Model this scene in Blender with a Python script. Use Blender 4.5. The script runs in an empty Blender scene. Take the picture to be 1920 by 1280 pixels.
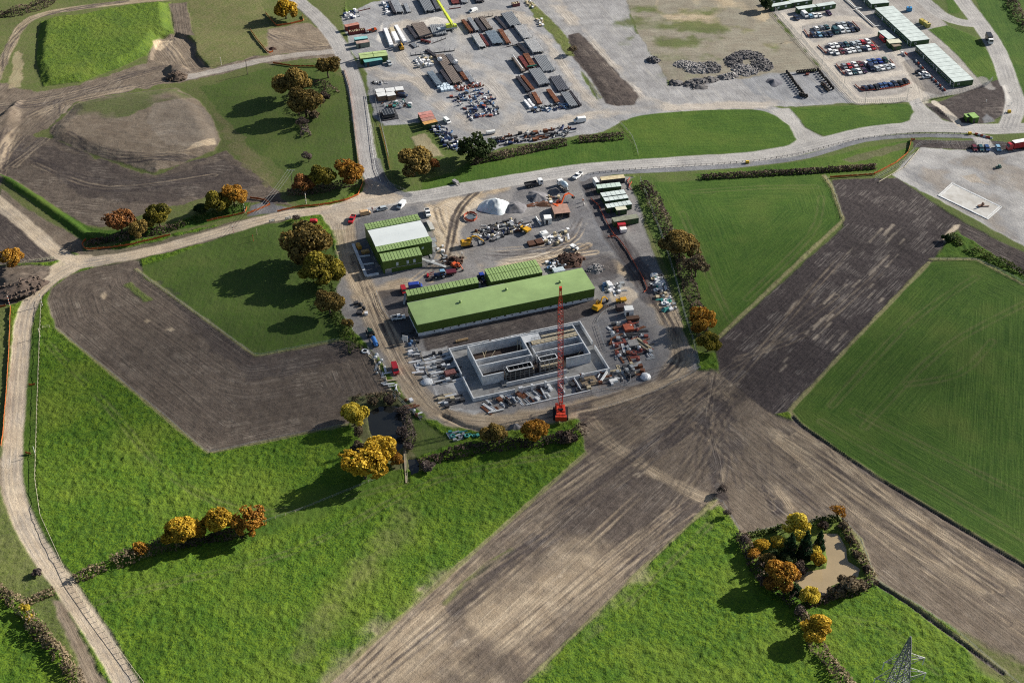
import bpy, math, random
import numpy as np
from mathutils import Vector, Matrix
random.seed(7)
RNG = np.random.default_rng(7)
sc = bpy.context.scene
COL = sc.collection
rad = math.radians
# ------------------------------------------------------------------ camera
F, PITCH, CAMH = 2660.0, rad(38), 315.0
cP, sP = math.cos(PITCH), math.sin(PITCH)
cam = bpy.data.cameras.new('camera')
cam.sensor_width = 36.0
cam.lens = F / 1920 * 36
cam.clip_start, cam.clip_end = 1.0, 20000
camo = bpy.data.objects.new('camera', cam)
COL.objects.link(camo)
camo.location = (0, 0, CAMH)
camo.rotation_euler = (rad(90) - PITCH, 0, 0)
sc.camera = camo


def P(px, py, z=0.0):
    """survey point (read off the photograph) -> metres in the world at height z"""
    x, y = (px - 960) / F, (640 - py) / F
    d = (x, cP + y * sP, -sP + y * cP)
    t = (z - CAMH) / d[2]
    return Vector((d[0] * t, d[1] * t, z))


def SC(py):
    """photo pixels per metre across the ground at photo row py"""
    return (F * sP + (py - 640) * cP) / CAMH


# ------------------------------------------------------------------ materials
MATS = {}


def nd(nt, t, **k):
    n = nt.nodes.new(t)
    for a, v in k.items():
        if a in n.inputs.keys():
            n.inputs[a].default_value = v
        else:
            setattr(n, a, v)
    return n


def mat(name, col, rough=0.75, var=0.12, scale=0.6, metal=0.0, spec=0.3, ribs=None, bump=0.0, col2=None):
    """procedural paint/stone/metal: noise weathering, optional ribbed sheet relief"""
    if name in MATS:
        return MATS[name]
    m = bpy.data.materials.new(name)
    m.use_nodes = True
    nt = m.node_tree
    b = nt.nodes['Principled BSDF']
    b.inputs['Roughness'].default_value = rough
    b.inputs['Metallic'].default_value = metal
    b.inputs['Specular IOR Level'].default_value = spec
    tc = nd(nt, 'ShaderNodeTexCoord')
    oi = nd(nt, 'ShaderNodeObjectInfo')
    add = nd(nt, 'ShaderNodeVectorMath', operation='ADD')
    sca = nd(nt, 'ShaderNodeVectorMath', operation='SCALE')
    sca.inputs['Scale'].default_value = 37.0
    cmb = nd(nt, 'ShaderNodeCombineXYZ')
    for k in 'XYZ':
        nt.links.new(oi.outputs['Random'], cmb.inputs[k])
    nt.links.new(cmb.outputs[0], sca.inputs[0])
    nt.links.new(tc.outputs['Object'], add.inputs[0])
    nt.links.new(sca.outputs[0], add.inputs[1])
    nz = nd(nt, 'ShaderNodeTexNoise', Scale=scale, Detail=5.0, Roughness=0.65)
    nt.links.new(add.outputs[0], nz.inputs['Vector'])
    rp = nd(nt, 'ShaderNodeValToRGB')
    c = Vector(col[:3])
    lo = tuple(max(0, v * (1 - 2.2 * var)) for v in c) if col2 is None else col2
    hi = tuple(min(0.95, v * (1 + 1.4 * var)) for v in c)
    rp.color_ramp.elements[0].position, rp.color_ramp.elements[1].position = 0.3, 0.7
    rp.color_ramp.elements[0].color = (*lo, 1)
    rp.color_ramp.elements[1].color = (*hi, 1)
    nt.links.new(nz.outputs['Fac'], rp.inputs[0])
    nt.links.new(rp.outputs[0], b.inputs['Base Color'])
    h = None
    if ribs:
        wv = nd(nt, 'ShaderNodeTexWave', Scale=ribs[1], wave_type='BANDS', bands_direction=ribs[0])
        nt.links.new(tc.outputs['Object'], wv.inputs['Vector'])
        h = wv.outputs['Fac']
        bp = nd(nt, 'ShaderNodeBump', Strength=0.6, Distance=0.05)
        nt.links.new(h, bp.inputs['Height'])
        nt.links.new(bp.outputs[0], b.inputs['Normal'])
    elif bump:
        n2 = nd(nt, 'ShaderNodeTexNoise', Scale=scale * 6, Detail=4.0)
        nt.links.new(tc.outputs['Object'], n2.inputs['Vector'])
        bp = nd(nt, 'ShaderNodeBump', Strength=0.7, Distance=bump)
        nt.links.new(n2.outputs['Fac'], bp.inputs['Height'])
        nt.links.new(bp.outputs[0], b.inputs['Normal'])
    MATS[name] = m
    return m


def leafmat(name, cols, trans=0.25):
    """foliage: leaf tint per clump from three colours"""
    if name in MATS:
        return MATS[name]
    m = bpy.data.materials.new(name)
    m.use_nodes = True
    nt = m.node_tree
    b = nt.nodes['Principled BSDF']
    b.inputs['Roughness'].default_value = 0.75
    b.inputs['Specular IOR Level'].default_value = 0.15
    at = nd(nt, 'ShaderNodeAttribute', attribute_name='tint')
    rp = nd(nt, 'ShaderNodeValToRGB')
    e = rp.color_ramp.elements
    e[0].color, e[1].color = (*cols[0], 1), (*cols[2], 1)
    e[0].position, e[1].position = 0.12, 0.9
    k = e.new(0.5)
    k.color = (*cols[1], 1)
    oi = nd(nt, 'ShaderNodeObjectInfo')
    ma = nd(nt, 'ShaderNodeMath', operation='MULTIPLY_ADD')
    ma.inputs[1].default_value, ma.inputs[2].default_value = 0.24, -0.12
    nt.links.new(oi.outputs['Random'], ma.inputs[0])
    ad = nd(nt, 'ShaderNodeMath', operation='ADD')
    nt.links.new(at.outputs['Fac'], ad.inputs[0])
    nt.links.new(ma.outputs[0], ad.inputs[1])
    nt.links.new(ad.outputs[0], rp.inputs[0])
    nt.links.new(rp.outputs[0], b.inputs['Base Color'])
    tr = nd(nt, 'ShaderNodeBsdfTranslucent')
    nt.links.new(rp.outputs[0], tr.inputs[0])
    mx = nd(nt, 'ShaderNodeMixShader')
    mx.inputs[0].default_value = trans
    nt.links.new(b.outputs[0], mx.inputs[1])
    nt.links.new(tr.outputs[0], mx.inputs[2])
    nt.links.new(mx.outputs[0], nt.nodes['Material Output'].inputs[0])
    MATS[name] = m
    return m


# ------------------------------------------------------------------ mesh building
class MB:
    def __init__(s):
        s.v, s.f, s.m = [], [], []

    def add(s, vs, fs, mi=0):
        o = len(s.v)
        s.v += [tuple(v) for v in vs]
        s.f += [tuple(i + o for i in f) for f in fs]
        s.m += [mi] * len(fs)
        return s

    def box(s, c, d, mi=0, rz=0.0, top=None, M=None):
        """box centred on c (x,y) standing on c.z; top=(sx,sy,dx) tapers and shifts the top face"""
        x, y, z = d[0] / 2, d[1] / 2, d[2]
        tx, ty, sh = top if top else (1, 1, 0)
        p = [(-x, -y, 0), (x, -y, 0), (x, y, 0), (-x, y, 0), (-x * tx + sh, -y * ty, z), (x * tx + sh, -y * ty, z), (x * tx + sh, y * ty, z), (-x * tx + sh, y * ty, z)]
        R = Matrix.Rotation(rz, 4, 'Z') if M is None else M
        p = [R @ Vector(q) + Vector(c) for q in p]
        return s.add(p, [(3, 2, 1, 0), (4, 5, 6, 7), (0, 1, 5, 4), (1, 2, 6, 5), (2, 3, 7, 6), (3, 0, 4, 7)], mi)

    def beam(s, p, q, w=0.1, h=None, mi=0):
        p, q = Vector(p), Vector(q)
        h = w if h is None else h
        d = (q - p)
        if d.length < 1e-6:
            return s
        d.normalize()
        a = d.cross(Vector((0, 0, 1)))
        if a.length < 1e-3:
            a = Vector((1, 0, 0))
        a.normalize()
        b = a.cross(d)
        a, b = a * w / 2, b * h / 2
        r = [-a - b, a - b, a + b, -a + b]
        return s.add([p + k for k in r] + [q + k for k in r], [(3, 2, 1, 0), (4, 5, 6, 7), (0, 1, 5, 4), (1, 2, 6, 5), (2, 3, 7, 6), (3, 0, 4, 7)], mi)

    def cyl(s, p, q, r, n=8, mi=0, r2=None, cap=True):
        p, q = Vector(p), Vector(q)
        r2 = r if r2 is None else r2
        d = (q - p).normalized()
        a = d.cross(Vector((0, 0, 1)))
        if a.length < 1e-3:
            a = Vector((1, 0, 0))
        a.normalize()
        b = d.cross(a)
        vs = []
        for k in range(n):
            t = 2 * math.pi * k / n
            u = a * math.cos(t) + b * math.sin(t)
            vs += [p + u * r, q + u * r2]
        fs = [(2 * k, 2 * ((k + 1) % n), 2 * ((k + 1) % n) + 1, 2 * k + 1) for k in range(n)]
        if cap:
            fs += [tuple(2 * k for k in range(n))[::-1], tuple(2 * k + 1 for k in range(n))]
        return s.add(vs, fs, mi)

    def ring(s, c, R, r, axis='Z', n=14, m=6, mi=0, rz=0.0):
        vs, fs = [], []
        Rm = Matrix.Rotation(rz, 3, 'Z')
        for i in range(n):
            a = 2 * math.pi * i / n
            for j in range(m):
                b = 2 * math.pi * j / m
                w = R + r * math.cos(b)
                x, y, z = w * math.cos(a), w * math.sin(a), r * math.sin(b)
                q = Vector((x, y, z)) if axis == 'Z' else Vector((x, z, y))
                vs.append(Rm @ q + Vector(c))
                fs.append((i * m + j, ((i + 1) % n) * m + j, ((i + 1) % n) * m + (j + 1) % m, i * m + (j + 1) % m))
        return s.add(vs, fs, mi)

    def dome(s, c, r, h, n=12, m=4, mi=0):
        vs, fs = [], []
        for j in range(m):
            t = math.pi / 2 * j / m
            for i in range(n):
                a = 2 * math.pi * i / n
                vs.append(Vector(c) + Vector((r * math.cos(t) * math.cos(a), r * math.cos(t) * math.sin(a), h * math.sin(t))))
        vs.append(Vector(c) + Vector((0, 0, h)))
        for j in range(m - 1):
            for i in range(n):
                fs.append((j * n + i, j * n + (i + 1) % n, (j + 1) * n + (i + 1) % n, (j + 1) * n + i))
        for i in range(n):
            fs.append(((m - 1) * n + i, (m - 1) * n + (i + 1) % n, m * n))
        return s.add(vs, fs, mi)

    def prism(s, poly, z0, z1, mi=0):
        """vertical prism over a ccw list of (x, y)"""
        n = len(poly)
        vs = [(x, y, z0) for x, y in poly] + [(x, y, z1) for x, y in poly]
        fs = [tuple(range(n))[::-1], tuple(range(n, 2 * n))] + [(i, (i + 1) % n, n + (i + 1) % n, n + i) for i in range(n)]
        return s.add(vs, fs, mi)

    def extr(s, prof, y0, y1, mi=0, axis='Y'):
        """profile of (x, z) pushed along y"""
        n = len(prof)
        vs = [(x, y0, z) for x, z in prof] + [(x, y1, z) for x, z in prof]
        fs = [tuple(range(n)), tuple(range(n, 2 * n))[::-1]] + [((i + 1) % n, i, n + i, n + (i + 1) % n) for i in range(n)]
        return s.add(vs, fs, mi)

    def mesh(s, name, mats, smooth=False):
        me = bpy.data.meshes.new(name)
        me.from_pydata(s.v, [], s.f)
        for m in mats:
            me.materials.append(m)
        me.polygons.foreach_set('material_index', s.m)
        if smooth:
            me.polygons.foreach_set('use_smooth', [True] * len(s.f))
        me.update()
        return me


def tag(o, label=None, cat=None, group=None, kind=None):
    if label:
        o['label'] = label
    if cat:
        o['category'] = cat
    if group:
        o['group'] = group
    if kind:
        o['kind'] = kind
    return o


def put(name, mb, mats, parent=None, loc=None, rz=0.0, smooth=False):
    if not isinstance(mats, (list, tuple)):
        mats = [mats]
    me = mb.mesh(name, mats, smooth) if isinstance(mb, MB) else mb
    o = bpy.data.objects.new(name, me)
    COL.objects.link(o)
    if parent:
        o.parent = parent
    if loc is not None:
        o.location = loc
    if rz:
        o.rotation_euler = (0, 0, rz)
    return o


def thing(name, label, cat, loc=(0, 0, 0), rz=0.0, group=None):
    o = bpy.data.objects.new(name, None)
    o.empty_display_size = 0.5
    COL.objects.link(o)
    o.location = loc
    o.rotation_euler = (0, 0, rz)
    return tag(o, label, cat, group)


def dup(root, loc, rz=0.0, label=None, group=None, scale=None):
    def cp(o, par):
        c = o.copy()
        COL.objects.link(c)
        c.parent = par
        for ch in o.children:
            cp(ch, c)
        return c
    r = cp(root, None)
    r.location = loc
    r.rotation_euler = (0, 0, rz)
    if scale:
        r.scale = scale
    tag(r, label, None, group)
    return r


def slot(o, i, m):
    o.material_slots[i].link = 'OBJECT'
    o.material_slots[i].material = m


def world_line(pts, z=0.0):
    return [P(x, y, z) for x, y in pts]


def resample(pts, step):
    """points every `step` metres along a polyline of Vectors"""
    out = []
    acc = 0.0
    for a, b in zip(pts[:-1], pts[1:]):
        L = (b - a).length
        d = -acc
        while d + step <= L:
            d += step
            out.append(a + (b - a) * (d / L))
        acc = L - d
    return [pts[0]] + out


def curve(pts, n=4):
    """smooth a pixel polyline (Catmull-Rom)"""
    q = [pts[0]] + list(pts) + [pts[-1]]
    out = []
    for i in range(1, len(q) - 2):
        p0, p1, p2, p3 = (np.array(q[j], float) for j in (i - 1, i, i + 1, i + 2))
        for k in range(n):
            t = k / n
            out.append(tuple(0.5 * (2 * p1 + (p2 - p0) * t + (2 * p0 - 5 * p1 + 4 * p2 - p3) * t * t + (3 * p1 - p0 - 3 * p2 + p3) * t ** 3)))
    return out + [tuple(pts[-1])]
# ------------------------------------------------------------------ terrain
GS = 0.5
X0, X1, Y0, Y1 = -320.0, 320.0, 222.0, 760.0
NX, NY = int((X1 - X0) / GS) + 1, int((Y1 - Y0) / GS) + 1
gx, gy = np.meshgrid(np.linspace(X0, X1, NX, dtype=np.float32), np.linspace(Y0, Y1, NY, dtype=np.float32))


def vnoise(x, y, s, seed):
    """smooth value noise, 0..1, feature size s metres"""
    t = np.random.default_rng(seed).random((256, 256), dtype=np.float32)
    u, v = x / s + 1000, y / s + 1000
    i, j = np.floor(u).astype(np.int32), np.floor(v).astype(np.int32)
    a, b = u - i, v - j
    a, b = a * a * (3 - 2 * a), b * b * (3 - 2 * b)
    i0, i1, j0, j1 = i & 255, (i + 1) & 255, j & 255, (j + 1) & 255
    return (t[j0, i0] * (1 - a) + t[j0, i1] * a) * (1 - b) + (t[j1, i0] * (1 - a) + t[j1, i1] * a) * b


def fbm(x, y, s, seed, o=3):
    r, w, tot = 0, 1.0, 0
    for k in range(o):
        r = r + w * vnoise(x, y, s / 2 ** k, seed + k)
        tot += w
        w *= 0.55
    return r / tot


EDGE = (fbm(gx, gy, 5.0, 11) - 0.5) * 2          # ragged borders
PATCH = fbm(gx, gy, 16.0, 31, 4)
ALPHA = np.zeros_like(gx)
# cover weights: 0 pasture 1 sown 2 rough 3 soil 4 dark soil 5 track 6 gravel 7 concrete
W = np.zeros((8,) + gx.shape, np.float32)
W[0] = 1
TUFT = np.full_like(gx, 1.0)
UU, VV, ST = gx.copy(), gy.copy(), np.zeros_like(gx)
Z = np.zeros_like(gx)
OID = np.zeros(gx.shape, np.int16)
ONAMES = ['pasture']
OLAB = ['rough tussocky pasture around the works']


def seg_sd(poly, X, Y, closed=True):
    """signed distance (negative inside) to a polygon, plus arc length of the nearest edge point"""
    n = len(poly)
    best = np.full(X.shape, 1e9, np.float32)
    arc = np.zeros(X.shape, np.float32)
    side = np.zeros(X.shape, np.float32)
    ins = np.zeros(X.shape, bool)
    s0 = 0.0
    for i in range(n if closed else n - 1):
        ax, ay = poly[i][0], poly[i][1]
        bx, by = poly[(i + 1) % n][0], poly[(i + 1) % n][1]
        ex, ey = bx - ax, by - ay
        L2 = ex * ex + ey * ey
        if L2 < 1e-9:
            continue
        t = np.clip(((X - ax) * ex + (Y - ay) * ey) / L2, 0, 1)
        dx, dy = X - ax - t * ex, Y - ay - t * ey
        d = dx * dx + dy * dy
        L = math.sqrt(L2)
        m = d < best
        best = np.where(m, d, best)
        arc = np.where(m, s0 + t * L, arc)
        side = np.where(m, np.sign(ex * dy - ey * dx), side)
        s0 += L
        if closed and ay != by:
            c = ((ay > Y) != (by > Y)) & (X < (bx - ax) * (Y - ay) / (by - ay) + ax)
            ins ^= c
    d = np.sqrt(best)
    return (np.where(ins, -d, d) if closed else d), arc, side


def box_idx(pts, m):
    xs, ys = [p[0] for p in pts], [p[1] for p in pts]
    i0, i1 = max(0, int((min(xs) - m - X0) / GS)), min(NX, int((max(xs) + m - X0) / GS) + 2)
    j0, j1 = max(0, int((min(ys) - m - Y0) / GS)), min(NY, int((max(ys) + m - Y0) / GS) + 2)
    return slice(j0, max(j0, j1)), slice(i0, max(i0, i1))


def lay(w, poly=None, line=None, width=6.0, name=None, label=None, tuft=0.0, st=0.0, flow=None, feather=0.5, rag=0.8, amt=1.0, patch=None, twin=0.0, smooth=False, bare=False):
    """lay one kind of ground over the sheet: an outline or a line of given width, with a ragged edge"""
    src = poly if poly is not None else line
    if smooth:
        src = curve(src)
    pts = [P(a, b) for a, b in src]
    mg = (width if line is not None else 0) + 6
    js, is_ = box_idx(pts, mg)
    X, Y = gx[js, is_], gy[js, is_]
    if X.size == 0:
        return
    sd, arc, side = seg_sd(pts, X, Y, poly is not None)
    u, v = sd.copy(), arc
    if line is not None:
        u = sd * side
        sd = (np.abs(sd - twin / 2) if twin else sd) - width / 2
    d = sd + EDGE[js, is_] * rag
    m = np.clip(0.5 - d / (2 * feather), 0, 1)
    m = m * m * (3 - 2 * m) * amt
    if patch is not None:
        q = np.clip((PATCH[js, is_] - patch[0]) / max(1e-3, patch[1] - patch[0]), 0, 1)
        m = m * q
    if bare:
        m = m * np.clip(1.15 - 1.3 * (W[0] + W[1] + W[2])[js, is_], 0, 1)
    tot = sum(w.values())
    for k in range(8):
        W[k][js, is_] = W[k][js, is_] * (1 - m) + m * (w.get(k, 0) / tot)
    TUFT[js, is_] = TUFT[js, is_] * (1 - m) + m * tuft
    inn = m > 0.45
    if st is not None:
        ST[js, is_] = np.where(inn, st, ST[js, is_])
        if flow == 'edge' or line is not None:
            UU[js, is_] = np.where(inn, u, UU[js, is_])
            VV[js, is_] = np.where(inn, v, VV[js, is_])
        elif flow is not None:
            a, b = P(*flow[0]), P(*flow[1])
            e = (b - a).normalized()
            UU[js, is_] = np.where(inn, (X - a.x) * -e.y + (Y - a.y) * e.x, UU[js, is_])
            VV[js, is_] = np.where(inn, (X - a.x) * e.x + (Y - a.y) * e.y, VV[js, is_])
    if name:
        ONAMES.append(name)
        OLAB.append(label or name)
        OID[js, is_] = np.where(m > 0.5, len(ONAMES) - 1, OID[js, is_])


def raise_(poly, h, slope, rough=0.0, tilt=0.0):
    """lift (or sink) the ground inside an outline with banked sides"""
    pts = [P(a, b) for a, b in poly]
    js, is_ = box_idx(pts, 4)
    sd, _, _ = seg_sd(pts, gx[js, is_], gy[js, is_])
    k = np.clip((-sd + EDGE[js, is_] * rough) / slope, 0, 1)
    k = k * k * (3 - 2 * k)
    if tilt:
        yy = gy[js, is_]
        k = k * (1 - tilt * np.clip((max(p.y for p in pts) - yy) / (max(p.y for p in pts) - min(p.y for p in pts)), 0, 1))
    Z[js, is_] += h * k


def ridge(line, width, h):
    pts = [P(a, b) for a, b in line]
    js, is_ = box_idx(pts, width + 3)
    sd, _, _ = seg_sd(pts, gx[js, is_], gy[js, is_], False)
    k = np.clip(1 - sd / (width / 2), 0, 1)
    Z[js, is_] += h * k * k * (3 - 2 * k)


# ---- the south and west: pasture, the earth-moving ground
GRN = {0: 1}


def ruts(lines, n, w, width=.55, twin=2.1, amt=.8, jit=9, seed=3, hub=False):
    """pairs of wheel marks wandering about each given course"""
    r = random.Random(seed)
    for ln in lines:
        for _ in range(n):
            ox, oy = (r.gauss(0, 2.2 * jit), r.gauss(0, 1.5 * jit)) if hub else (0, 0)
            q = [(x + ox + r.gauss(0, jit), y + oy + r.gauss(0, jit * .7)) for x, y in ln]
            lay(r.choice(w), line=q, width=width * r.uniform(.7, 1.5), twin=twin, amt=amt, rag=.35, feather=.3, st=None, smooth=True, bare=True, patch=(.22, .5))


lay({1: .65, 2: .35}, [(640, -60), (1990, -60), (1990, 560), (1700, 500), (1340, 660), (1190, 330), (760, 380), (690, 340)], tuft=.2, st=None)
lay({2: .55, 1: .45}, [(-40, -40), (640, -40), (660, 140), (690, 345), (560, 395), (160, 470), (100, 480), (-60, 480)], tuft=.4, name='rough_ground', label='worn grass and bare earth of the earth-moving area', rag=2)
lay({3: .8, 5: .2}, [(-40, 150), (15, 160), (70, 172), (150, 160), (260, 122), (300, 115), (340, 115), (400, 128), (480, 105), (560, 98), (640, 90), (650, 110), (560, 112), (480, 122), (400, 142), (300, 160), (200, 178), (140, 195), (110, 225), (60, 260), (20, 330), (-60, 420)], name='bare_earth', label='brown churned earth with wheel ruts beside the green mound', st=.5, flow=((0, 300), (120, 190)), rag=2.5)
lay({3: .7, 5: .3}, [(470, 60), (520, 52), (575, 42), (610, 60), (628, 95), (560, 100), (500, 103)], name='bare_earth', label='scraped earth corner by the fenced yellow tree', st=.4, flow=((480, 80), (600, 70)), rag=1.5)
lay({5: .5, 3: .3, 2: .2}, line=[(-20, 170), (0, 130), (18, 90), (45, 45), (90, 25), (200, 9), (330, -4), (430, -12)], width=5, name='dirt_track', label='rutted earth track curving round the green mound', st=.8, smooth=True)
lay({2: .5, 5: .5}, [(25, 100), (38, 90), (42, 130), (40, 165), (20, 165)], amt=.8, rag=2, st=None)
lay({0: .85, 2: .15}, [(78, 42), (100, 34), (150, 30), (240, 12), (318, 5), (322, 45), (326, 62), (300, 70), (287, 88), (274, 105), (220, 130), (150, 155), (82, 163), (69, 125), (73, 60)], name='grass_mound', label='bright green grassed mound with a steep dark bank', tuft=.7, rag=1)
lay({2: .8, 1: .2}, [(358, -10), (480, -10), (505, 40), (497, 100), (440, 113), (395, 130), (370, 98), (362, 65), (352, 20)], tuft=.3, st=.5, flow=((360, 60), (470, 0)), name='dry_grass', label='olive dry grass with curved tyre marks', rag=2)
lay({3: .85, 5: .15}, [(318, 8), (350, 5), (358, 50), (366, 68), (328, 64)], st=.9, flow=((335, 8), (345, 64)), name='bare_earth', label='strip of brown earth beside the mound')
lay({3: .75, 5: .25}, [(288, 82), (300, 70), (330, 62), (352, 67), (366, 80), (368, 100), (398, 132), (340, 128), (275, 120), (280, 100)], st=.9, flow=((320, 70), (365, 130)), name='earth_pit', label='scalloped pit cut into the mound')
lay({5: 1}, [(286, 80), (300, 72), (322, 72), (300, 90), (290, 88)], rag=.5, amt=.9, st=None)
lay({3: .9, 5: .1}, [(-30, 262), (60, 252), (120, 268), (180, 296), (290, 330), (360, 302), (425, 282), (500, 340), (545, 385), (460, 380), (430, 350), (380, 372), (300, 392), (200, 425), (160, 425), (90, 380), (30, 342), (0, 335)], st=.5, flow=((100, 300), (400, 330)), name='soil_field', label='dark brown stripped soil below the levelled hill', rag=2)
lay({4: .4, 3: .6}, [(60, 265), (180, 300), (290, 335), (420, 300), (500, 345), (430, 360), (300, 380), (160, 370), (80, 320)], amt=.7, rag=3, st=None)
lay({3: .72, 5: .28}, [(122, 218), (140, 196), (200, 182), (330, 166), (375, 190), (400, 228), (413, 262), (402, 284), (362, 300), (290, 325), (180, 292), (100, 262), (95, 240)], st=.45, flow=((120, 270), (360, 300)), name='earth_plateau', label='levelled brown earth plateau with a dark bank', rag=1.2)
lay({1: .6, 2: .4}, [(128, 220), (140, 198), (200, 183), (330, 168), (360, 185), (300, 200), (240, 225), (180, 235)], amt=.8, patch=(.42, .62), tuft=.5, rag=2, st=None)
lay({6: .12, 3: .55, 5: .35}, [(290, 200), (345, 192), (380, 205), (400, 235), (408, 262), (390, 280), (350, 285), (300, 270), (280, 235)], amt=.8, rag=2.5, st=None)
lay({5: 1}, [(352, 288), (362, 276), (385, 268), (402, 262), (404, 272), (380, 282)], amt=.9, rag=1, st=None)
lay({1: .75, 2: .25}, [(378, 165), (430, 150), (522, 122), (600, 120), (645, 145), (660, 200), (676, 300), (684, 345), (640, 372), (560, 388), (545, 330), (505, 300), (440, 260), (415, 215)], tuft=.5, name='grass_field', label='dull green grass around the brown trees west of the haul road', rag=2)
lay({2: .9, 3: .1}, [(408, 215), (440, 240), (490, 300), (520, 340), (500, 350), (470, 320), (430, 280)], amt=.7, rag=4, tuft=.4, st=None)
lay({4: .6, 6: .4}, [(470, 385), (500, 375), (520, 385), (560, 392), (500, 402), (465, 405)], rag=1, st=None)
lay({1: .8, 0: .2}, [(-20, 318), (20, 335), (80, 372), (130, 405), (170, 425), (200, 432), (300, 425), (400, 395), (470, 378), (460, 400), (380, 422), (300, 440), (165, 462), (140, 440), (80, 395), (20, 350)], tuft=.8, name='grass_bank', label='green grass bank under the roadside trees', rag=1)
lay({3: .9, 4: .3}, [(-40, 380), (0, 395), (60, 440), (108, 490), (60, 492), (-40, 500)], st=.5, flow=((0, 400), (90, 480)), name='soil_field', label='dark furrowed corner beside the small orange tree', rag=1)
lay({3: .8, 5: .2}, [(0, 350), (40, 385), (100, 420), (160, 455), (155, 480), (110, 465), (60, 425), (0, 385)], amt=1, st=.3, flow=((0, 360), (150, 470)), rag=1, name='road_verge', label='bare verge north of the farm track')
lay({3: .9, 5: .15}, [(150, 470), (240, 465), (330, 445), (430, 418), (520, 398), (580, 395), (520, 420), (430, 445), (330, 470), (240, 492), (150, 500)], amt=.9, st=.3, flow=((150, 480), (520, 400)), rag=1.2, name='road_verge', label='bare verge along the farm track')
lay({3: .9, 5: .1}, [(-40, 500), (60, 497), (112, 500), (60, 555), (30, 570), (-40, 575)], st=.4, flow=((0, 540), (80, 500)), rag=1, name='bare_earth', label='heaped brown earth at the track junction')
ruts([[(-10, 330), (50, 245), (140, 190), (300, 150), (480, 112)], [(0, 200), (100, 180), (260, 140), (350, 122)], [(10, 320), (30, 240), (100, 200), (250, 170)], [(120, 200), (90, 250), (20, 310)], [(350, 130), (330, 95), (310, 75)], [(0, 130), (20, 85), (90, 25), (240, 6)], [(500, 60), (560, 80), (610, 90)], [(360, 20), (420, 40), (460, 90)], [(120, 260), (220, 300), (380, 300)], [(60, 300), (200, 350), (400, 330)]], 5, [{5: .6, 3: .4}, {4: .9}, {4: .6, 3: .4}], .6, 2.1, .7, 7, 11)
# ---- pasture south-west
lay({1: .95, 2: .2}, [(248, 505), (300, 490), (430, 440), (480, 420), (560, 415), (620, 440), (645, 540), (645, 600), (648, 636), (480, 668)], tuft=.8, name='grass_field', label='dark rough grass field west of the works', rag=.8)  # pasture in darker sown colours; cloud shade partly put into the colour
lay({3: .9, 5: .1}, [(88, 562), (96, 540), (130, 516), (180, 500), (262, 488), (270, 520), (480, 668), (648, 636), (700, 660), (735, 735), (735, 752), (650, 795), (390, 850), (104, 615)], st=.65, flow='edge', name='ploughed_field', label='brown ploughed field with furrows along its edges', rag=.5)
lay({4: 1}, [(300, 530), (480, 668), (648, 636), (700, 660), (560, 700), (470, 710), (380, 640)], amt=.5, rag=3, st=None)
lay({0: .7, 2: .3}, [(232, 535), (245, 530), (285, 562), (270, 565)], amt=.8, rag=1, tuft=.3, st=None)
for (a, b) in [((275, 602), (6, 4)), ((320, 618), (8, 4)), ((195, 555), (4, 6))]:
    lay({5: 1}, [(a[0] - b[0], a[1]), (a[0], a[1] - b[1]), (a[0] + b[0], a[1]), (a[0], a[1] + b[1])], amt=.6, rag=1, st=None)
# right of the track: strip to the fence, its shade painted as darker green
lay({1: .7, 0: .3}, [(58, 575), (78, 560), (72, 700), (66, 900), (76, 970), (130, 1090), (200, 1190), (275, 1285), (245, 1285), (170, 1165), (110, 1080), (60, 1000), (38, 950), (28, 880), (38, 700)], tuft=.7, name='grass_verge', label='green verge with painted shade between track and field fence', rag=.5)
lay({0: .5, 2: .35, 3: .2}, [(-60, 575), (20, 575), (18, 760), (5, 900), (20, 960), (60, 1030), (110, 1120), (200, 1285), (160, 1300), (60, 1140), (-60, 1080)], tuft=.7, name='rough_verge', label='rough grass strip on the outer side of the track', rag=1)
lay({3: .7, 5: .4}, [(95, 1120), (118, 1130), (165, 1215), (205, 1290), (150, 1290), (140, 1230)], st=.6, flow=((110, 1130), (190, 1285)), name='bare_earth', label='scraped earth beside the lower track', rag=1.2)
lay({3: .7, 5: .4}, [(0, 855), (14, 880), (20, 930), (40, 985), (30, 990), (8, 945), (-5, 900)], rag=1, st=None)
lay({2: .6, 3: .4}, [(150, 150), (150, 150), (151, 151)], st=None)
lay({1: .9, 0: .2}, line=[(470, 985), (560, 960), (640, 925), (720, 895)], width=11, amt=.75, rag=2, feather=2, tuft=.7, st=None)  # darker grass painted in for the shade along the fence line
# faint dry band across the lower pasture
lay({2: .8, 0: .3}, [(540, 1240), (600, 1130), (680, 1040), (760, 960), (780, 970), (720, 1050), (640, 1150), (580, 1250)], amt=.55, rag=5, feather=4, tuft=.8, st=None)
# ---- the north-east: yard, park, verges
lay({2: .4, 5: .25, 6: .35, 3: .2}, [(1150, -40), (1470, -40), (1450, 30), (1540, 130), (1450, 142), (1380, 158), (1260, 156), (1235, 130), (1195, 60)], st=.55, flow=((1250, 60), (1450, 50)), tuft=.25, name='rough_ground', label='pale worn ground with olive weeds beside the car park', rag=2)
lay({5: .8, 2: .2}, [(1210, -20), (1440, -20), (1440, 40), (1480, 80), (1400, 100), (1380, 60), (1250, 40)], amt=.75, patch=(.4, .6), rag=3, st=None)
lay({6: .85, 5: .15}, [(975, -40), (1160, -40), (1192, 60), (1240, 130), (1252, 160), (1460, 140), (1548, 132), (1612, 192), (1490, 200), (1445, 200), (1250, 208), (1140, 215), (1060, 85), (1000, 25)], name='gravel_yard', label='grey stone hardstanding east of the pipe yard', st=.35, flow=((1030, 0), (1200, 190)), rag=1.5)
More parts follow.
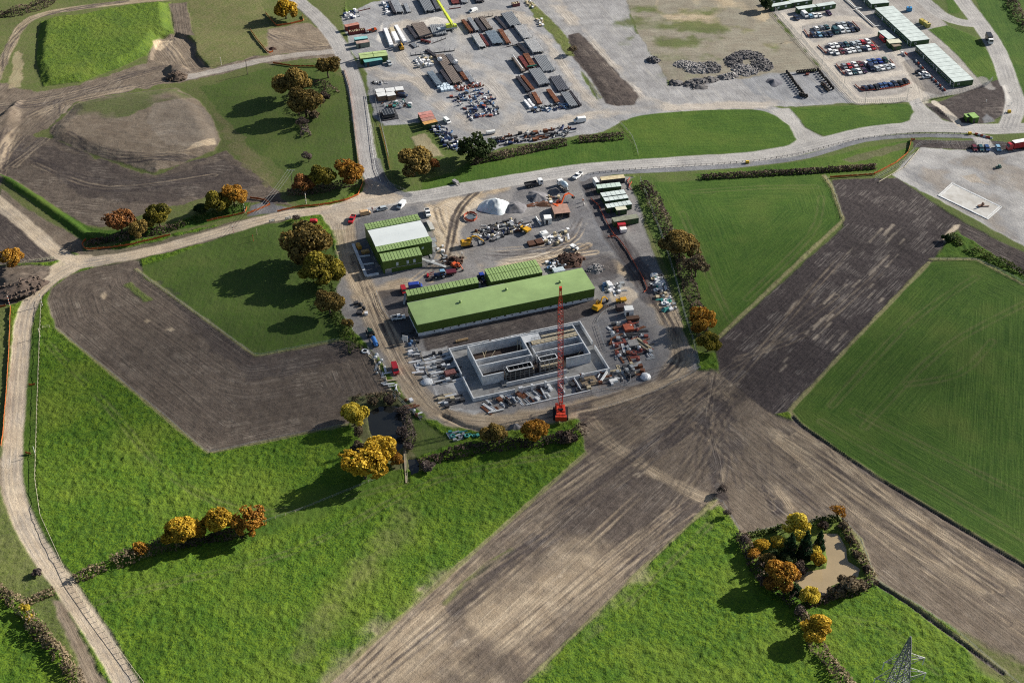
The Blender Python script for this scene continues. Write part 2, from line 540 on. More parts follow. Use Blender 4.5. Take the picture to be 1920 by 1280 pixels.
lay({6: .9, 5: .1}, [(640, 30), (700, 3), (830, -14), (978, -14), (1060, 82), (1118, 188), (1150, 205), (1445, 196), (1485, 212), (1488, 236), (1410, 205), (1300, 208), (1165, 228), (1130, 247), (960, 272), (900, 290), (862, 284), (800, 228), (720, 236), (702, 222), (690, 165), (688, 140), (660, 100)], name='gravel_yard', label='grey stone pipe yard with dried mud tracks', st=.3, flow=((700, 20), (1050, 200)), rag=1.2)
lay({6: .7, 4: .3}, [(700, 160), (720, 150), (770, 160), (770, 220), (722, 232), (704, 215)], amt=.6, rag=2, st=None)
for ln, w_, am in [([(675, 120), (720, 142), (780, 152), (830, 200), (900, 248), (1000, 240), (1130, 212), (1250, 202), (1445, 197)], 7, .9), ([(735, 80), (745, 50), (800, 40), (870, 34), (960, 25), (985, 40)], 8, .85), ([(962, 22), (1010, 60), (1050, 115), (1085, 165), (1130, 212)], 5, .8), ([(1030, -10), (1062, 30), (1100, 75), (1160, 140), (1200, 185), (1260, 202)], 7, .85), ([(735, 60), (750, 100), (790, 145)], 7, .7), ([(870, 120), (920, 160), (960, 215), (950, 240)], 9, .5), ([(860, 30), (870, 90), (880, 120), (960, 150)], 7, .35)]:
    lay({5: .55, 6: .45, 7: .15}, line=ln, width=w_, amt=am, patch=(.25, .5), rag=2.5, feather=1.5, st=.8, smooth=True)
lay({7: .9, 5: .3}, [(790, 40), (820, 32), (850, 36), (845, 47), (800, 50)], amt=.9, rag=2, st=None)
lay({7: .9, 5: .3}, [(712, 50), (718, 40), (720, 60), (714, 80), (706, 75)], amt=.7, rag=1.5, st=None)
lay({3: .75, 4: .3}, [(1064, 66), (1085, 62), (1110, 85), (1150, 130), (1186, 165), (1198, 182), (1190, 196), (1160, 200), (1136, 194), (1108, 150), (1070, 100)], st=.3, flow=((1080, 70), (1180, 190)), name='earth_bed', label='long oval bed of dark earth between two gravel tracks', rag=.8)
lay({2: .6, 0: .3, 1: .2}, [(985, 2), (1000, 5), (1040, 45), (1062, 66), (1076, 105), (1062, 105), (1035, 65), (1000, 30)], tuft=.7, name='grass_strip', label='weedy strip along the yard edge', rag=1)
lay({2: .7, 0: .3}, [(1093, 135), (1108, 152), (1130, 185), (1124, 185), (1100, 150)], tuft=.4, amt=.7, rag=1, st=None)
lay({6: .95, 4: .1}, [(1385, 150), (1440, 138), (1545, 132), (1606, 190), (1520, 196), (1480, 190), (1420, 178)], amt=.7, rag=1.5, st=None)
lay({6: .75, 5: .3}, [(1440, 12), (1560, -14), (1720, -14), (1778, 50), (1845, 160), (1835, 170), (1740, 185), (1705, 192), (1606, 194), (1560, 150), (1490, 68)], name='car_park', label='grey hardcore car park with dried mud lanes', st=.3, flow=((1480, 40), (1600, 190)), rag=.6)
for ln, w_ in [([(1470, 30), (1510, 80), (1560, 135), (1605, 185), (1650, 188), (1700, 182), (1718, 165)], 7), ([(1490, 48), (1530, 38), (1600, 36), (1640, 52), (1680, 95), (1715, 150), (1730, 195)], 6), ([(1520, 88), (1570, 72), (1640, 66)], 4), ([(1550, 118), (1600, 105), (1660, 98)], 4), ([(1585, 150), (1630, 146), (1690, 136)], 5)]:
    lay({5: .45, 7: .35, 6: .2}, line=ln, width=w_, amt=.75, rag=1.5, feather=1.2, st=.6, smooth=True)
lay({6: .6, 4: .2}, [(1632, 20), (1645, 15), (1712, 88), (1720, 85), (1795, 165), (1770, 178), (1700, 118), (1690, 100)], amt=.8, rag=.5, st=None)
lay({4: .7, 3: .2}, [(1690, 118), (1712, 110), (1768, 165), (1765, 178), (1728, 172)], amt=.5, rag=2, st=None)
SOWN = {1: .9, 0: .25}
lay(SOWN, [(1160, 232), (1200, 217), (1300, 208), (1410, 206), (1450, 215), (1485, 240), (1494, 265), (1482, 275), (1440, 286), (1300, 291), (1196, 299), (1188, 268)], name='grass_verge', label='mown green verge north of the curved road', st=.3, flow=((1200, 290), (1450, 280)), rag=.4, tuft=.2, smooth=True)
lay(SOWN, [(1478, 205), (1500, 202), (1600, 198), (1700, 195), (1712, 210), (1706, 224), (1680, 234), (1600, 243), (1548, 255), (1512, 240)], name='grass_verge', label='mown green verge below the car park fence', st=.3, flow=((1500, 220), (1700, 210)), rag=.4, tuft=.2, smooth=True)
lay({1: .9, 0: .1}, [(790, 338), (850, 322), (880, 302), (960, 288), (1050, 268), (1160, 243), (1186, 268), (1196, 299), (1100, 316), (950, 338), (850, 353), (792, 360)], name='grass_verge', label='dark green verge with clipped hedges south of the yard', rag=.8, tuft=.4)
lay({1: .7, 2: .3}, [(697, 238), (790, 232), (830, 275), (836, 296), (795, 335), (735, 335), (705, 285)], name='grass_field', label='grass corner with the brown oak below the yard', rag=.8, tuft=.5)
lay({5: .6, 3: .3}, [(770, 258), (795, 250), (835, 292), (800, 296)], amt=.6, rag=2, st=None)
lay({1: 1}, [(1818, -30), (1960, -30), (1960, 200), (1906, 172), (1878, 120), (1860, 80)], name='grass_field', label='dark green field beyond the north-east road', st=.2, flow=((1830, 0), (1900, 150)), rag=.5, tuft=.2)
lay(SOWN, [(1740, 56), (1775, 48), (1830, 70), (1860, 108), (1878, 150), (1846, 162), (1790, 98)], name='grass_verge', label='green slope behind the white roofed cabins', rag=.5, tuft=.3, st=.5, flow=((1780, 70), (1850, 150)))
lay(SOWN, [(1772, -10), (1806, -14), (1808, 14), (1796, 26), (1778, 26)], name='grass_verge', label='small green island by the far junction', rag=.5, tuft=.2)
lay({4: .85, 3: .3}, [(1732, 195), (1765, 190), (1842, 160), (1870, 150), (1888, 155), (1902, 188), (1884, 214), (1856, 230), (1800, 236), (1765, 222)], name='topsoil_bed', label='fresh dark topsoil beside the road bend', rag=.4, st=.2, flow=((1750, 200), (1880, 190)))
lay({4: .9, 3: .1}, [(1712, 262), (1800, 264), (1845, 262), (1930, 272), (1930, 282), (1800, 280), (1712, 276)], name='topsoil_bed', label='narrow dark topsoil strip along the compound fence', rag=.4)
lay(SOWN, [(1300, 326), (1480, 306), (1560, 293), (1620, 277), (1700, 264), (1712, 268), (1692, 302), (1640, 322), (1560, 330), (1320, 340)], name='grass_verge', label='grass verge between the road and the long clipped hedge', rag=.6, tuft=.3)
lay({3: .6, 2: .4}, [(1580, 300), (1650, 278), (1700, 268), (1705, 275), (1650, 292), (1600, 305)], amt=.7, rag=1.2, st=None)
lay({6: .75, 5: .15, 7: .15}, [(1726, 277), (1800, 282), (1960, 280), (1960, 485), (1880, 440), (1765, 378), (1672, 328), (1700, 300)], name='gravel_yard', label='pale grey stone compound with a concrete slab', st=.3, flow=((1700, 300), (1920, 420)), rag=.7)
lay({4: .5, 6: .6}, [(1690, 300), (1960, 290), (1960, 480), (1780, 380), (1690, 330)], amt=.55, patch=(.42, .6), rag=3, feather=2, st=None)
lay({3: .5, 5: .5}, [(1700, 300), (1960, 290), (1960, 480), (1780, 380)], amt=.4, patch=(.55, .68), rag=3, feather=2, st=None)
lay({5: .6, 3: .3}, [(1800, 330), (1830, 325), (1850, 345), (1820, 345)], amt=.5, rag=2, st=None)
for (a, b), w_ in [(((1175, 42), (1460, 58)), 12), (((1190, 78), (1440, 84)), 10), (((1200, 18), (1380, 22)), 7), (((1230, 108), (1330, 112)), 7), (((1235, 135), (1300, 142)), 6)]:
    lay({2: .5, 1: .55}, line=[a, b], width=w_, amt=.9, rag=5, feather=3, patch=(.38, .56), tuft=.3, st=None)
# ---- works compound
lay({6: .6, 3: .25, 4: .15, 5: .12}, [(645, 410), (682, 386), (760, 376), (860, 358), (950, 342), (1095, 326), (1192, 333), (1204, 362), (1245, 480), (1278, 560), (1304, 640), (1312, 690), (1260, 722), (1190, 748), (1080, 772), (1000, 804), (900, 808), (820, 793), (778, 765), (716, 680), (650, 604), (628, 560), (638, 520), (648, 470)], name='works_ground', label='churned mud and stone of the building site', st=.4, flow=((700, 600), (1000, 500)), rag=1.2)
lay({5: .85, 3: .2}, [(800, 385), (880, 365), (960, 350), (900, 372), (880, 392), (860, 420), (850, 470), (900, 500), (1000, 482), (1100, 455), (1110, 470), (1010, 500), (900, 520), (830, 500), (812, 440)], amt=.95, patch=(.2, .45), rag=2.5, feather=1.5, st=.8, flow=((820, 400), (1000, 500)))
lay({5: .75, 3: .3}, line=[(664, 490), (690, 560), (722, 630), (768, 715), (800, 755), (850, 783), (920, 790), (1000, 783), (1090, 765), (1180, 745), (1245, 716), (1280, 672), (1268, 615), (1235, 560), (1190, 515), (1150, 500)], width=8.5, name='haul_road', label='pale mud haul road looping round the works', st=.9, rag=1.8, feather=1.5, patch=(.1, .4), smooth=True)
lay({5: .8, 3: .2}, line=[(648, 420), (655, 470), (668, 510), (690, 550), (760, 535)], width=9, amt=.9, st=.7, rag=2, feather=1.5, smooth=True)
lay({5: .9, 7: .3}, [(1145, 545), (1180, 535), (1200, 550), (1180, 570), (1150, 565)], amt=.8, rag=2, st=None)
lay({4: .95, 6: .1}, [(706, 545), (752, 540), (775, 575), (790, 640), (760, 640), (730, 600)], amt=.85, rag=.8, st=None)
lay({3: .55, 4: .5}, [(790, 632), (1120, 560), (1150, 575), (1085, 600), (842, 655), (800, 660)], amt=.9, rag=.8, st=None)
lay({6: .5, 4: .6}, [(664, 415), (700, 398), (780, 385), (818, 480), (820, 500), (700, 522), (672, 480)], amt=.85, rag=.8, st=None)
lay({4: .6, 6: .5}, [(1060, 378), (1090, 372), (1150, 470), (1080, 478)], amt=.85, rag=.6, st=None)
lay({6: .7, 4: .35}, [(1085, 345), (1110, 335), (1140, 400), (1200, 500), (1230, 550), (1205, 560), (1170, 500), (1120, 440)], amt=.7, rag=.8, st=None)
lay({3: .7, 4: .4}, [(1090, 485), (1140, 478), (1160, 515), (1105, 525)], amt=.8, rag=1, st=None)
lay({4: .6, 6: .4}, [(970, 352), (1050, 350), (1075, 378), (1000, 388), (955, 380)], amt=.7, rag=1.2, st=None)
lay({4: .5, 6: .5}, [(880, 440), (930, 415), (1000, 405), (1060, 415), (1100, 440), (1020, 470), (930, 462), (890, 460)], amt=.6, rag=1.5, st=None)
lay({6: .6, 4: .4, 3: .2}, [(1120, 600), (1165, 575), (1210, 605), (1235, 660), (1225, 712), (1150, 725), (1130, 660)], amt=.8, rag=1.2, st=None)
lay({7: .55, 6: .4}, [(792, 660), (838, 648), (885, 745), (905, 770), (890, 778), (830, 765), (815, 738)], amt=.8, patch=(.3, .5), rag=1.2, st=None)
lay({4: .6, 3: .2}, [(800, 700), (868, 735), (890, 745), (905, 772), (832, 765)], amt=.4, rag=2, st=None)
lay({2: .6, 1: .4}, [(1198, 352), (1206, 362), (1248, 480), (1280, 560), (1300, 620), (1290, 625), (1262, 560), (1230, 485), (1208, 425)], tuft=.4, rag=.5, name='grass_strip', label='weedy strip inside the eastern fence')
lay({1: .8, 2: .3}, [(1208, 350), (1222, 348), (1250, 420), (1282, 500), (1310, 590), (1308, 640), (1285, 580), (1250, 480)], tuft=.4, rag=.6, name='grass_strip', label='grass between the site fence and the eastern hedge')
lay({1: .8, 2: .3}, [(760, 775), (795, 790), (830, 815), (870, 820), (820, 845), (775, 860), (758, 830)], tuft=.6, rag=1, name='grass_strip', label='grass wedge between the pond and the haul road')
lay({2: .5, 3: .3, 1: .3}, [(655, 745), (740, 735), (775, 765), (772, 840), (790, 880), (740, 880), (690, 840), (660, 800)], tuft=.7, rag=1, name='pond_bank', label='overgrown bank round the small dark pond')
for ln in [[(1208, 345), (1236, 400), (1268, 470), (1300, 560), (1322, 640)]]:
    lay({1: .9, 2: .2}, line=ln, width=13, tuft=.25, rag=1, st=None)
lay({4: .9, 6: .2}, line=[(1108, 345), (1128, 395), (1160, 455), (1200, 515), (1222, 556)], width=9, amt=.85, rag=1, feather=.8, st=.5, smooth=True)
lay({4: .9, 6: .2}, [(1020, 480), (1090, 462), (1150, 478), (1165, 520), (1120, 540), (1060, 510)], amt=.7, rag=2, st=None)
lay({5: .8, 7: .2}, [(800, 392), (870, 372), (905, 378), (868, 410), (866, 462), (838, 468), (815, 430)], amt=.85, patch=(.3, .5), rag=2.5, feather=1.5, st=None)
lay({5: .8, 7: .3}, [(850, 505), (930, 488), (1010, 472), (1080, 462), (1086, 474), (1010, 486), (900, 508)], amt=.9, patch=(.25, .45), rag=2, st=None)
ruts([[(660, 480), (700, 570), (760, 700), (840, 780)], [(820, 395), (850, 440), (900, 500), (1000, 490), (1100, 468)], [(900, 360), (860, 400), (840, 470), (800, 520)], [(1000, 784), (1180, 742), (1275, 670), (1230, 560)], [(1110, 350), (1150, 440), (1210, 540)], [(880, 470), (960, 475), (1060, 455), (1100, 400)]], 5, [{5: 1}, {4: .8, 3: .3}, {4: .9}], jit=7, seed=5)
for ln in [[(85, 640), (200, 760), (330, 900), (500, 960), (760, 905)], [(180, 1130), (330, 1090), (560, 1030), (820, 900), (1060, 850)], [(1010, 1262), (1180, 1130), (1330, 985)], [(1560, 1160), (1660, 1180), (1760, 1260)]]:
    lay({2: .8, 3: .25}, line=ln, width=.6, twin=2.0, amt=.4, rag=.5, feather=.5, st=None, smooth=True, patch=(.3, .5), tuft=.4)
# ---- east fields
lay({1: 1}, [(1226, 342), (1320, 338), (1540, 330), (1556, 345), (1580, 410), (1562, 430), (1345, 632), (1312, 560), (1270, 440)], st=.3, flow='edge', name='grass_field', label='smooth dark green field beside the eastern hedge', rag=.5, tuft=.15)
lay({4: 1}, [(1560, 338), (1640, 334), (1682, 334), (1760, 388), (1802, 414), (1792, 432), (1742, 498), (1478, 772), (1440, 780), (1350, 720), (1342, 642), (1582, 425)], st=.9, flow=((1742, 498), (1478, 772)), name='ploughed_field', label='dark wet soil strip streaked with pale wheel marks', rag=.6)
lay({3: .85, 5: .15}, [(1085, 775), (1190, 750), (1300, 692), (1350, 700), (1440, 772), (1492, 790), (1640, 888), (1930, 1062), (1960, 1260), (1880, 1235), (1700, 1120), (1640, 1085), (1612, 1010), (1575, 968), (1392, 1002), (1362, 960), (1342, 936), (980, 1282), (955, 1310), (585, 1310), (700, 1200), (1098, 850)], st=.7, flow=((1098, 850), (700, 1200)), name='ploughed_field', label='wide band of bare brown soil crossing the pastures', rag=.5)
lay({3: .8, 5: .2}, [(1360, 800), (1440, 772), (1640, 888), (1930, 1062), (1960, 1260), (1880, 1235), (1640, 1085), (1575, 968), (1392, 1002), (1355, 930), (1345, 860)], st=.6, flow=((1490, 790), (1900, 1100)), rag=2, amt=.9)
lay({5: .8, 3: .3}, [(585, 1310), (700, 1200), (820, 1090), (960, 1060), (1100, 1020), (1200, 1075), (980, 1282), (955, 1310)], amt=.7, rag=6, feather=6, st=None, patch=(.3, .52))
lay({5: .8, 3: .3}, [(640, 1262), (760, 1150), (840, 1100), (900, 1075), (860, 1130), (740, 1250), (690, 1300), (600, 1300)], amt=.6, rag=3, feather=3, st=None)
lay({4: .8, 3: .3}, [(1180, 850), (1400, 720), (1420, 735), (1215, 865), (1190, 870)], amt=.7, rag=1.5, st=None)
lay({4: .7, 3: .4}, [(1100, 870), (1190, 862), (1330, 940), (1280, 985), (1150, 1010), (1020, 980)], amt=.6, rag=4, feather=2, st=None)
for ln in [[(1090, 800), (1180, 860), (1280, 920), (1330, 945)], [(1110, 785), (1150, 830), (1240, 890), (1345, 940)], [(1340, 700), (1330, 790), (1345, 860), (1350, 900)], [(1350, 735), (1410, 790), (1420, 860), (1480, 950)], [(1380, 720), (1440, 800), (1520, 850)], [(1120, 760), (1220, 725), (1330, 700)], [(1440, 780), (1560, 850), (1700, 960), (1900, 1090)], [(1420, 800), (1520, 880), (1640, 990), (1840, 1110)]]:
    lay({5: .6, 3: .4}, line=ln, width=3.4, amt=.8, rag=1.2, feather=1, st=1.0, smooth=True, patch=(.25, .5))
for ln in [[(1320, 790), (1345, 850), (1340, 900), (1350, 930)], [(1340, 720), (1250, 800), (1180, 860)], [(1360, 760), (1400, 850), (1460, 960)]]:
    lay({4: .9}, line=ln, width=4.5, amt=.85, rag=1.8, feather=1.2, st=None, smooth=True, patch=(.25, .5))
for x, y in [(1195, 888), (1165, 1063), (1370, 722), (1030, 1130), (870, 1200), (1050, 1080)]:
    lay({5: 1, 7: .2}, [(x - 8, y + 3), (x, y - 4), (x + 10, y - 3), (x + 2, y + 4)], amt=.8, rag=1.5, st=None)
for k in range(34):
    t = random.uniform(-.12, .95)
    u_ = random.gauss(-66, 26)
    x, y = 1742 + (1478 - 1742) * t + u_, 498 + (772 - 498) * t + u_ * .62
    l = random.uniform(6, 26)
    lay({5: .55, 3: .3, 6: .3}, line=[(x, y), (x - l, y + l * 1.05)], width=random.uniform(.35, .9), amt=.7, rag=.7, st=None)
lay({2: .7, 0: .3}, line=[(835, 1130), (880, 1085), (935, 1045), (960, 1030)], width=2.0, amt=.85, tuft=.6, rag=.7, st=None)
lay({4: .9}, line=[(850, 1140), (900, 1085), (960, 1040), (1000, 1010)], width=5.0, amt=.7, rag=1.5, st=None)
lay({1: 1}, [(1480, 770), (1745, 492), (1830, 486), (1960, 545), (1960, 1080), (1850, 1012), (1640, 888), (1500, 793)], st=.6, flow='edge', name='grass_field', label='large dark green field with curved drill lines', rag=.4, tuft=.12)
lay({2: .8, 1: .3}, [(1790, 1180), (1850, 1215), (1960, 1260), (1960, 1320), (1880, 1310)], tuft=.6, name='dry_grass', label='olive weedy wedge at the edge of the bare soil', rag=3, feather=2)
lay({4: .6, 3: .4}, [(1800, 414), (1880, 455), (1960, 490), (1960, 560), (1890, 520), (1830, 470), (1795, 430)], st=1.0, flow=((1800, 420), (1920, 480)), name='dirt_track', label='dark wheel tracks below the stone compound', rag=.8)
lay({1: .6, 0: .4}, [(1755, 482), (1790, 437), (1830, 455), (1930, 525), (1960, 548), (1930, 540), (1832, 486)], tuft=.9, name='grass_strip', label='rushy green corner at the end of the dark soil', rag=.7)
lay({5: .9, 7: .2}, [(1767, 452), (1776, 436), (1790, 422), (1800, 421), (1797, 428), (1783, 438), (1772, 455)], rag=.4, name='puddle_bank', label='pale clay streak at the corner of the dark soil')
lay({0: .7, 2: .3}, [(1395, 1003), (1575, 967), (1612, 1010), (1642, 1086), (1530, 1132), (1480, 1110), (1400, 1040)], tuft=.8, name='pond_bank', label='overgrown bank round the muddy pond', rag=.8)
J_ = [(1130, 800), (1000, 900), (900, 1010), (760, 1150), (700, 1270), (1150, 1070), (1500, 850), (1700, 985), (1880, 1110), (1600, 950), (1440, 930), (1150, 765), (1250, 870), (1335, 930), (1480, 700), (1600, 570), (1580, 470)]
ruts([[(1348, 725), ((1348 + x) / 2, (725 + y) / 2), (x, y)] for x, y in J_], 4, [{5: .4, 3: .7}, {4: .8, 3: .2}, {4: 1}], .65, 2.2, .6, 19, 8, True)
ruts([[(1500, 800), (1640, 900), (1920, 1090)], [(1480, 850), (1640, 980), (1880, 1160)], [(1090, 860), (900, 1030), (640, 1270)], [(1310, 955), (1150, 1100), (990, 1255)], [(1260, 960), (1100, 1090), (900, 1260)]], 5, [{5: .8, 3: .3}, {4: .6, 3: .5}], .55, 2.2, .6, 12, 9, True)
for ln in [[(1560, 760), (1700, 610), (1830, 520)], [(1620, 800), (1760, 660), (1920, 570)], [(1540, 790), (1700, 880), (1920, 1010)], [(1600, 770), (1760, 850), (1920, 930)], [(1700, 720), (1800, 700), (1860, 640)], [(1280, 400), (1330, 520), (1370, 600)], [(1300, 360), (1420, 352), (1530, 350)], [(1540, 370), (1520, 440), (1400, 560)]]:
    lay({2: .7, 1: .3}, line=ln, width=.7, twin=2.4, amt=.5, rag=.4, feather=.5, st=None, smooth=True)
# pale uncut margins along the field edges
for ln, w_ in [([(1545, 330), (1560, 352), (1581, 412), (1560, 432), (1345, 634)], 1.6), ([(1742, 492), (1600, 640), (1480, 770)], 1.5), ([(1480, 770), (1500, 794), (1640, 890), (1930, 1064)], 1.2), ([(1098, 850), (900, 1025), (590, 1300)], 1.3), ([(1342, 936), (1200, 1070), (965, 1300)], 1.2), ([(105, 616), (390, 850), (650, 796)], 1.0), ([(255, 505), (480, 668), (640, 638)], 1.0), ([(1575, 968), (1612, 1012), (1642, 1088), (1700, 1125), (1885, 1260)], 1.4), ([(1390, 1002), (1575, 966)], 1.0), ([(1230, 372), (1275, 460)], 1.0), ([(1745, 486), (1830, 487), (1930, 540)], 1.4)]:
    lay({2: .75, 5: .25, 0: .3}, line=ln, width=w_, tuft=.8, rag=.5, feather=.35, st=None)
for ln in [[(1486, 782), (1500, 797), (1640, 893), (1930, 1068)], [(1640, 1092), (1700, 1130), (1880, 1262)]]:
    lay({4: 1}, line=ln, width=1.2, rag=.3, feather=.3, st=None)
    ridge(ln, 2.0, -.5)
# ---- roads
ROADS = [[(245, 1300), (215, 1240), (165, 1160), (113, 1085), (68, 1020), (35, 950), (22, 890), (28, 780), (38, 670), (45, 605), (62, 560), (100, 522), (145, 497), (200, 487)], [(-30, 362), (0, 382), (60, 432), (100, 468), (150, 493), (200, 486), (260, 476), (330, 459), (430, 430), (520, 406), (600, 394), (690, 380)], [(350, 145), (420, 130), (500, 112), (560, 103), (640, 95)], [(540, -20), (562, 5), (590, 28), (628, 72), (652, 120), (668, 170), (680, 240), (690, 300), (706, 345), (735, 368), (770, 372)], [(640, 392), (720, 376), (800, 366), (900, 348), (1000, 332), (1090, 318), (1200, 309), (1300, 302), (1400, 296), (1480, 284), (1560, 264), (1640, 246), (1720, 239), (1800, 240), (1860, 242), (1960, 238)], [(1790, -20), (1815, 15), (1845, 55), (1872, 100), (1890, 150), (1904, 195), (1890, 240)], [(1838, 45), (1800, 42), (1760, 25), (1720, -10)]]
RD = {5: .9, 7: .1}
GR = {5: .18, 6: .6, 7: .22}
lay(RD, line=ROADS[0], width=6.4, name='dirt_road', label='pale sandy farm track curving up the western edge', st=.35, rag=.4, feather=.4, smooth=True)
lay(RD, line=ROADS[1], width=6.2, name='dirt_road', label='pale stone track running from the west into the works', st=.35, rag=.5, feather=.5, smooth=True)
lay(RD, [(95, 500), (130, 478), (170, 478), (190, 492), (150, 505), (112, 525), (85, 545)], rag=.6, st=None, amt=.9)
lay({5: .4, 6: .5}, line=ROADS[2], width=5, name='dirt_track', label='grey stone track joining the haul road', st=.8, rag=.8, smooth=True)
lay(GR, line=ROADS[3], width=8.0, name='gravel_road', label='grey stone road running north past the pipe yard', st=.35, rag=.4, feather=.4, smooth=True)
lay(GR, line=ROADS[4], width=9.0, name='gravel_road', label='pale stone road crossing east past the works', st=.35, rag=.4, feather=.4, smooth=True)
lay({5: .7, 6: .3}, [(600, 400), (680, 360), (690, 335), (715, 345), (760, 366), (740, 382), (690, 390), (655, 410), (648, 430), (622, 430)], st=None, rag=.8)
lay({6: .7, 4: .35}, line=[(1092, 336), (1120, 326), (1220, 320), (1300, 316), (1400, 309), (1500, 296), (1560, 280), (1620, 263), (1700, 255), (1770, 254), (1822, 256)], width=3.4, name='footpath', label='dark grey path along the south side of the stone road', st=.5, rag=.25, feather=.3, smooth=True)
lay({4: .5, 6: .6}, line=[(706, 300), (716, 335), (740, 358), (765, 366)], width=3.5, amt=.9, st=None, rag=.4)
lay(GR, line=ROADS[5], width=9.0, name='gravel_road', label='pale stone road descending from the north-east', st=.35, rag=.3, feather=.4, smooth=True)
lay(GR, line=ROADS[6], width=8.0, name='gravel_road', label='stone branch road behind the cabins', st=.35, rag=.6, feather=.5, smooth=True)
lay(GR, [(1490, 215), (1510, 240), (1545, 258), (1500, 285), (1470, 280), (1494, 262), (1480, 236), (1440, 205), (1480, 203)], st=None, rag=.5)
lay(GR, [(1704, 192), (1722, 185), (1735, 198), (1768, 225), (1810, 237), (1700, 242), (1660, 242), (1705, 226), (1714, 210)], st=None, rag=.5)
lay({5: .6, 7: .3, 6: .2}, line=[(1752, 192), (1801, 235)], width=3.2, name='footpath', label='pale straight path through the dark topsoil', rag=.15, feather=.2, st=None)
lay(GR, [(1822, 258), (1850, 255), (1862, 272), (1880, 282), (1840, 282)], st=None, rag=.3)
lay({6: .6, 5: .2, 4: .2}, line=[(1795, 165), (1842, 148), (1858, 168)], width=4.0, st=None, rag=.6, amt=.8)
lay({6: .6, 4: .3}, [(1842, 222), (1850, 215), (1862, 222), (1866, 228), (1846, 231)], st=None, rag=.3, amt=.8)

for ln in ROADS:
    for tw, am in ((1.9, .45), (5.2, .35)):
        lay({3: .45, 6: .55}, line=ln, width=.8, twin=tw, amt=am, rag=.5, feather=.5, st=None, smooth=True, patch=(.3, .55))

# ---- relief
raise_([(72, 45), (100, 34), (150, 30), (240, 12), (318, 5), (322, 45), (326, 62), (300, 70), (287, 88), (274, 105), (220, 130), (150, 155), (80, 164), (62, 125)], 3.4, 6.0, .5, .5)
raise_([(112, 222), (140, 192), (200, 178), (330, 162), (378, 188), (404, 228), (418, 262), (406, 288), (362, 306), (290, 332), (180, 298), (90, 266), (85, 240)], 1.9, 9.0, 1)
raise_([(0, 330), (-40, 250), (0, 215), (28, 190), (45, 186), (38, 230), (18, 290)], 3.0, 5.0, 1)
raise_([(288, 82), (300, 68), (330, 60), (354, 66), (368, 80), (370, 100), (395, 128), (340, 126), (280, 112)], -1.6, 1.6, .6)
raise_([(305, 125), (345, 122), (362, 135), (340, 148), (312, 145)], 2.4, 4, 1)
raise_([(0, 520), (40, 508), (92, 508), (60, 552), (20, 562), (-30, 560)], 2.6, 6, 2)
raise_([(1064, 66), (1085, 62), (1110, 85), (1150, 130), (1186, 165), (1198, 182), (1190, 196), (1160, 200), (1136, 194), (1108, 150), (1070, 100)], .45, 4, .5)
ridge([(830, 778), (870, 798), (905, 806), (1000, 800)], 3.0, -.9)
ridge([(-20, 325), (20, 342), (80, 383), (130, 418), (165, 445)], 6, 1.3)
raise_([(1735, 200), (1770, 196), (1842, 164), (1886, 158), (1898, 188), (1880, 212), (1800, 232), (1765, 218)], .7, 3)
POND1 = [(686, 772), (712, 758), (745, 758), (762, 772), (760, 812), (756, 838), (738, 850), (700, 838), (690, 800)]
POND1B = [(762, 858), (782, 856), (790, 868), (786, 886), (768, 892)]
POND2 = [(1536, 996), (1572, 996), (1590, 1022), (1594, 1050), (1618, 1064), (1612, 1082), (1560, 1098), (1552, 1116), (1532, 1118), (1486, 1108), (1488, 1070), (1520, 1066), (1546, 1062), (1548, 1045), (1540, 1020)]
for p_ in (POND1, POND1B, POND2):
    raise_(p_, -1.1, .9, .3)
g = TUFT
bump = vnoise(gx, gy, 1.25, 51) ** 2 * .48 + vnoise(gx, gy, .8, 52) * .2
Z += g * bump * (.55 + .9 * PATCH) * np.clip(W[0] * 1.1 + .35, 0, 1)
SOIL = np.clip(W[3] + W[4], 0, 1)
Z += SOIL * (fbm(gx, gy, 2.2, 61) - .5) * .34
Z += (W[5] + W[6]) * (fbm(gx, gy, 2.0, 71) - .5) * .12 * np.clip(ST, 0, 1)
fur = np.sin(UU * 2 * np.pi / 1.9)
Z += (ST > .5) * SOIL * fur * .035
Z += (fbm(gx, gy, 45.0, 81) - .5) * .7 * np.clip(W[0] + W[1] + W[2], 0, 1)


def gz(x, y):
    i, j = min(NX - 1, max(0, int(round((x - X0) / GS)))), min(NY - 1, max(0, int(round((y - Y0) / GS))))
    return float(Z[j, i])


def G(px, py):
    """surveyed point standing on the modelled ground"""
    v = P(px, py)
    z = gz(v.x, v.y)
    v = P(px, py, z)
    v.z = gz(v.x, v.y)
    return v


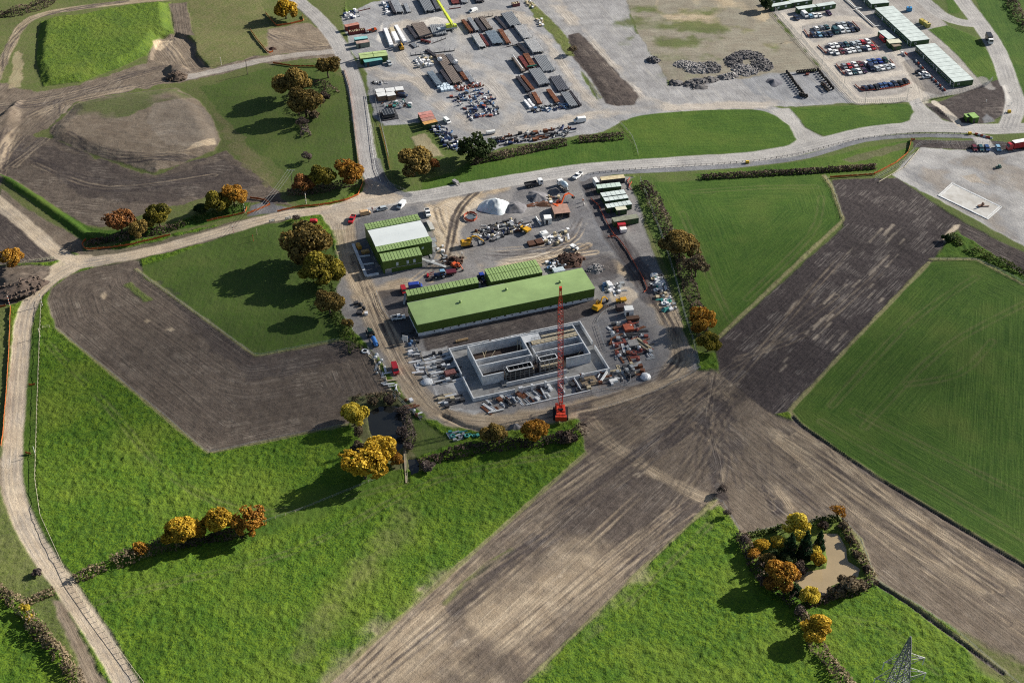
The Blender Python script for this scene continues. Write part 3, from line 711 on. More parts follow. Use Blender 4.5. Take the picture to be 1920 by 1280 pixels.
# ---- ground material
def ground_material():
    m = bpy.data.materials.new('ground_cover')
    m.use_nodes = True
    nt = m.node_tree
    L = nt.links.new
    b = nt.nodes['Principled BSDF']
    b.inputs['Specular IOR Level'].default_value = .12
    b.inputs['Roughness'].default_value = .9
    geo = nd(nt, 'ShaderNodeNewGeometry')
    pos = geo.outputs['Position']

    def noise(scale, det, vec=pos, rough=.6):
        n = nd(nt, 'ShaderNodeTexNoise', Scale=scale, Detail=det, Roughness=rough)
        L(vec, n.inputs['Vector'])
        return n.outputs['Fac']

    def mrange(x, a, b_, c=0.0, d=1.0):
        n = nd(nt, 'ShaderNodeMapRange', clamp=True)
        for k, v in zip(('From Min', 'From Max', 'To Min', 'To Max'), (a, b_, c, d)):
            n.inputs[k].default_value = v
        L(x, n.inputs['Value'])
        return n.outputs[0]

    def math_(op, a, b_):
        n = nd(nt, 'ShaderNodeMath', operation=op)
        for i, q in enumerate((a, b_)):
            if isinstance(q, (int, float)):
                n.inputs[i].default_value = q
            else:
                L(q, n.inputs[i])
        return n.outputs[0]

    def mixc(f, a, b_, mode='MIX'):
        n = nd(nt, 'ShaderNodeMix', data_type='RGBA', blend_type=mode)
        for i, q in ((0, f), (6, a), (7, b_)):
            if isinstance(q, tuple):
                n.inputs[i].default_value = (*q, 1)
            elif isinstance(q, (int, float)):
                n.inputs[i].default_value = q
            else:
                L(q, n.inputs[i])
        return n.outputs[2]

    a1 = nd(nt, 'ShaderNodeAttribute', attribute_name='cover_a')
    a2 = nd(nt, 'ShaderNodeAttribute', attribute_name='cover_b')
    a3 = nd(nt, 'ShaderNodeAttribute', attribute_name='furrow')
    s1, s2, s3 = (nd(nt, 'ShaderNodeSeparateColor') for _ in range(3))
    L(a1.outputs['Color'], s1.inputs[0])
    L(a2.outputs['Color'], s2.inputs[0])
    sx = nd(nt, 'ShaderNodeSeparateXYZ')
    L(a3.outputs['Vector'], sx.inputs[0])
    w = [s1.outputs[0], s1.outputs[1], s1.outputs[2], a1.outputs['Alpha'], s2.outputs[0], s2.outputs[1], s2.outputs[2], a2.outputs['Alpha']]
    U, V, S = sx.outputs[0], sx.outputs[1], sx.outputs[2]

    def uv(su, sv):
        c = nd(nt, 'ShaderNodeCombineXYZ')
        L(math_('MULTIPLY', U, su), c.inputs[0])
        L(math_('MULTIPLY', V, sv), c.inputs[1])
        return c.outputs[0]

    n_big = noise(.035, 3)
    n_mid = noise(.16, 4)
    n_fine = noise(.9, 5, rough=.7)
    n_grit = noise(3.2, 3, rough=.75)
    n_tuft = noise(1.45, 3, rough=.55)
    st3 = noise(1.0, 5, uv(2.0, .085), .7)
    n_pat = noise(.05, 2)
    st1 = noise(1.0, 4, uv(.55, .035), .65)
    st2 = noise(1.0, 3, uv(1.6, .05), .6)
    cols = []
    # pasture: yellow-green clumps over darker sward
    c = mixc(mrange(n_mid, .35, .65), (.064, .130, .010), (.112, .180, .013))
    c = mixc(mrange(n_tuft, .34, .58), (.036, .086, .012), c)
    c = mixc(mrange(n_big, .46, .66, 0, .5), c, (.125, .155, .022))
    c = mixc(mrange(noise(.09, 4, rough=.7), .55, .7, 0, .55), c, (.045, .092, .014))
    cols.append(c)
    c = mixc(mrange(n_mid, .35, .65), (.032, .080, .010), (.052, .110, .013))
    c = mixc(mrange(st2, .4, .62, 0, .7), c, (.074, .122, .022))
    c = mixc(mrange(n_fine, .42, .66, 0, .6), c, (.028, .062, .012))
    c = mixc(mrange(n_big, .5, .7, 0, .6), c, (.072, .098, .020))
    cols.append(c)
    c = mixc(mrange(n_mid, .4, .62), (.130, .118, .048), (.088, .108, .026))
    c = mixc(mrange(n_fine, .35, .65, 0, .7), c, (.21, .185, .105))
    cols.append(c)
    c = mixc(mrange(n_fine, .35, .65), (.053, .042, .037), (.108, .087, .076))
    c = mixc(mrange(math_('MULTIPLY', st1, math_('ADD', n_mid, .5)), .52, .68, 0, .4), c, (.20, .165, .135))
    c = mixc(mrange(st2, .56, .7, 0, .3), c, (.056, .045, .042))
    c = mixc(mrange(math_('MULTIPLY', st3, mrange(n_pat, .40, .58)), .5, .62, 0, .55), c, (.30, .26, .215))
    c = mixc(mrange(noise(.21, 6, rough=.78), .48, .60, 0, .85), c, (.046, .037, .035))
    cols.append(c)
    c = mixc(mrange(n_fine, .35, .65), (.034, .028, .029), (.064, .053, .053))
    c = mixc(mrange(math_('MULTIPLY', st3, mrange(n_pat, .36, .52)), .48, .62, 0, .75), c, (.175, .155, .142))
    cols.append(c)
    c = mixc(mrange(n_mid, .3, .65), (.40, .305, .20), (.60, .485, .34))
    c = mixc(mrange(n_fine, .4, .7, 0, .5), c, (.24, .185, .135))
    c = mixc(mrange(st1, .5, .68, 0, .5), c, (.24, .20, .155))
    c = mixc(mrange(st2, .55, .7, 0, .45), c, (.66, .56, .42))
    cols.append(c)
    c = mixc(mrange(n_mid, .35, .65), (.20, .212, .235), (.325, .34, .365))
    c = mixc(mrange(n_grit, .35, .65, 0, .6), c, (.155, .16, .175))
    c = mixc(mrange(st1, .52, .7, 0, .5), c, (.40, .385, .355))
    cols.append(c)
    c = mixc(mrange(n_fine, .3, .7), (.50, .49, .465), (.70, .685, .65))
    cols.append(c)
    tot = None
    for wi, ci in zip(w, cols):
        n = nd(nt, 'ShaderNodeVectorMath', operation='SCALE')
        L(ci, n.inputs[0])
        L(wi, n.inputs['Scale'])
        if tot is None:
            tot = n.outputs[0]
        else:
            ad = nd(nt, 'ShaderNodeVectorMath', operation='ADD')
            L(tot, ad.inputs[0])
            L(n.outputs[0], ad.inputs[1])
            tot = ad.outputs[0]
    # wheel marks and furrows run along the flow of each surface; grit breaks all of it up
    k = math_('ADD', math_('MULTIPLY', math_('SUBTRACT', mrange(st2, .3, .7), .5), math_('MULTIPLY', S, .42)), 1.0)
    k = math_('MULTIPLY', k, mrange(n_grit, .25, .75, .80, 1.2))
    k = math_('MULTIPLY', k, mrange(n_big, .3, .7, .86, 1.14))
    n = nd(nt, 'ShaderNodeVectorMath', operation='SCALE')
    L(tot, n.inputs[0])
    L(k, n.inputs['Scale'])
    L(n.outputs[0], b.inputs['Base Color'])
    hgt = math_('ADD', math_('ADD', math_('MULTIPLY', n_fine, .8), math_('MULTIPLY', math_('MULTIPLY', n_tuft, w[0]), 1.5)), math_('ADD', math_('MULTIPLY', n_grit, .35), math_('MULTIPLY', math_('MULTIPLY', st2, S), .9)))
    bp = nd(nt, 'ShaderNodeBump', Strength=.55, Distance=.55)
    L(hgt, bp.inputs['Height'])
    L(bp.outputs[0], b.inputs['Normal'])
    return m


GMAT = ground_material()


def build_ground():
    dep = gy * cP + CAMH * sP
    ok = np.abs(gx) < 960 / F * dep + 42
    fi = np.arange(NX * NY, dtype=np.int32).reshape(NY, NX)
    okf = ok[:-1, :-1] & ok[1:, 1:] & ok[:-1, 1:] & ok[1:, :-1]
    q = np.stack([fi[:-1, :-1], fi[:-1, 1:], fi[1:, 1:], fi[1:, :-1]], -1)[okf]
    oid = OID[:-1, :-1][okf]
    co = np.stack([gx.ravel(), gy.ravel(), Z.ravel()], -1).astype(np.float32)
    wa, wb = W[:4].reshape(4, -1).T, W[4:].reshape(4, -1).T
    fu = np.stack([UU.ravel(), VV.ravel(), ST.ravel()], -1).astype(np.float32)
    for k, nm in enumerate(ONAMES):
        f = q[oid == k]
        if len(f) < 4:
            continue
        vid, inv = np.unique(f.ravel(), return_inverse=True)
        me = bpy.data.meshes.new(nm)
        me.vertices.add(len(vid))
        me.vertices.foreach_set('co', co[vid].ravel())
        me.loops.add(len(inv))
        me.loops.foreach_set('vertex_index', inv.astype(np.int32).ravel())
        me.polygons.add(len(f))
        me.polygons.foreach_set('loop_start', np.arange(0, len(inv), 4, dtype=np.int32))
        me.polygons.foreach_set('loop_total', np.full(len(f), 4, np.int32))
        me.polygons.foreach_set('use_smooth', np.ones(len(f), bool))
        for an, arr in (('cover_a', wa), ('cover_b', wb)):
            at = me.attributes.new(an, 'FLOAT_COLOR', 'POINT')
            at.data.foreach_set('color', np.ascontiguousarray(arr[vid], np.float32).ravel())
        at = me.attributes.new('furrow', 'FLOAT_VECTOR', 'POINT')
        at.data.foreach_set('vector', fu[vid].ravel())
        me.materials.append(GMAT)
        me.update(calc_edges=True)
        o = bpy.data.objects.new(nm, me)
        COL.objects.link(o)
        tag(o, OLAB[k], nm.replace('_', ' '), None, 'structure')
    # land beyond the survey, out to the horizon
    bm = MB()
    N = 40
    S_ = 9000.0
    bm.add([(-S_, -S_, -3.4), (S_, -S_, -3.4), (S_, S_, -3.4), (-S_, S_, -3.4)], [(0, 1, 2, 3)])
    o = put('ground', bm, mat('distant_land', (.05, .085, .02), .95, .4, .01))
    tag(o, 'green farmland running on to the horizon', 'ground', None, 'structure')


build_ground()


def water(name, label, poly, col, z):
    pts = [P(a, b) for a, b in curve(poly + [poly[0]], 4)[:-1]]
    c = sum(pts, Vector()) / len(pts)
    pts = [(c.x + (p.x - c.x) * 1.03, c.y + (p.y - c.y) * 1.03) for p in pts]
    bm = MB()
    n = len(pts)
    bm.add([(x, y, z) for x, y in pts], [tuple(range(n))[::-1]])
    me = bm.mesh(name, [mat(name + '_' + label[:5], col, .06, .08, .08, spec=.5, bump=.03)])
    if me.polygons[0].normal.z < 0:
        me.flip_normals()
    o = put(name, me, None) if False else bpy.data.objects.new(name, me)
    COL.objects.link(o)
    tag(o, label, 'pond', None, 'structure')


water('pond_water', 'dark brown pond water under the yellow trees', POND1, (.020, .021, .019), -.45)
water('pond_water', 'small dark arm of the pond beyond its footbridge', POND1B, (.020, .021, .019), -.45)
water('pond_water', 'muddy tan pond water beside the conifers', POND2, (.34, .262, .158), -.35)
# ------------------------------------------------------------------ trees and hedges
def leaf_mesh(name, pts, nrm, size, tint, mats):
    """one quad per leaf clump; pts (n,3), outward normals, size (n,), tint (n,)"""
    n = len(pts)
    r = RNG.normal(size=(n, 3))
    nn = nrm + r * .75
    nn /= np.linalg.norm(nn, axis=1)[:, None] + 1e-6
    a = np.cross(nn, RNG.normal(size=(n, 3)))
    a /= np.linalg.norm(a, axis=1)[:, None] + 1e-6
    b = np.cross(nn, a)
    s = size[:, None]
    k = RNG.uniform(.6, 1.2, (n, 4, 1))
    q = np.stack([pts + (-a * k[:, 0] - b * k[:, 1]) * s, pts + (a * k[:, 1] - b * k[:, 2]) * s, pts + (a * k[:, 2] + b * k[:, 3]) * s, pts + (-a * k[:, 3] + b * k[:, 0]) * s], 1)
    me = bpy.data.meshes.new(name)
    me.vertices.add(4 * n)
    me.vertices.foreach_set('co', q.reshape(-1).astype(np.float32))
    me.loops.add(4 * n)
    me.loops.foreach_set('vertex_index', np.arange(4 * n, dtype=np.int32))
    me.polygons.add(n)
    me.polygons.foreach_set('loop_start', np.arange(0, 4 * n, 4, dtype=np.int32))
    me.polygons.foreach_set('loop_total', np.full(n, 4, np.int32))
    at = me.attributes.new('tint', 'FLOAT', 'FACE')
    at.data.foreach_set('value', np.clip(tint, 0, 1).astype(np.float32))
    for m in mats:
        me.materials.append(m)
    me.update(calc_edges=True)
    return me


LM = {
    'orange': [(.19, .085, .020), (.43, .215, .030), (.60, .35, .06)],
    'brown': [(.105, .080, .028), (.25, .175, .050), (.41, .285, .080)],
    'russet': [(.13, .056, .026), (.27, .118, .042), (.40, .19, .06)],
    'gold': [(.22, .13, .015), (.52, .335, .03), (.72, .50, .06)],
    'yellow': [(.28, .21, .025), (.60, .46, .05), (.78, .64, .11)],
    'olive': [(.065, .066, .014), (.18, .155, .024), (.36, .29, .036)],
    'dark': [(.016, .032, .012), (.034, .058, .018), (.062, .085, .025)],
    'conifer': [(.010, .030, .014), (.022, .055, .022), (.045, .085, .030)],
    'bare': [(.085, .066, .058), (.16, .125, .108), (.24, .195, .165)],
    'thorn': [(.085, .066, .042), (.185, .142, .088), (.30, .235, .145)],
    'hedge': [(.044, .033, .028), (.098, .072, .056), (.185, .135, .095)],
    'rush': [(.030, .050, .012), (.065, .095, .02), (.12, .14, .04)],
}
LMAT = {k: leafmat('leaves_' + k, v) for k, v in LM.items()}
BARK = mat('bark', (.10, .075, .055), .9, .25, 1.5, bump=.05)


def sphere_pts(n):
    v = RNG.normal(size=(n, 3))
    return v / np.linalg.norm(v, axis=1)[:, None]


def crown_mesh(name, seed, lobes, n, leaf, squash=.85, gap=.0, kind='round'):
    """unit crown (radius 1, height 2*squash, centred): leaves on the shells of many uneven lobes"""
    global RNG
    RNG = np.random.default_rng(seed)
    C, R = [], []
    if kind == 'cone':
        for k in range(lobes):
            t = k / (lobes - 1)
            rr = (1 - t) ** .8 * .62 + .06
            a = k * 2.4
            C.append((math.cos(a) * rr * .5, math.sin(a) * rr * .5, -1 + 2.1 * t))
            R.append(rr * .75 + .05)
    else:
        for k in range(lobes):
            d = sphere_pts(1)[0]
            d[2] = abs(d[2]) * 1.15 - .5
            rr = RNG.uniform(.36, .86)
            C.append(d * rr)
            R.append(RNG.uniform(.14, .40))
        C.append((RNG.uniform(-.15, .15), RNG.uniform(-.15, .15), .0))
        R.append(.52)
    C, R = np.array(C), np.array(R)
    lt = RNG.uniform(.2, .75, len(R))
    k = RNG.choice(len(R), n * 2, p=R ** 2 / (R ** 2).sum())
    d = sphere_pts(n * 2)
    p = C[k] + d * (R[k] * RNG.uniform(.72, 1.10, n * 2))[:, None]
    dist = np.linalg.norm(p[:, None] - C[None], axis=2) / R[None]
    keep = dist.min(1) > .66
    if gap:
        keep &= fbm(p[:, 0] * 10 + 50, p[:, 1] * 10 + p[:, 2] * 8, 1.3, seed, 2) > gap
    p, d, k = p[keep][:n], d[keep][:n], k[keep][:n]
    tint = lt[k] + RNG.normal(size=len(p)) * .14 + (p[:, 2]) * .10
    p = p * np.array([1, 1, squash if kind != 'cone' else 1])
    return leaf_mesh(name, p, d, leaf * RNG.uniform(.6, 1.3, len(p)), tint, [LMAT['orange']])


CROWNS = [crown_mesh('crown', 100 + i, 19 + i % 4 * 4, 7500, .040, .86, .34 + .05 * (i % 3)) for i in range(7)]
BARECROWN = [crown_mesh('crown', 120 + i, 14, 1900, .045, .9, .45) for i in range(2)]
CONE = crown_mesh('crown', 130, 12, 2200, .075, 1, 0, 'cone')
SHRUB = [crown_mesh('crown', 140 + i, 9, 1300, .095, .8, 0) for i in range(2)]


def trunk_mesh(seed, limbs=7):
    r = random.Random(seed)
    b = MB()
    # unit tree: height 1, crown centre at .58
    top = Vector((r.uniform(-.03, .03), r.uniform(-.03, .03), .40))
    b.cyl((0, 0, -.06), top, .045, 8, r2=.030)
    for k in range(limbs):
        a = 2 * math.pi * k / limbs + r.uniform(-.3, .3)
        m = top + Vector((math.cos(a) * .14, math.sin(a) * .14, r.uniform(.06, .16)))
        e = m + Vector((math.cos(a) * r.uniform(.10, .2), math.sin(a) * r.uniform(.10, .2), r.uniform(.1, .26)))
        b.cyl(top - Vector((0, 0, r.uniform(0, .12))), m, .022, 5, r2=.015)
        b.cyl(m, e, .015, 5, r2=.005)
        for q in range(2):
            s = m + (e - m) * r.uniform(.3, .8)
            b.cyl(s, s + Vector((r.uniform(-.14, .14), r.uniform(-.14, .14), r.uniform(.05, .16))), .008, 4, r2=.003)
    b.cyl(top, top + Vector((0, 0, .36)), .026, 6, r2=.006)
    return b.mesh('trunk', [BARK], True)


TRUNKS = [trunk_mesh(i) for i in range(4)]
NTREE = [0]


def tree(cx, cy, w_, kind, label, h=None, form='round', group=None, name='tree', lift=.52):
    """a tree whose crown is centred at photo point (cx, cy) and spans w_ photo pixels"""
    i = NTREE[0]
    NTREE[0] += 1
    r = w_ * (1.14 if form == 'round' else 1.0) / 2 / SC(cy)
    if form == 'cone':
        h = h or r * 4.2
        p = P(cx, cy, h * .55)
    elif form == 'shrub':
        h = h or r * 1.6
        p = P(cx, cy, h * .45)
    else:
        h = h or r * 1.78
        p = P(cx, cy, h * lift)
    z = gz(p.x, p.y)
    rt = thing(name, label, 'shrub' if form == 'shrub' else 'tree', (p.x, p.y, z), random.uniform(0, 6.28), group)
    if form == 'cone':
        c = put('crown', CONE, None, rt)
        c.location, c.scale = (0, 0, h * .52), (r * 1.25, r * 1.25, h * .47)
    elif form == 'shrub':
        c = put('crown', SHRUB[i % 2], None, rt)
        c.location, c.scale = (0, 0, h * .45), (r * 1.1, r * 1.1, h * .62)
    else:
        c = put('crown', (BARECROWN if form == 'bare' else CROWNS)[i % (2 if form == 'bare' else 7)], None, rt)
        c.location, c.scale = (0, 0, h * .54), (r * random.uniform(.94, 1.12), r * random.uniform(.9, 1.08), h * random.uniform(.48, .58))
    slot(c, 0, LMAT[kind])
    t = put('trunk', TRUNKS[i % 4], None, rt)
    t.scale = (h * (.55 if form == 'shrub' else .85), h * (.55 if form == 'shrub' else .85), h * .82)
    return rt


T = [
    (550, 152, 68, 'brown', 'largest brown oak in the clump west of the haul road'), (572, 190, 62, 'brown', 'warm brown oak leaning over the front of the western clump'),
    (614, 124, 46, 'brown', 'thin olive brown tree at the back of the western clump, next to the orange netting'), (566, 228, 28, 'bare', 'bare purple grey tree below the western oak clump', 'bare'),
    (600, 190, 26, 'thorn', 'small pale bushy tree right of the western oak clump', 'bare'), (534, 14, 42, 'gold', 'yellow tree inside the square of orange netting at the top edge'),
    (578, 293, 26, 'bare', 'bare grey tree in the grass above the roadside trio', 'bare'), (566, 342, 38, 'russet', 'dark reddish tree, left of the roadside trio at the crossroads'),
    (605, 330, 48, 'olive', 'olive and yellow tree, middle of the roadside trio at the crossroads'), (657, 320, 52, 'orange', 'bright orange tree, right of the roadside trio at the crossroads'),
    (774, 300, 64, 'brown', 'round brown oak in the grass corner below the pipe yard'), (812, 307, 24, 'russet', 'small russet tree touching the brown oak below the pipe yard'),
    (892, 276, 60, 'dark', 'dark green tree at the edge of the pipe yard'), (437, 366, 48, 'orange', 'orange tree at the east end of the farm track hedge'),
    (404, 378, 46, 'olive', 'olive tree beside the orange tree on the farm track hedge'), (376, 392, 26, 'dark', 'small dark green tree at the end of the olive trees on the farm track'),
    (224, 413, 54, 'russet', 'large reddish tree at the west end of the farm track hedge'), (262, 427, 38, 'brown', 'small brown tree between the reddish and yellow trees on the farm track'),
    (297, 405, 48, 'olive', 'round yellow green tree on the farm track hedge'), (20, 480, 40, 'orange', 'small orange tree at the left edge by the track junction'),
    (577, 455, 88, 'brown', 'big brown oak beside the works entrance'), (598, 503, 70, 'olive', 'olive green oak below the big brown oak at the works entrance'),
    (618, 566, 58, 'brown', 'round brown tree by the west side of the works'), (652, 606, 22, 'brown', 'small brown tree on the hedge west of the works'),
    (1276, 460, 60, 'brown', 'spreading brown tree at the top of the eastern hedge'), (1306, 496, 60, 'thorn', 'half bare brown tree in the middle of the eastern hedge', 'bare'),
    (1318, 595, 52, 'orange', 'orange tree low on the eastern hedge'), (1329, 640, 42, 'olive', 'olive tree at the bottom end of the eastern hedge'),
    (664, 776, 52, 'yellow', 'bright yellow tree at the corner of the dark pond'), (672, 808, 32, 'thorn', 'half bare grey tree under the yellow tree by the dark pond', 'bare'),
    (682, 866, 80, 'gold', 'large orange gold tree at the foot of the dark pond'), (716, 842, 66, 'gold', 'golden tree behind the large orange tree by the dark pond'),
    (744, 858, 26, 'orange', 'small orange tree right of the golden tree by the dark pond'), (750, 765, 24, 'bare', 'bare tree at the top right of the dark pond', 'bare'),
    (752, 806, 28, 'bare', 'bare tree on the right bank of the dark pond', 'bare'), (928, 812, 46, 'brown', 'thin brown tree in the hedge under the haul road'),
    (1004, 806, 52, 'orange', 'round orange brown oak in the hedge below the red crane'), (262, 1028, 38, 'orange', 'thin orange tree on the hedge left of the golden trio', 'bare'),
    (345, 998, 60, 'gold', 'left golden tree of the trio in the pasture'), (408, 980, 60, 'gold', 'middle golden tree of the trio in the pasture'),
    (467, 975, 60, 'orange', 'right hand orange tree of the trio in the pasture'), (1573, 958, 36, 'orange', 'small orange brown tree at the top corner of the muddy pond', 'bare'),
    (1495, 984, 52, 'yellow', 'yellow tree above the conifers by the muddy pond'), (1428, 1022, 30, 'gold', 'gold tree at the left edge of the muddy pond copse'),
    (1412, 1038, 26, 'orange', 'orange tree at the far left of the muddy pond copse'), (1456, 1014, 26, 'yellow', 'small yellow tree left of the conifers at the muddy pond'),
    (1512, 1020, 30, 'conifer', 'tall dark conifer beside the muddy pond', 'cone'), (1483, 1022, 28, 'conifer', 'middle dark conifer left of the tall one by the muddy pond', 'cone'),
    (1537, 1014, 22, 'conifer', 'narrow dark conifer right at the edge of the muddy water', 'cone'), (1476, 1050, 32, 'dark', 'bushy dark green tree in front of the conifers'),
    (1526, 1034, 26, 'yellow', 'yellow willow right of the tall conifer'), (1534, 1050, 30, 'gold', 'low golden willow overhanging the muddy water'),
    (1461, 1076, 60, 'orange', 'large orange tree at the lower left of the muddy pond'), (1440, 1052, 30, 'brown', 'brown tree behind the orange one at the muddy pond'),
    (1489, 1106, 30, 'conifer', 'dark green bush tree at the bottom of the muddy pond'), (1518, 1117, 38, 'yellow', 'pale yellow willow at the bottom of the muddy pond'),
    (1533, 1175, 58, 'gold', 'golden tree standing alone on the lower right hedge'), (1500, 1148, 28, 'bare', 'bare dark tree above the lone golden tree', 'bare'),
    (47, 1140, 22, 'yellow', 'upper yellow bush tree on the corner hedge at bottom left'), (54, 1158, 18, 'yellow', 'lower yellow bush tree on the corner hedge at bottom left'),
    (1354, 915, 24, 'bare', 'lone bare thorn on the bare soil crossing', 'bare'), (1363, 962, 20, 'bare', 'bare thorn on the bank left of the muddy pond', 'bare'),
    (556, 408, 20, 'bare', 'small bare tree behind the big oak at the works entrance', 'bare'), (1396, 1012, 26, 'bare', 'bare thorn at the corner left of the muddy pond', 'bare'),
    (1074, 92, 22, 'thorn', 'grey green thorn at the top of the oval earth bed', 'bare'), (1437, 6, 26, 'dark', 'dark green tree at the corner of the car park fence'),
]
for t in T:
    f = t[5] if len(t) > 5 else 'round'
    tree(*t[:5], form=f, name={'cone': 'conifer', 'bare': 'bare_tree'}.get(f, 'tree'))
S_ = [(1590, 1098, 50, 'thorn', 'large brown grey bush at the bottom right of the muddy pond'), (1572, 1108, 34, 'thorn', 'brown grey bush on the lower bank of the muddy pond'), (1612, 1098, 30, 'thorn', 'small brown bush in the lower right corner of the muddy pond'),
      (1596, 1010, 20, 'thorn', 'upper pale bush on the right bank of the muddy pond'), (1606, 1038, 20, 'thorn', 'middle pale bush on the right bank of the muddy pond'), (1582, 985, 20, 'thorn', 'topmost pale bush on the right bank of the muddy pond'), (1626, 1066, 18, 'hedge', 'lowest dark bush on the right bank of the muddy pond'),
      (1450, 1040, 26, 'dark', 'dark green bush among the conifers'), (1545, 985, 24, 'hedge', 'dark bush at the top of the muddy pond'), (1500, 1062, 30, 'hedge', 'dark bush under the tall conifer at the water'), (1532, 1056, 20, 'hedge', 'dark bush under the golden willow at the water'),
      (1435, 1090, 28, 'hedge', 'dark bush left of the large orange tree at the muddy pond'), (700, 752, 24, 'thorn', 'left pale bush at the top of the dark pond'), (728, 748, 24, 'hedge', 'right dark bush at the top of the dark pond'), (765, 836, 22, 'bare', 'grey bush on the lower right bank of the dark pond'), (672, 836, 28, 'thorn', 'grey bush on the left bank of the dark pond'),
      (800, 872, 30, 'bare', 'grey bush at the start of the hedge right of the dark pond'), (1062, 820, 36, 'hedge', 'dark rounded bush right of the oak below the crane'),
      (70, 1072, 22, 'bare', 'bare grey scrub beside the western track'), (1778, 446, 22, 'dark', 'dark rush clump at the end of the dark soil'), (590, 215, 24, 'thorn', 'russet scrub under the western oak clump'), (608, 178, 22, 'hedge', 'dark scrub beside the western oak clump')]
for s in S_:
    tree(*s, form='shrub', name='shrub')


def hedge(line, wd, ht, kind, label, dens=9, name='hedge', leaf=.25, gap=.3, smooth=False):
    pts = [G(*p) for p in (curve(line) if smooth else line)]
    rs = resample(pts, .5)
    n = len(rs)
    wob = np.array([vnoise(np.float32(i * .5), np.float32(3.0), 4.0, 91) for i in range(n)])
    if gap < .2:
        wob = .35 + wob * .25
    k = RNG.integers(0, n, int(n * dens * 1.35))
    base = np.array([tuple(p) for p in rs])
    nx = np.roll(base, -1, 0) - base
    nx[-1] = nx[-2]
    nx /= np.linalg.norm(nx, axis=1)[:, None] + 1e-6
    side = np.stack([-nx[:, 1], nx[:, 0], nx[:, 2] * 0], 1)
    a = RNG.uniform(-.25, math.pi + .25, len(k))
    rr = RNG.uniform(.75, 1.1, len(k))
    sw = wd / 2 * (.65 + .7 * wob[k])
    sh = ht * (.55 + .8 * wob[k])
    off = np.cos(a) * rr
    up = np.clip(np.sin(a), 0, 1) * rr
    p = base[k] + side[k] * (off * sw)[:, None]
    p[:, 2] += up * sh + .1
    p[:, :2] += RNG.normal(size=(len(k), 2)) * .25
    nrm = side[k] * np.cos(a)[:, None] + np.array([0, 0, 1]) * np.sin(a)[:, None]
    keep = fbm(p[:, 0].astype(np.float32), p[:, 1].astype(np.float32), 3.0, 5, 2) > (gap if kind != 'hedge' else gap * .6)
    p, nrm = p[keep], nrm[keep]
    tint = fbm(p[:, 0].astype(np.float32), p[:, 1].astype(np.float32), 4.0, 77, 2) * 1.2 - .1 + RNG.normal(size=len(p)) * .12
    me = leaf_mesh(name, p - base[0], nrm, leaf * RNG.uniform(.6, 1.3, len(p)), tint, [LMAT[kind]])
    o = bpy.data.objects.new(name, me)
    COL.objects.link(o)
    o.location = base[0]
    return tag(o, label, 'hedge')


hedge([(142, 1086), (180, 1070), (250, 1045), (300, 1026), (345, 1016)], 4.2, 2.6, 'thorn', 'low brown hedge running from the track to the golden trio', 12)
hedge([(340, 1022), (400, 1010), (455, 1000)], 3, 2, 'hedge', 'dark hedge bottom under the golden trio', 10)
hedge([(-20, 1095), (20, 1122), (50, 1150), (68, 1180), (100, 1215), (125, 1245), (160, 1300)], 3.8, 2.8, 'thorn', 'pale thorn hedge on the field side at bottom left', 13)
hedge([(60, 1172), (85, 1196), (110, 1222), (130, 1262)], 2.6, 2.4, 'thorn', 'short pale thorn hedge on the track side at bottom left', 11)
hedge([(55, 1130), (75, 1120), (104, 1108)], 3.2, 2.2, 'thorn', 'short hedge joining the corner hedge to the track', 11)
hedge([(788, 872), (850, 852), (920, 838), (1000, 832), (1050, 822), (1096, 806)], 4, 2.6, 'hedge', 'dark brown hedge along the top of the lower pasture', 13)
hedge([(1206, 346), (1222, 368), (1236, 400), (1252, 432), (1268, 470)], 5, 3.0, 'hedge', 'dark bare hedge at the north end beside the eastern field', 14)
hedge([(1268, 470), (1285, 515), (1300, 560), (1312, 600), (1322, 640)], 4.5, 3.2, 'hedge', 'dark bare hedge under the eastern trees', 13)
hedge([(1318, 334), (1420, 328), (1545, 321), (1642, 314)], 2.6, 1.8, 'hedge', 'long dark clipped hedge below the stone road', 16, gap=.1)
hedge([(882, 306), (940, 294), (1000, 281), (1062, 269)], 4.2, 2.6, 'hedge', 'dark clipped hedge beside the dark green tree', 16, gap=.1)
hedge([(1086, 264), (1120, 261), (1168, 258)], 4.2, 2.4, 'hedge', 'short dark clipped hedge by the wire fence', 16, gap=.1)
hedge([(165, 458), (210, 450), (320, 430), (345, 420)], 3.5, 2.0, 'hedge', 'dark hedge bottom under the reddish trees on the farm track', 11)
hedge([(320, 430), (380, 408), (460, 388)], 3.5, 2.0, 'rush', 'green hedge bottom under the orange tree on the farm track', 9)
hedge([(540, 362), (580, 362), (620, 352), (670, 342)], 4, 2.2, 'hedge', 'dark undergrowth below the roadside trio', 11)
hedge([(628, 590), (645, 618), (658, 640), (668, 662)], 4.0, 2.6, 'rush', 'green and brown hedge west of the works road', 12)
hedge([(1498, 1140), (1512, 1175), (1530, 1210), (1562, 1250), (1598, 1300)], 3.4, 2.4, 'thorn', 'hedge running down to the right bottom edge', 13)
hedge([(1390, 1004), (1405, 1040), (1430, 1075), (1465, 1105), (1495, 1135)], 4.2, 2.6, 'hedge', 'dark hedge along the left side of the muddy pond', 13)
hedge([(1512, 1134), (1560, 1120), (1610, 1106), (1640, 1090)], 2.6, 1.4, 'hedge', 'low dark hedge below the muddy pond', 11)
hedge([(1578, 975), (1590, 1000), (1612, 1040), (1634, 1080)], 2.6, .9, 'thorn', 'low scrub along the right bank of the muddy pond', 9)
hedge([(1400, 1004), (1470, 990), (1570, 972)], 2.2, 1.2, 'rush', 'low scrub along the upper fence of the muddy pond', 8)
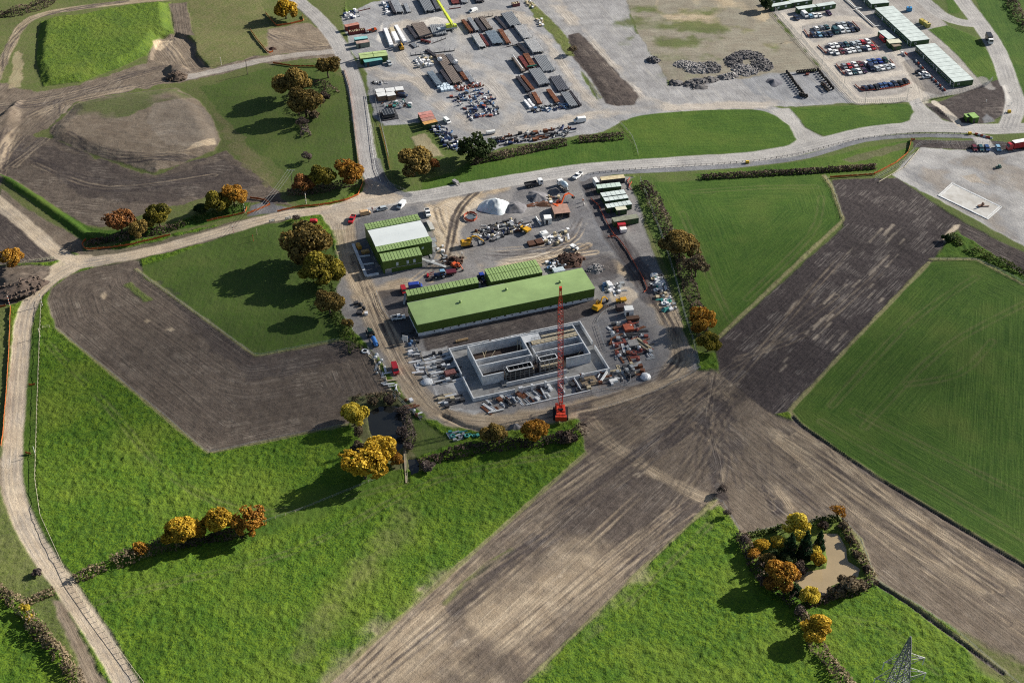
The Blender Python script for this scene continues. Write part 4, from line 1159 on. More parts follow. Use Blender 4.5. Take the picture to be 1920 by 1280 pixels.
hedge([(-20, 34), (30, 26), (75, 14), (110, -6)], 6, 3.0, 'hedge', 'dark hedgerow in the top left corner', 14)
hedge([(1786, 440), (1800, 462), (1850, 480), (1935, 522)], 4, 1.4, 'rush', 'dark green rushes along the wheel tracks', 11)
hedge([(585, 492), (606, 530), (622, 566), (632, 592)], 5, 3.2, 'rush', 'dark undergrowth under the oaks at the works entrance', 10)
hedge([(548, 176), (566, 200), (574, 226)], 5, 3.0, 'hedge', 'dark undergrowth under the western oak clump', 10)
hedge([(592, 156), (612, 160), (622, 178)], 6, 2.2, 'hedge', 'dark scrub behind the western oak clump', 9)
hedge([(568, 228), (574, 258)], 4, 2, 'bare', 'grey scrub trailing below the western oak clump', 10)
hedge([(756, 770), (768, 800), (768, 835)], 3, 1.6, 'bare', 'grey scrub on the right side of the dark pond', 10)
hedge([(660, 748), (700, 742), (745, 745)], 3, 1.6, 'thorn', 'russet scrub along the top of the dark pond', 9)
hedge([(1890, -10), (1905, 20), (1930, 60)], 5, 2.6, 'hedge', 'dark hedge in the top right corner', 12)
# ------------------------------------------------------------------ buildings
GREEN = mat('green_cladding', (.082, .140, .022), .5, .08, .25, ribs=('X', 1.6), spec=.3)
GROOF = mat('green_roof_sheet', (.29, .41, .15), .5, .09, .35, ribs=('X', 1.3), spec=.3)
GSEAM = mat('roof_seam', (.10, .155, .04), .6)
WROOF = mat('white_roof_sheet', (.74, .78, .76), .5, .03, .15)
CABROOF = mat('cabin_roof', (.52, .58, .56), .55, .10, .4)
CABSEAM = mat('cabin_roof_seam', (.25, .29, .28), .7)
CABGRN = mat('cabin_green', (.040, .095, .035), .55, .10, .5)
WHITE = mat('white_paint', (.75, .75, .73), .5, .08, .8)
PRECAST = mat('white_precast', (.74, .75, .75), .8, .10, .5, bump=.02)
CONC = mat('concrete', (.66, .67, .67), .85, .13, .5, bump=.03, col2=(.40, .42, .44))
CONCD = mat('damp_concrete', (.25, .25, .245), .8, .2, .3, bump=.02)
GLASS = mat('dark_glass', (.025, .032, .038), .12, .1, 1, spec=.6)
PANE = mat('pale_window', (.50, .58, .62), .2, .1, 1, spec=.5)
STEEL = mat('galvanised', (.42, .43, .43), .5, .15, 1, metal=.4)
DARK = mat('dark_steel', (.050, .050, .055), .6, .25, 1)
TIMBER = mat('timber', (.32, .22, .12), .85, .2, 1.5)
PALET = mat('pale_timber', (.50, .42, .28), .85, .15, 1.2)
RUST = mat('rusty_steel', (.17, .068, .036), .85, .3, 1.2)
DDARK = mat('dark_formwork', (.035, .034, .036), .8, .25, .8)
MUD = mat('wet_mud', (.065, .045, .036), .7, .2, .5, bump=.04)


def frame_of(a, b, z=0.0):
    """local frame with x along a->b on the ground: origin, angle, length"""
    a, b = P(a[0], a[1], z), P(b[0], b[1], z)
    d = b - a
    return Vector((a.x, a.y, 0)), math.atan2(d.y, d.x), math.hypot(d.x, d.y)


def rbox(x0, x1, y0, y1, z0, z1, mb=None, mi=0):
    return (mb or MB()).box(((x0 + x1) / 2, (y0 + y1) / 2, z0), (abs(x1 - x0), abs(y1 - y0), z1 - z0), mi)


def roof_seams(L, D, z, step, parent, m, name='roof_seam', zf=None):
    b = MB()
    n = int(L / step)
    for k in range(1, n):
        x = L * k / n
        za, zb = (z, z) if zf is None else zf
        b.beam((x, .02, za + .02), (x, D - .02, zb + .02), .14, .07)
    return put(name, b, m, parent)


# long green hall with a white base wall
o_, rz, L = frame_of((784, 631), (1114, 562.5))
hall = thing('industrial_hall', 'long low green hall with pale green roof and white base wall', 'building', o_, rz)
D = 13.2
put('wall', rbox(0, L, 0, D, 1.55, 5.3), GREEN, hall)
base = put('base_wall', rbox(.15, L - .15, .15, D - .15, -.2, 1.55), PRECAST, hall)
b = MB()
b.add([(-.2, -.2, 5.3), (L + .2, -.2, 5.3), (L + .2, D + .2, 5.62), (-.2, D + .2, 5.62), (-.2, -.2, 5.5), (L + .2, -.2, 5.5), (L + .2, D + .2, 5.82), (-.2, D + .2, 5.82)], [(3, 2, 1, 0), (4, 5, 6, 7), (0, 1, 5, 4), (1, 2, 6, 5), (2, 3, 7, 6), (3, 0, 4, 7)])
roof = put('roof', b, mat('green_membrane', (.30, .42, .165), .5, .07, .16, bump=.01), hall)
for k, (x, y) in enumerate([(18.5, 7.5), (37.0, 9.3), (57.5, 7.3)]):
    put('roof_vent', MB().cyl((x, y, 5.5), (x, y, 6.2), .42, 12).dome((x, y, 6.2), .62, .45, 12, 3), GROOF, roof, smooth=False)
for k in range(11):
    x = 3.2 + k * (L - 6) / 10.5
    put('gap', rbox(x, x + .75, .10, .3, .95, 1.5), DARK, base) if k not in (0,) else None
    put('port', MB().cyl((x + 3.1, .15, .95), (x + 3.1, .09, .95), .26, 10), DARK, base)
put('gutter', MB().beam((-.1, D + .3, 5.6), (L * .55, D + .3, 5.6), .3, .25), STEEL, hall)


def ribbed_hall(name, label, a, b_, depth, h, ridge_y=None, step=1.6, z=0.0, rise=.35, wall=GREEN, rf=GROOF, cat='building'):
    """green clad block: walls, a roof of one or two slopes with standing seams"""
    o_, rz, L = frame_of(a, b_, z)
    t = thing(name, label, cat, o_, rz)
    put('wall', rbox(0, L, 0, depth, -.1, h), wall, t)
    ry = ridge_y if ridge_y else depth
    b = MB()
    e = .12
    prof = [(-e, h + .02), (ry, h + rise), (depth + e, h + (rise * .25 if ridge_y else rise + .02)), (depth + e, h + .2 if not ridge_y else h - .02), (-e, h - .12)]
    vs = [(x, y, q) for x in (-e, L + e) for (y, q) in prof]
    n = len(prof)
    b.add(vs, [tuple(range(n)), tuple(range(n, 2 * n))[::-1]] + [((i + 1) % n, i, n + i, n + (i + 1) % n) for i in range(n)])
    me = b.mesh('roof', [rf])
    r = put('roof', me, None, t)
    s = MB()
    k = max(2, int(L / step))
    for i in range(1, k):
        x = L * i / k
        s.beam((x, -e, h + .05), (x, ry, h + rise + .03), .11, .06)
        if ridge_y:
            s.beam((x, ry, h + rise + .03), (x, depth, h + rise * .3 + .03), .11, .06)
    if ridge_y:
        s.beam((-e, ry, h + rise + .02), (L + e, ry, h + rise + .02), .22, .08)
    put('roof_seam', s, GSEAM, r)
    return t, L


t2, L2 = ribbed_hall('plant_building', 'tall green plant building with a ridged roof behind the long hall', (921, 528), (1017, 510), 8.4, 5.6, 4.0, 1.1, z=5.6)
t2.location.z = 0
put('door', rbox(2, 4.4, -.06, .02, 0, 3.4), CABGRN, t2)
t3, L3 = ribbed_hall('switch_house', 'narrow green block behind the left end of the long hall', (765, 554.5), (897.5, 529.5), 3.1, 4.0, None, 1.35, z=4.0)
put('stair', MB().beam((-1.6, .5, 0), (-.3, 3.2, 2.8), .8, .12).beam((-1.6, .3, 1), (-.3, 3.0, 3.8), .06).beam((-.3, 3.2, 0), (-.3, 3.2, 3.8), .08), STEEL, t3)
# power house: green / white / green roof
o_, rz, L = frame_of((709, 472.5), (809.5, 452.8), 6.0)
ph = thing('power_house', 'tall green building with a broad white roof between green eaves', 'building', o_, rz)
b = P(690, 432.4, 6.2)
put('wall', rbox(0, L, 0, 20.0, -.1, 6.0), GREEN, ph)
rf = put('roof', rbox(-.2, L + .2, -.2, 3.6, 6.0, 6.18), GROOF, ph)
roof_seams(L, 3.4, 6.18, 1.15, rf, GSEAM)
mid = MB()
mid.add([(-.05, 3.6, 6.2), (L + .05, 3.6, 6.2), (L + .05, 9.8, 6.75), (-.05, 9.8, 6.75), (L + .05, 15.4, 6.3), (-.05, 15.4, 6.3), (-.05, 3.6, 6.0), (L + .05, 3.6, 6.0), (L + .05, 15.4, 6.0), (-.05, 15.4, 6.0)], [(0, 1, 2, 3), (3, 2, 4, 5), (6, 7, 1, 0), (8, 9, 5, 4), (7, 8, 4, 2, 1), (9, 6, 0, 3, 5), (6, 9, 8, 7)])
put('white_roof', mid, WROOF, ph)
rb = put('rear_roof', rbox(-.2, L + .2, 15.9, 20.2, 6.0, 6.4), GROOF, ph)
s = MB()
for k in range(1, 18):
    s.beam((L * k / 18, 15.9, 6.42), (L * k / 18, 20.2, 6.42), .12, .06)
put('roof_seam', s, GSEAM, rb)
s = MB()
for k in range(2):
    s.beam((0, 16.8 + 1.5 * k, 6.42), (L, 16.8 + 1.5 * k, 6.42), .1, .05)
put('roof_seam', s, GSEAM, rb)
put('window', rbox(L - 4.2, L - 3.3, -.08, .02, 3.4, 4.3), PANE, ph)
stp = MB()
for z_ in (2.6, 5.0):
    stp.box((L + 1.2, 2.2, z_), (2.2, 3.2, .1))
for x, y in ((2.2, .7), (2.2, 3.7), (.2, .7), (.2, 3.7)):
    stp.beam((L + x, y, 0), (L + x, y, 6), .1)
stp.beam((L + 1.2, .8, 0), (L + 1.2, 3.6, 2.6), .9, .15).beam((L + 2.2, .7, 6), (L + 2.2, 3.7, 6), .08)
put('stair', stp, STEEL, ph)
t5, L5 = ribbed_hall('control_block', 'green block with three small white windows in front of the power house', (719.5, 513.3), (792, 500), 5.0, 5.7, None, 1.2, rise=.25)
for x in (.36, .63, .80):
    put('window', rbox(L5 * x - .45, L5 * x + .45, -.07, .02, 2.7, 4.2), PANE, t5)
put('door', rbox(.6, 3.2, -.08, .02, 0, 2.0), STEEL, t5)
put('rail', MB().beam((L5 * .2, -.12, 2.1), (L5, -.12, 2.1), .14, .16), STEEL, t5)
st = MB().beam((L5 + .2, 1.6, 2.6), (L5 + 8.5, -3.4, .3), 1.3, .18)
for k in range(6):
    st.beam((L5 + .3 + k * 1.5, 1.6 - .9 * k, 0), (L5 + .3 + k * 1.5, 1.6 - .9 * k, 3.4 - .42 * k), .08)
st.beam((L5 + .2, 1.0, 3.6), (L5 + 8.5, -4, 1.3), .07).beam((L5 + .2, 2.2, 3.6), (L5 + 8.5, -2.8, 1.3), .07)
put('stair', st, STEEL, t5)


# ---- cabins and containers
def cabin(name, label, a, b_, depth, h, wall, rf, group=None, cat='cabin', step=0, door=True, win=0, z=None, seamm=None):
    """flat roofed unit: a, b_ front roof corners in the photograph (at roof height)"""
    o_, rz, L = frame_of(a, b_, h if z is None else z)
    t = thing(name, label, cat, o_, rz, group)
    put('wall', rbox(0, L, 0, depth, 0, h - .1), wall, t)
    r = put('roof', rbox(-.08, L + .08, -.08, depth + .08, h - .1, h + .06), rf, t)
    if step:
        s = MB()
        n = int(round(L / step))
        for k in range(1, n):
            s.beam((L * k / n, -.08, h + .07), (L * k / n, depth + .08, h + .07), .12, .05)
        put('roof_seam', s, seamm or CABSEAM, r)
    if door:
        put('door', rbox(L * .12, L * .12 + 1.0, -.05, .01, .1, 2.1), DARK, t)
    for k in range(win):
        x = L * (k + .75) / (win + .6)
        put('window', rbox(x, x + 1.1, -.05, .01, 1.0, 1.95), PANE, t)
    return t, L


def longcabin(label, nw, ne, se, sw, h, mods):
    """modular office block from its four roof corners; long windowed side faces the car park"""
    A, B, Cc = P(*nw, h), P(*sw, h), P(*se, h)
    d = B - A
    L, rz = math.hypot(d.x, d.y), math.atan2(d.y, d.x)
    e = Vector((math.cos(rz), math.sin(rz)))
    n = Vector((-e.y, e.x))
    wd = abs((Cc - B).xy.dot(n)) * .97
    t = thing('modular_office', label, 'cabin', (A.x, A.y, 0), rz, 'white roofed office cabins by the car park')
    put('wall', rbox(0, L, 0, wd, 0, h - .12), CABGRN, t)
    r = put('roof', rbox(-.1, L + .1, -.1, wd + .1, h - .12, h + .08), CABROOF, t)
    s = MB()
    for k in range(1, mods):
        s.beam((L * k / mods, -.1, h + .1), (L * k / mods, wd + .1, h + .1), .16, .06)
    put('roof_seam', s, CABSEAM, r)
    for k in range(mods * 2):
        x = L * (k + .5) / (mods * 2)
        if k % 7 == 4:
            put('door', rbox(x - .45, x + .45, -.06, .01, .1, 2.1), WHITE, t)
        else:
            f = put('window', rbox(x - .62, x + .62, -.06, .01, .85, 2.0), WHITE, t)
            put('pane', rbox(x - .5, x + .5, -.08, -.055, .95, 1.9), GLASS, f)
    f = put('window', rbox(L, L + .06, wd * .2, wd * .2 + 1.1, 1.0, 2.0), WHITE, t)
    put('pane', rbox(L + .05, L + .08, wd * .2 + .15, wd * .2 + .95, 1.15, 1.85), GLASS, f)
    put('downpipe', MB().cyl((L + .12, .1, 0), (L + .12, .1, h), .07, 6), WHITE, t)
    put('downpipe', MB().cyl((L * .5, -.15, 0), (L * .5, -.15, h), .07, 6), WHITE, t)
    return t, L, wd


longcabin('white roofed office cabin row in the middle, beside the yellow generator', (1640.8, 15.5), (1673, 10), (1742.7, 72.4), (1708.3, 78), 2.9, 10)
longcabin('grey roofed office cabin row nearest the dark topsoil', (1717.4, 85.8), (1752, 80), (1825.7, 148.4), (1789, 154), 2.9, 10)
t, _, _ = longcabin('office cabin row cut off by the top edge', (1608, -20), (1640, -24), (1667, 3.5), (1634, 8), 2.9, 4)
PALEGR = mat('pale_green_roof', (.46, .56, .50), .6, .1, .6)
for nm, a, b_ in [('leftmost in the row above the car park', (1448, 13), (1484, 7)), ('second in the row above the car park, half hidden', (1484, 6), (1524, 0)),
                  ('directly behind the white van at the car park', (1497, 18), (1531, 13)), ('right end of the row above the car park', (1534, 13), (1567.7, 7.6)), ('cut by the top edge in the back row', (1440, 2), (1476, -4))]:
    cabin('site_cabin', 'white roofed green cabin, ' + nm, a, b_, 3.0, 2.6, CABGRN, CABROOF, 'green site cabins along the top of the car park', step=0, win=2)
# two small cabins by the offices
cabin('site_cabin', 'long narrow green cabin with a white roof, behind the red van', (1665.5, 74), (1679, 71.7), 9.5, 2.6, CABGRN, CABROOF, step=0, win=1)
cabin('site_cabin', 'square green cabin with a cream roof, nearest the striped barrier', (1668, 82), (1691, 80), 4.0, 2.7, CABGRN, mat('cream_roof', (.56, .55, .42), .6, .1, .6), win=1)
cabin('site_cabin', 'small low green kiosk with a white notice board', (1676, 88), (1690, 86), 2.6, 2.2, CABGRN, mat('brown_roof', (.22, .17, .12), .7, .2, .6), win=0)
# green tanks by the topsoil
cabin('pump_kiosk', 'smaller of two lime green kiosks on the topsoil', (1813, 220), (1823, 219), 3.0, 2.4, mat('lime_green', (.07, .16, .02), .5, .1, .5), mat('lime_roof', (.25, .40, .12), .5, .1, .5))
cabin('pump_kiosk', 'larger of two lime green kiosks on the topsoil', (1824.5, 221.5), (1836, 220), 4.5, 2.8, MATS['lime_green'], MATS['lime_roof'])
# container line north-east of the works
CREAM = mat('cream_container', (.52, .46, .30), .6, .16, .8, col2=(.35, .27, .15))
ribm = dict(ribs=('X', 3.0))
CGRN = mat('container_green', (.035, .085, .030), .55, .12, .8, ribs=('X', 2.0))
for nm, a, b_, d, wl, rf, h in [
    ('cream rusty container at the north end of the container line', (1128, 338.3), (1172, 333.4), 2.6, DARK, CREAM, 2.5),
    ('pale green roofed container second from the north', (1121, 353.7), (1165, 349), 3.0, CGRN, PALEGR, 2.5), ('pale roofed container third from the north', (1130, 369), (1173.5, 362.6), 3.0, CGRN, CABROOF, 2.5),
    ('pale roofed container fourth from the north', (1135, 377.2), (1178.5, 371), 2.6, CGRN, CABROOF, 2.5), ('pale roofed container fifth from the north with a white box on its edge', (1139, 390), (1185, 382.6), 2.9, CGRN, CABROOF, 2.6),
    ('short container with a cream roof in front of the fifth', (1156.6, 394.6), (1175.6, 392), 2.4, CGRN, MATS['cream_roof'], 2.5), ('dull grey green roofed container standing apart at the south end', (1151.7, 416), (1198, 408.6), 3.0, CGRN, mat('grey_green_roof', (.21, .22, .16), .8, .2, .8), 2.6)]:
    cabin('container', nm, a, b_, d, h, wl, rf, 'containers north-east of the works', 'container', step=1.9 if 'pale' in nm else 0)
cabin('container', 'small white box container at the north end of the container line', (1117.5, 342), (1123.5, 341), 4.0, 2.4, WHITE, WHITE, None, 'container')
# pipe yard containers
RED = mat('red_container', (.33, .10, .065), .6, .18, .8)
for nm, a, b_, d, wl, rf, h in [
    ('red container at the top left of the pipe yard', (648.8, 51), (673.8, 46), 2.6, mat('dark_red', (.22, .045, .030), .6, .2, .6), mat('faded_red', (.45, .20, .15), .7, .2, .6), 2.5),
    ('turquoise roofed container below the red one in the pipe yard', (665.5, 75), (689.5, 72), 2.5, mat('teal_wall', (.05, .16, .17), .6, .1, .5), mat('turquoise_roof', (.22, .47, .48), .6, .1, .5), 2.5),
    ('grey green container with a brown roof edge in the pipe yard', (669, 82.5), (693, 79), 2.6, mat('grey_green', (.20, .24, .20), .6, .1, .6), mat('pinkish_roof', (.38, .27, .23), .7, .2, .6), 2.6)]:
    cabin('container', nm, a, b_, d, h, wl, rf, None, 'container')
t, L = ribbed_hall('store_shed', 'green shed with two pale green roof strips in the pipe yard', (676, 110), (727, 104), 5.4, 3.3, 2.8, 30, z=3.3, wall=mat('shed_green', (.05, .10, .03), .6, .1, .5), rf=mat('pale_lime_roof', (.40, .50, .22), .6, .1, .4), cat='shed')
cabin('container', 'teal blue container in front of the green shed', (684, 117.5), (717, 112), 2.8, 2.6, mat('teal_blue', (.012, .075, .115), .5, .1, .5), mat('aqua_roof', (.16, .42, .38), .6, .1, .4), None, 'container')
BROWNB = mat('brown_crate', (.26, .17, .11), .8, .2, 1)
for k, (nm, a, b_) in enumerate([('left crate of the back row', (706, 174), (722, 172)), ('middle crate of the back row', (725, 172.5), (740.5, 170.5)), ('right crate of the back row', (742.5, 170), (757, 168.5)), ('left crate of the front row', (709, 181.5), (724.5, 179)), ('right crate of the front row', (727, 180.5), (742, 178))]):
    o_, rz, L = frame_of(a, b_, 2.6)
    t = thing('storage_crate', 'white lidded brown crate by the road, ' + nm, 'crate', o_, rz, 'white topped brown crates')
    put('body', rbox(0, L, 0, 3.4, 0, 2.5), BROWNB, t)
    put('lid', rbox(-.1, L + .1, -.1, 3.5, 2.5, 2.65), WHITE, t)
o_, rz, L = frame_of((720, 216), (740, 213), 2.2)
t = thing('frame_tank', 'black steel frame tank beside the yard fence', 'tank', o_, rz)
put('body', rbox(0, L, 0, 5.5, 0, 2.2), mat('black_tank', (.035, .04, .05), .5, .2, .8), t)
b = MB()
for x in (-.8, L + 1.2):
    for y in (-1, 6):
        b.beam((x, y, 0), (x, y, 1.6), .14)
for y in (-1, 6):
    b.beam((-.8, y, 1.6), (L + 1.2, y, 1.6), .14)
b.beam((-.8, -1, 1.6), (-.8, 6, 1.6), .14).beam((L + 1.2, -1, 1.6), (L + 1.2, 6, 1.6), .14).box((L * .5, 2.5, 0), (L + 3, 8, .25))
put('frame', b, DARK, t)
b = MB()
for k in range(5):
    b.beam((L * k / 4, .1, 2.22), (L * k / 4, 5.4, 2.22), .15, .08)
put('grating', b, STEEL, t)
for k, (c_, nm) in enumerate([((.46, .22, .19), 'pink roofed'), ((.42, .17, .14), 'salmon roofed'), ((.33, .17, .14), 'brown roofed'), ((.50, .27, .09), 'orange roofed')]):
    f = k / 4.0
    a = (783 + 13 * (f + .25), 211 + 23 * (f + .25))
    b_ = (808 + 12.6 * (f + .25), 207 + 21 * (f + .25))
    cabin('container', nm + ' container in the row of four beside the yard track', a, b_, 2.42, 2.6, mat('dark_green_wall', (.04, .075, .025), .6, .2, .6), mat(nm.replace(' ', '_'), c_, .75, .2, .7, col2=tuple(q * .6 for q in c_)), 'four rusty containers side by side', 'container', door=False)


# ---- concrete tanks
def wall(mb, p, q, h, t=.45, z=0.0, mi=0):
    p, q = Vector((p[0], p[1], z)), Vector((q[0], q[1], z))
    d = (q - p)
    L, a = d.length, math.atan2(d.y, d.x)
    return mb.box(((p.x + q.x) / 2, (p.y + q.y) / 2, z), (L, t, h), mi, a)


Hh, Ho = 4.1, 1.7
TL, BL, TR, BR = P(875, 649.5, Hh), P(905.6, 705, Hh), P(1072.8, 606.6, Hh), P(1106.4, 662, Hh)
o0 = Vector((BL.x, BL.y, 0))
ang = math.atan2(BR.y - BL.y, BR.x - BL.x)
ex, ey = Vector((math.cos(ang), math.sin(ang), 0)), Vector((-math.sin(ang), math.cos(ang), 0))
TLn, TDp = (BR - BL).xy.length, (TL - BL).xy.dot(ey.xy)
tank = thing('settling_tank', 'open concrete tank under construction with long inner walls', 'tank', o0, ang)


def tw(name, x0, y0, x1, y1, h, t=.42, z=0.0, m=CONC, parent=None):
    return put(name, wall(MB(), (x0, y0), (x1, y1), h, t, z), m, parent or tank)


tw('outer_wall', -.2, TDp, TLn + .2, TDp, Hh)
tw('outer_wall', 0, .22, 0, TDp - .22, Hh)
tw('outer_wall', TLn, .22, TLn, TDp - .22, Hh)
tw('outer_wall', -.2, 0, 7.5, 0, Hh)
tw('outer_wall', TLn - 9, 0, TLn + .2, 0, Hh)
MX = TLn * .50
y1_, y2_ = TDp * .34, TDp * .53
tw('dividing_wall', MX, 5.0, MX, TDp - .22, Hh - .03, .5)
tw('dividing_wall', MX + 1.9, 5.0, MX + 1.9, TDp - .22, Hh - .6, .3)
tw('dividing_wall', .22, y1_, MX - .25, y1_, Hh - .05)
tw('dividing_wall', .22, y2_, MX - .25, y2_, Hh - .05)
tw('dividing_wall', MX + 2.1, y1_ + .6, TLn - .22, y1_ + .6, Hh - .05)
tw('dividing_wall', MX + 2.1, y2_ + 1.6, TLn - .22, y2_ + 1.6, Hh - .4)
tw('dividing_wall', 7.5, -3.2, TLn - 10, -3.2, 1.7, .35)
for x0, x1, y0, y1 in ((9, MX - 2, -1.1, 1.6), (MX + 1.5, TLn - 12, .6, 3.0)):
    b = MB()
    for p, q in (((x0, y0), (x1, y0)), ((x1, y0), (x1, y1)), ((x1, y1), (x0, y1)), ((x0, y1), (x0, y0))):
        b.beam((*p, Hh + .55), (*q, Hh + .55), .3, .18)
    f_ = put('form_rim', b, PRECAST, tank)
    b = MB()
    for x in (x0, x1):
        wall(b, (x, y0), (x, y1), Hh + .4, .18)
    for y in (y0, y1):
        wall(b, (x0, y), (x1, y), Hh + .4, .18)
    put('form_side', b, DDARK, f_)
for k in range(16):
    x = 1.5 + (TLn - 3) * k / 15
    put('wall_tie', MB().beam((x, TDp + .24, .4), (x, TDp + .9, 1.7), .1).beam((x, TDp + .24, 2.8), (x, TDp + .24, Hh + .5), .12), STEEL, tank)
put('floor', rbox(.2, TLn - .2, .2, TDp - .2, .02, .16), MUD, tank)
put('front_slab', rbox(6, TLn - 9, -3.0, -.22, .02, .5), CONCD, tank)
put('deck', rbox(MX + .3, MX + 6.5, TDp - 4.2, TDp - .25, Hh - .5, Hh - .3), CONC, tank)
# walkway over the right hand tank
wk = MB()
for k in range(13):
    x = MX + 2.5 + (TLn - MX - 3.2) * k / 12
    wk.beam((x, y2_ + 1.8, Hh), (x, y2_ + 1.8, Hh + 1.1), .09).beam((x, y2_ + 4.2, Hh), (x, y2_ + 4.2, Hh + 1.1), .09)
for y in (y2_ + 1.8, y2_ + 4.2):
    for z_ in (.55, 1.1):
        wk.beam((MX + 2.5, y, Hh + z_), (TLn - .7, y, Hh + z_), .07)
put('handrail', wk, STEEL, tank)
put('walkway', rbox(MX + 2.3, TLn - .3, y2_ + 1.9, y2_ + 4.1, Hh - .25, Hh - .05), PALET, tank)
put('walkway', rbox(MX + 6.8, TLn - .3, TDp - 3.4, TDp - 2.3, Hh - .25, Hh - .05), PALET, tank)
# formwork and scaffold along the open front
for (x0, x1, yy) in ((8, MX - 1.5, -1.2), (MX + 1, TLn - 10.5, -1.0)):
    fw = MB()
    n = int((x1 - x0) / 1.5)
    for k in range(n + 1):
        x = x0 + (x1 - x0) * k / n
        for y in (yy, yy + 1.1, yy + 3.2):
            fw.beam((x, y, 0), (x, y, 4.4), .09)
        fw.beam((x, yy, 4.3), (x, yy + 3.2, 4.3), .07).beam((x, yy, 2.1), (x, yy + 3.2, 2.1), .07)
    for z_ in (1.2, 2.3, 3.3, 4.35):
        for y in (yy, yy + 1.1, yy + 3.2):
            fw.beam((x0, y, z_), (x1, y, z_), .08)
    s_ = put('scaffold', fw, STEEL, tank)
    put('board', rbox(x0, x1, yy + .1, yy + 1.0, 3.42, 3.5), PALET, s_)
    put('board', rbox(x0 + 1, x1 - 2, yy + .1, yy + .9, 2.2, 2.28), PALET, s_)
    put('formwork', rbox(x0, x1, yy + 1.3, yy + 1.55, .4, 3.9), mat('formwork_ply', (.16, .13, .11), .8, .3, .8), s_)
for k in range(6):
    x, y, b = MX - 5 + k * 2.3, 2.2 + (k % 3) * 1.1, MB()
    for u in (0, .5, 1):
        b.beam((x + u, y, 1.0), (x + u, y, Hh + .2), .1).beam((x + u, y + .9, 1.0), (x + u, y + .9, Hh + .2), .1)
    for z_ in (2.6, Hh + .15):
        b.beam((x, y, z_), (x + 1, y, z_), .1).beam((x, y + .9, z_), (x + 1, y + .9, z_), .1)
    put('rebar_cage', b, CONC, tank)
for x, y, l, a in [(4, TDp - 5, 3.2, .9), (5, TDp - 5.5, 2.8, 1.7), (6.5, TDp - 4.6, 2.6, .4), (MX - 2.5, TDp - 3.5, 3.4, 1.2), (MX - 1.5, TDp - 4.5, 3.2, 1.3), (TLn - 4, y1_ - 2.5, 2.2, .3)]:
    put('shutter_prop', MB().beam((x, y, .1), (x + l * math.cos(a), y + l * math.sin(a), 2.6), .22), PALET, tank)
# apron wall round the tank
oTL, oBL, oTR, oBR = P(842.3, 652, Ho), P(887.7, 745.6, Ho), P(1087, 599.5, Ho), P(1140.8, 687.8, Ho)
bund = thing('bund_wall', 'low pale concrete wall enclosing the tank yard', 'wall', oBL.xy.to_3d(), ang)
iv = Matrix.Rotation(-ang, 3, 'Z')
lc = [iv @ (q.xy.to_3d() - oBL.xy.to_3d()) for q in (oTL, oBL, oTR, oBR)]


def bw(p, q, h=Ho, t=.4, name='wall', m=CONC):
    return put(name, wall(MB(), p, q, h, t), m, bund)


wx, wy = lc[3].x, lc[0].y
bw((0, .2), (0, wy * .42))
bw((0, wy * .47), (0, wy))
bw((-.2, 0), (wx * .30, 0), Ho - .1)
bw((wx * .35, 0), (wx * .78, 0), Ho - .1)
bw((wx * .80, .0), (wx + .2, 0), Ho)
bw((wx, .2), (wx, wy * .48))
bw((wx, wy * .56), (wx, wy), Ho)
bw((-.2, wy), (wx * .30, wy), Ho - .2)
bw((wx * .32, wy), (wx * .58, wy), Ho - .5)
bw((wx * .62, wy), (wx + .2, wy), Ho - .15)
put('apron', rbox(.2, wx - .2, .2, wy - .2, -.05, .03), CONCD, bund)
for x in (.33, .345, .42, .52, .67, .795):
    put('buttress', rbox(wx * x - .35, wx * x + .35, -1.3, -.25, 0, 2.6), CONC, bund)
for x, ln, h in ((.48, 7.0, .9), (.62, 6.5, 1.0), (.735, 6.8, 1.3)):
    bw((wx * x, -.3), (wx * x, -ln), h, .35, 'spur_wall')
bw((wx * .33, -7.6), (wx * .80, -7.4), .35, .4, 'kerb')
put('bay_floor', rbox(wx * .36, wx * .80, -7.2, -.3, -.05, .05), CONCD, bund)

# slab on the north-east compound
q = [P(1759, 367), P(1785, 343.5), P(1878, 388.5), P(1852, 411.5)]
c = sum(q, Vector()) / 4
slab = thing('concrete_slab', 'stained white concrete slab with a double kerb on the stone compound', 'slab', c)
lp = [(p - c) for p in q]
put('slab', MB().prism([(p.x, p.y) for p in lp], 0, .12), mat('stained_slab', (.40, .395, .38), .85, .2, .22, col2=(.30, .28, .25)), slab)
for s_, h in ((1.0, .22), (.93, .2)):
    b = MB()
    for i in range(4):
        a_, b_ = lp[i] * s_, lp[(i + 1) % 4] * s_
        b.beam((a_.x, a_.y, h / 2), (b_.x, b_.y, h / 2), .3, h)
    put('kerb', b, CONC, slab)
# access ramp pad and foundation strips
t = thing('hut', 'brown flat roofed hut with an open front on the north side of the works', 'hut', P(1040.5, 411), frame_of((1040, 411), (1068, 408))[1])
put('roof', rbox(-.3, 6.4, -.2, 6.6, 2.5, 2.7), mat('tan_roof', (.33, .20, .155), .8, .15, .6), t)
b = MB()
for x in (0, 3, 6):
    for y in (.1, 6.2):
        b.beam((x, y, 0), (x, y, 2.5), .18)
b.box((3, 6.2, 0), (6, .1, 2.5)).box((0, 3.1, 0), (.1, 6, 2.5)).box((6, 3.1, 0), (.1, 6, 2.5))
put('wall', b, mat('hut_board', (.22, .16, .12), .8, .2, .8), t)
for nm, a, b_, d, h in [('white cabin box beside the brown hut', (1021.5, 410.5), (1034.5, 409.5), 2.8, 2.7), ('white square cabin right of the tank', (1173, 582), (1188.5, 580.5), 2.7, 3.0)]:
    cabin('site_cabin', nm, a, b_, d, h, WHITE, WHITE)
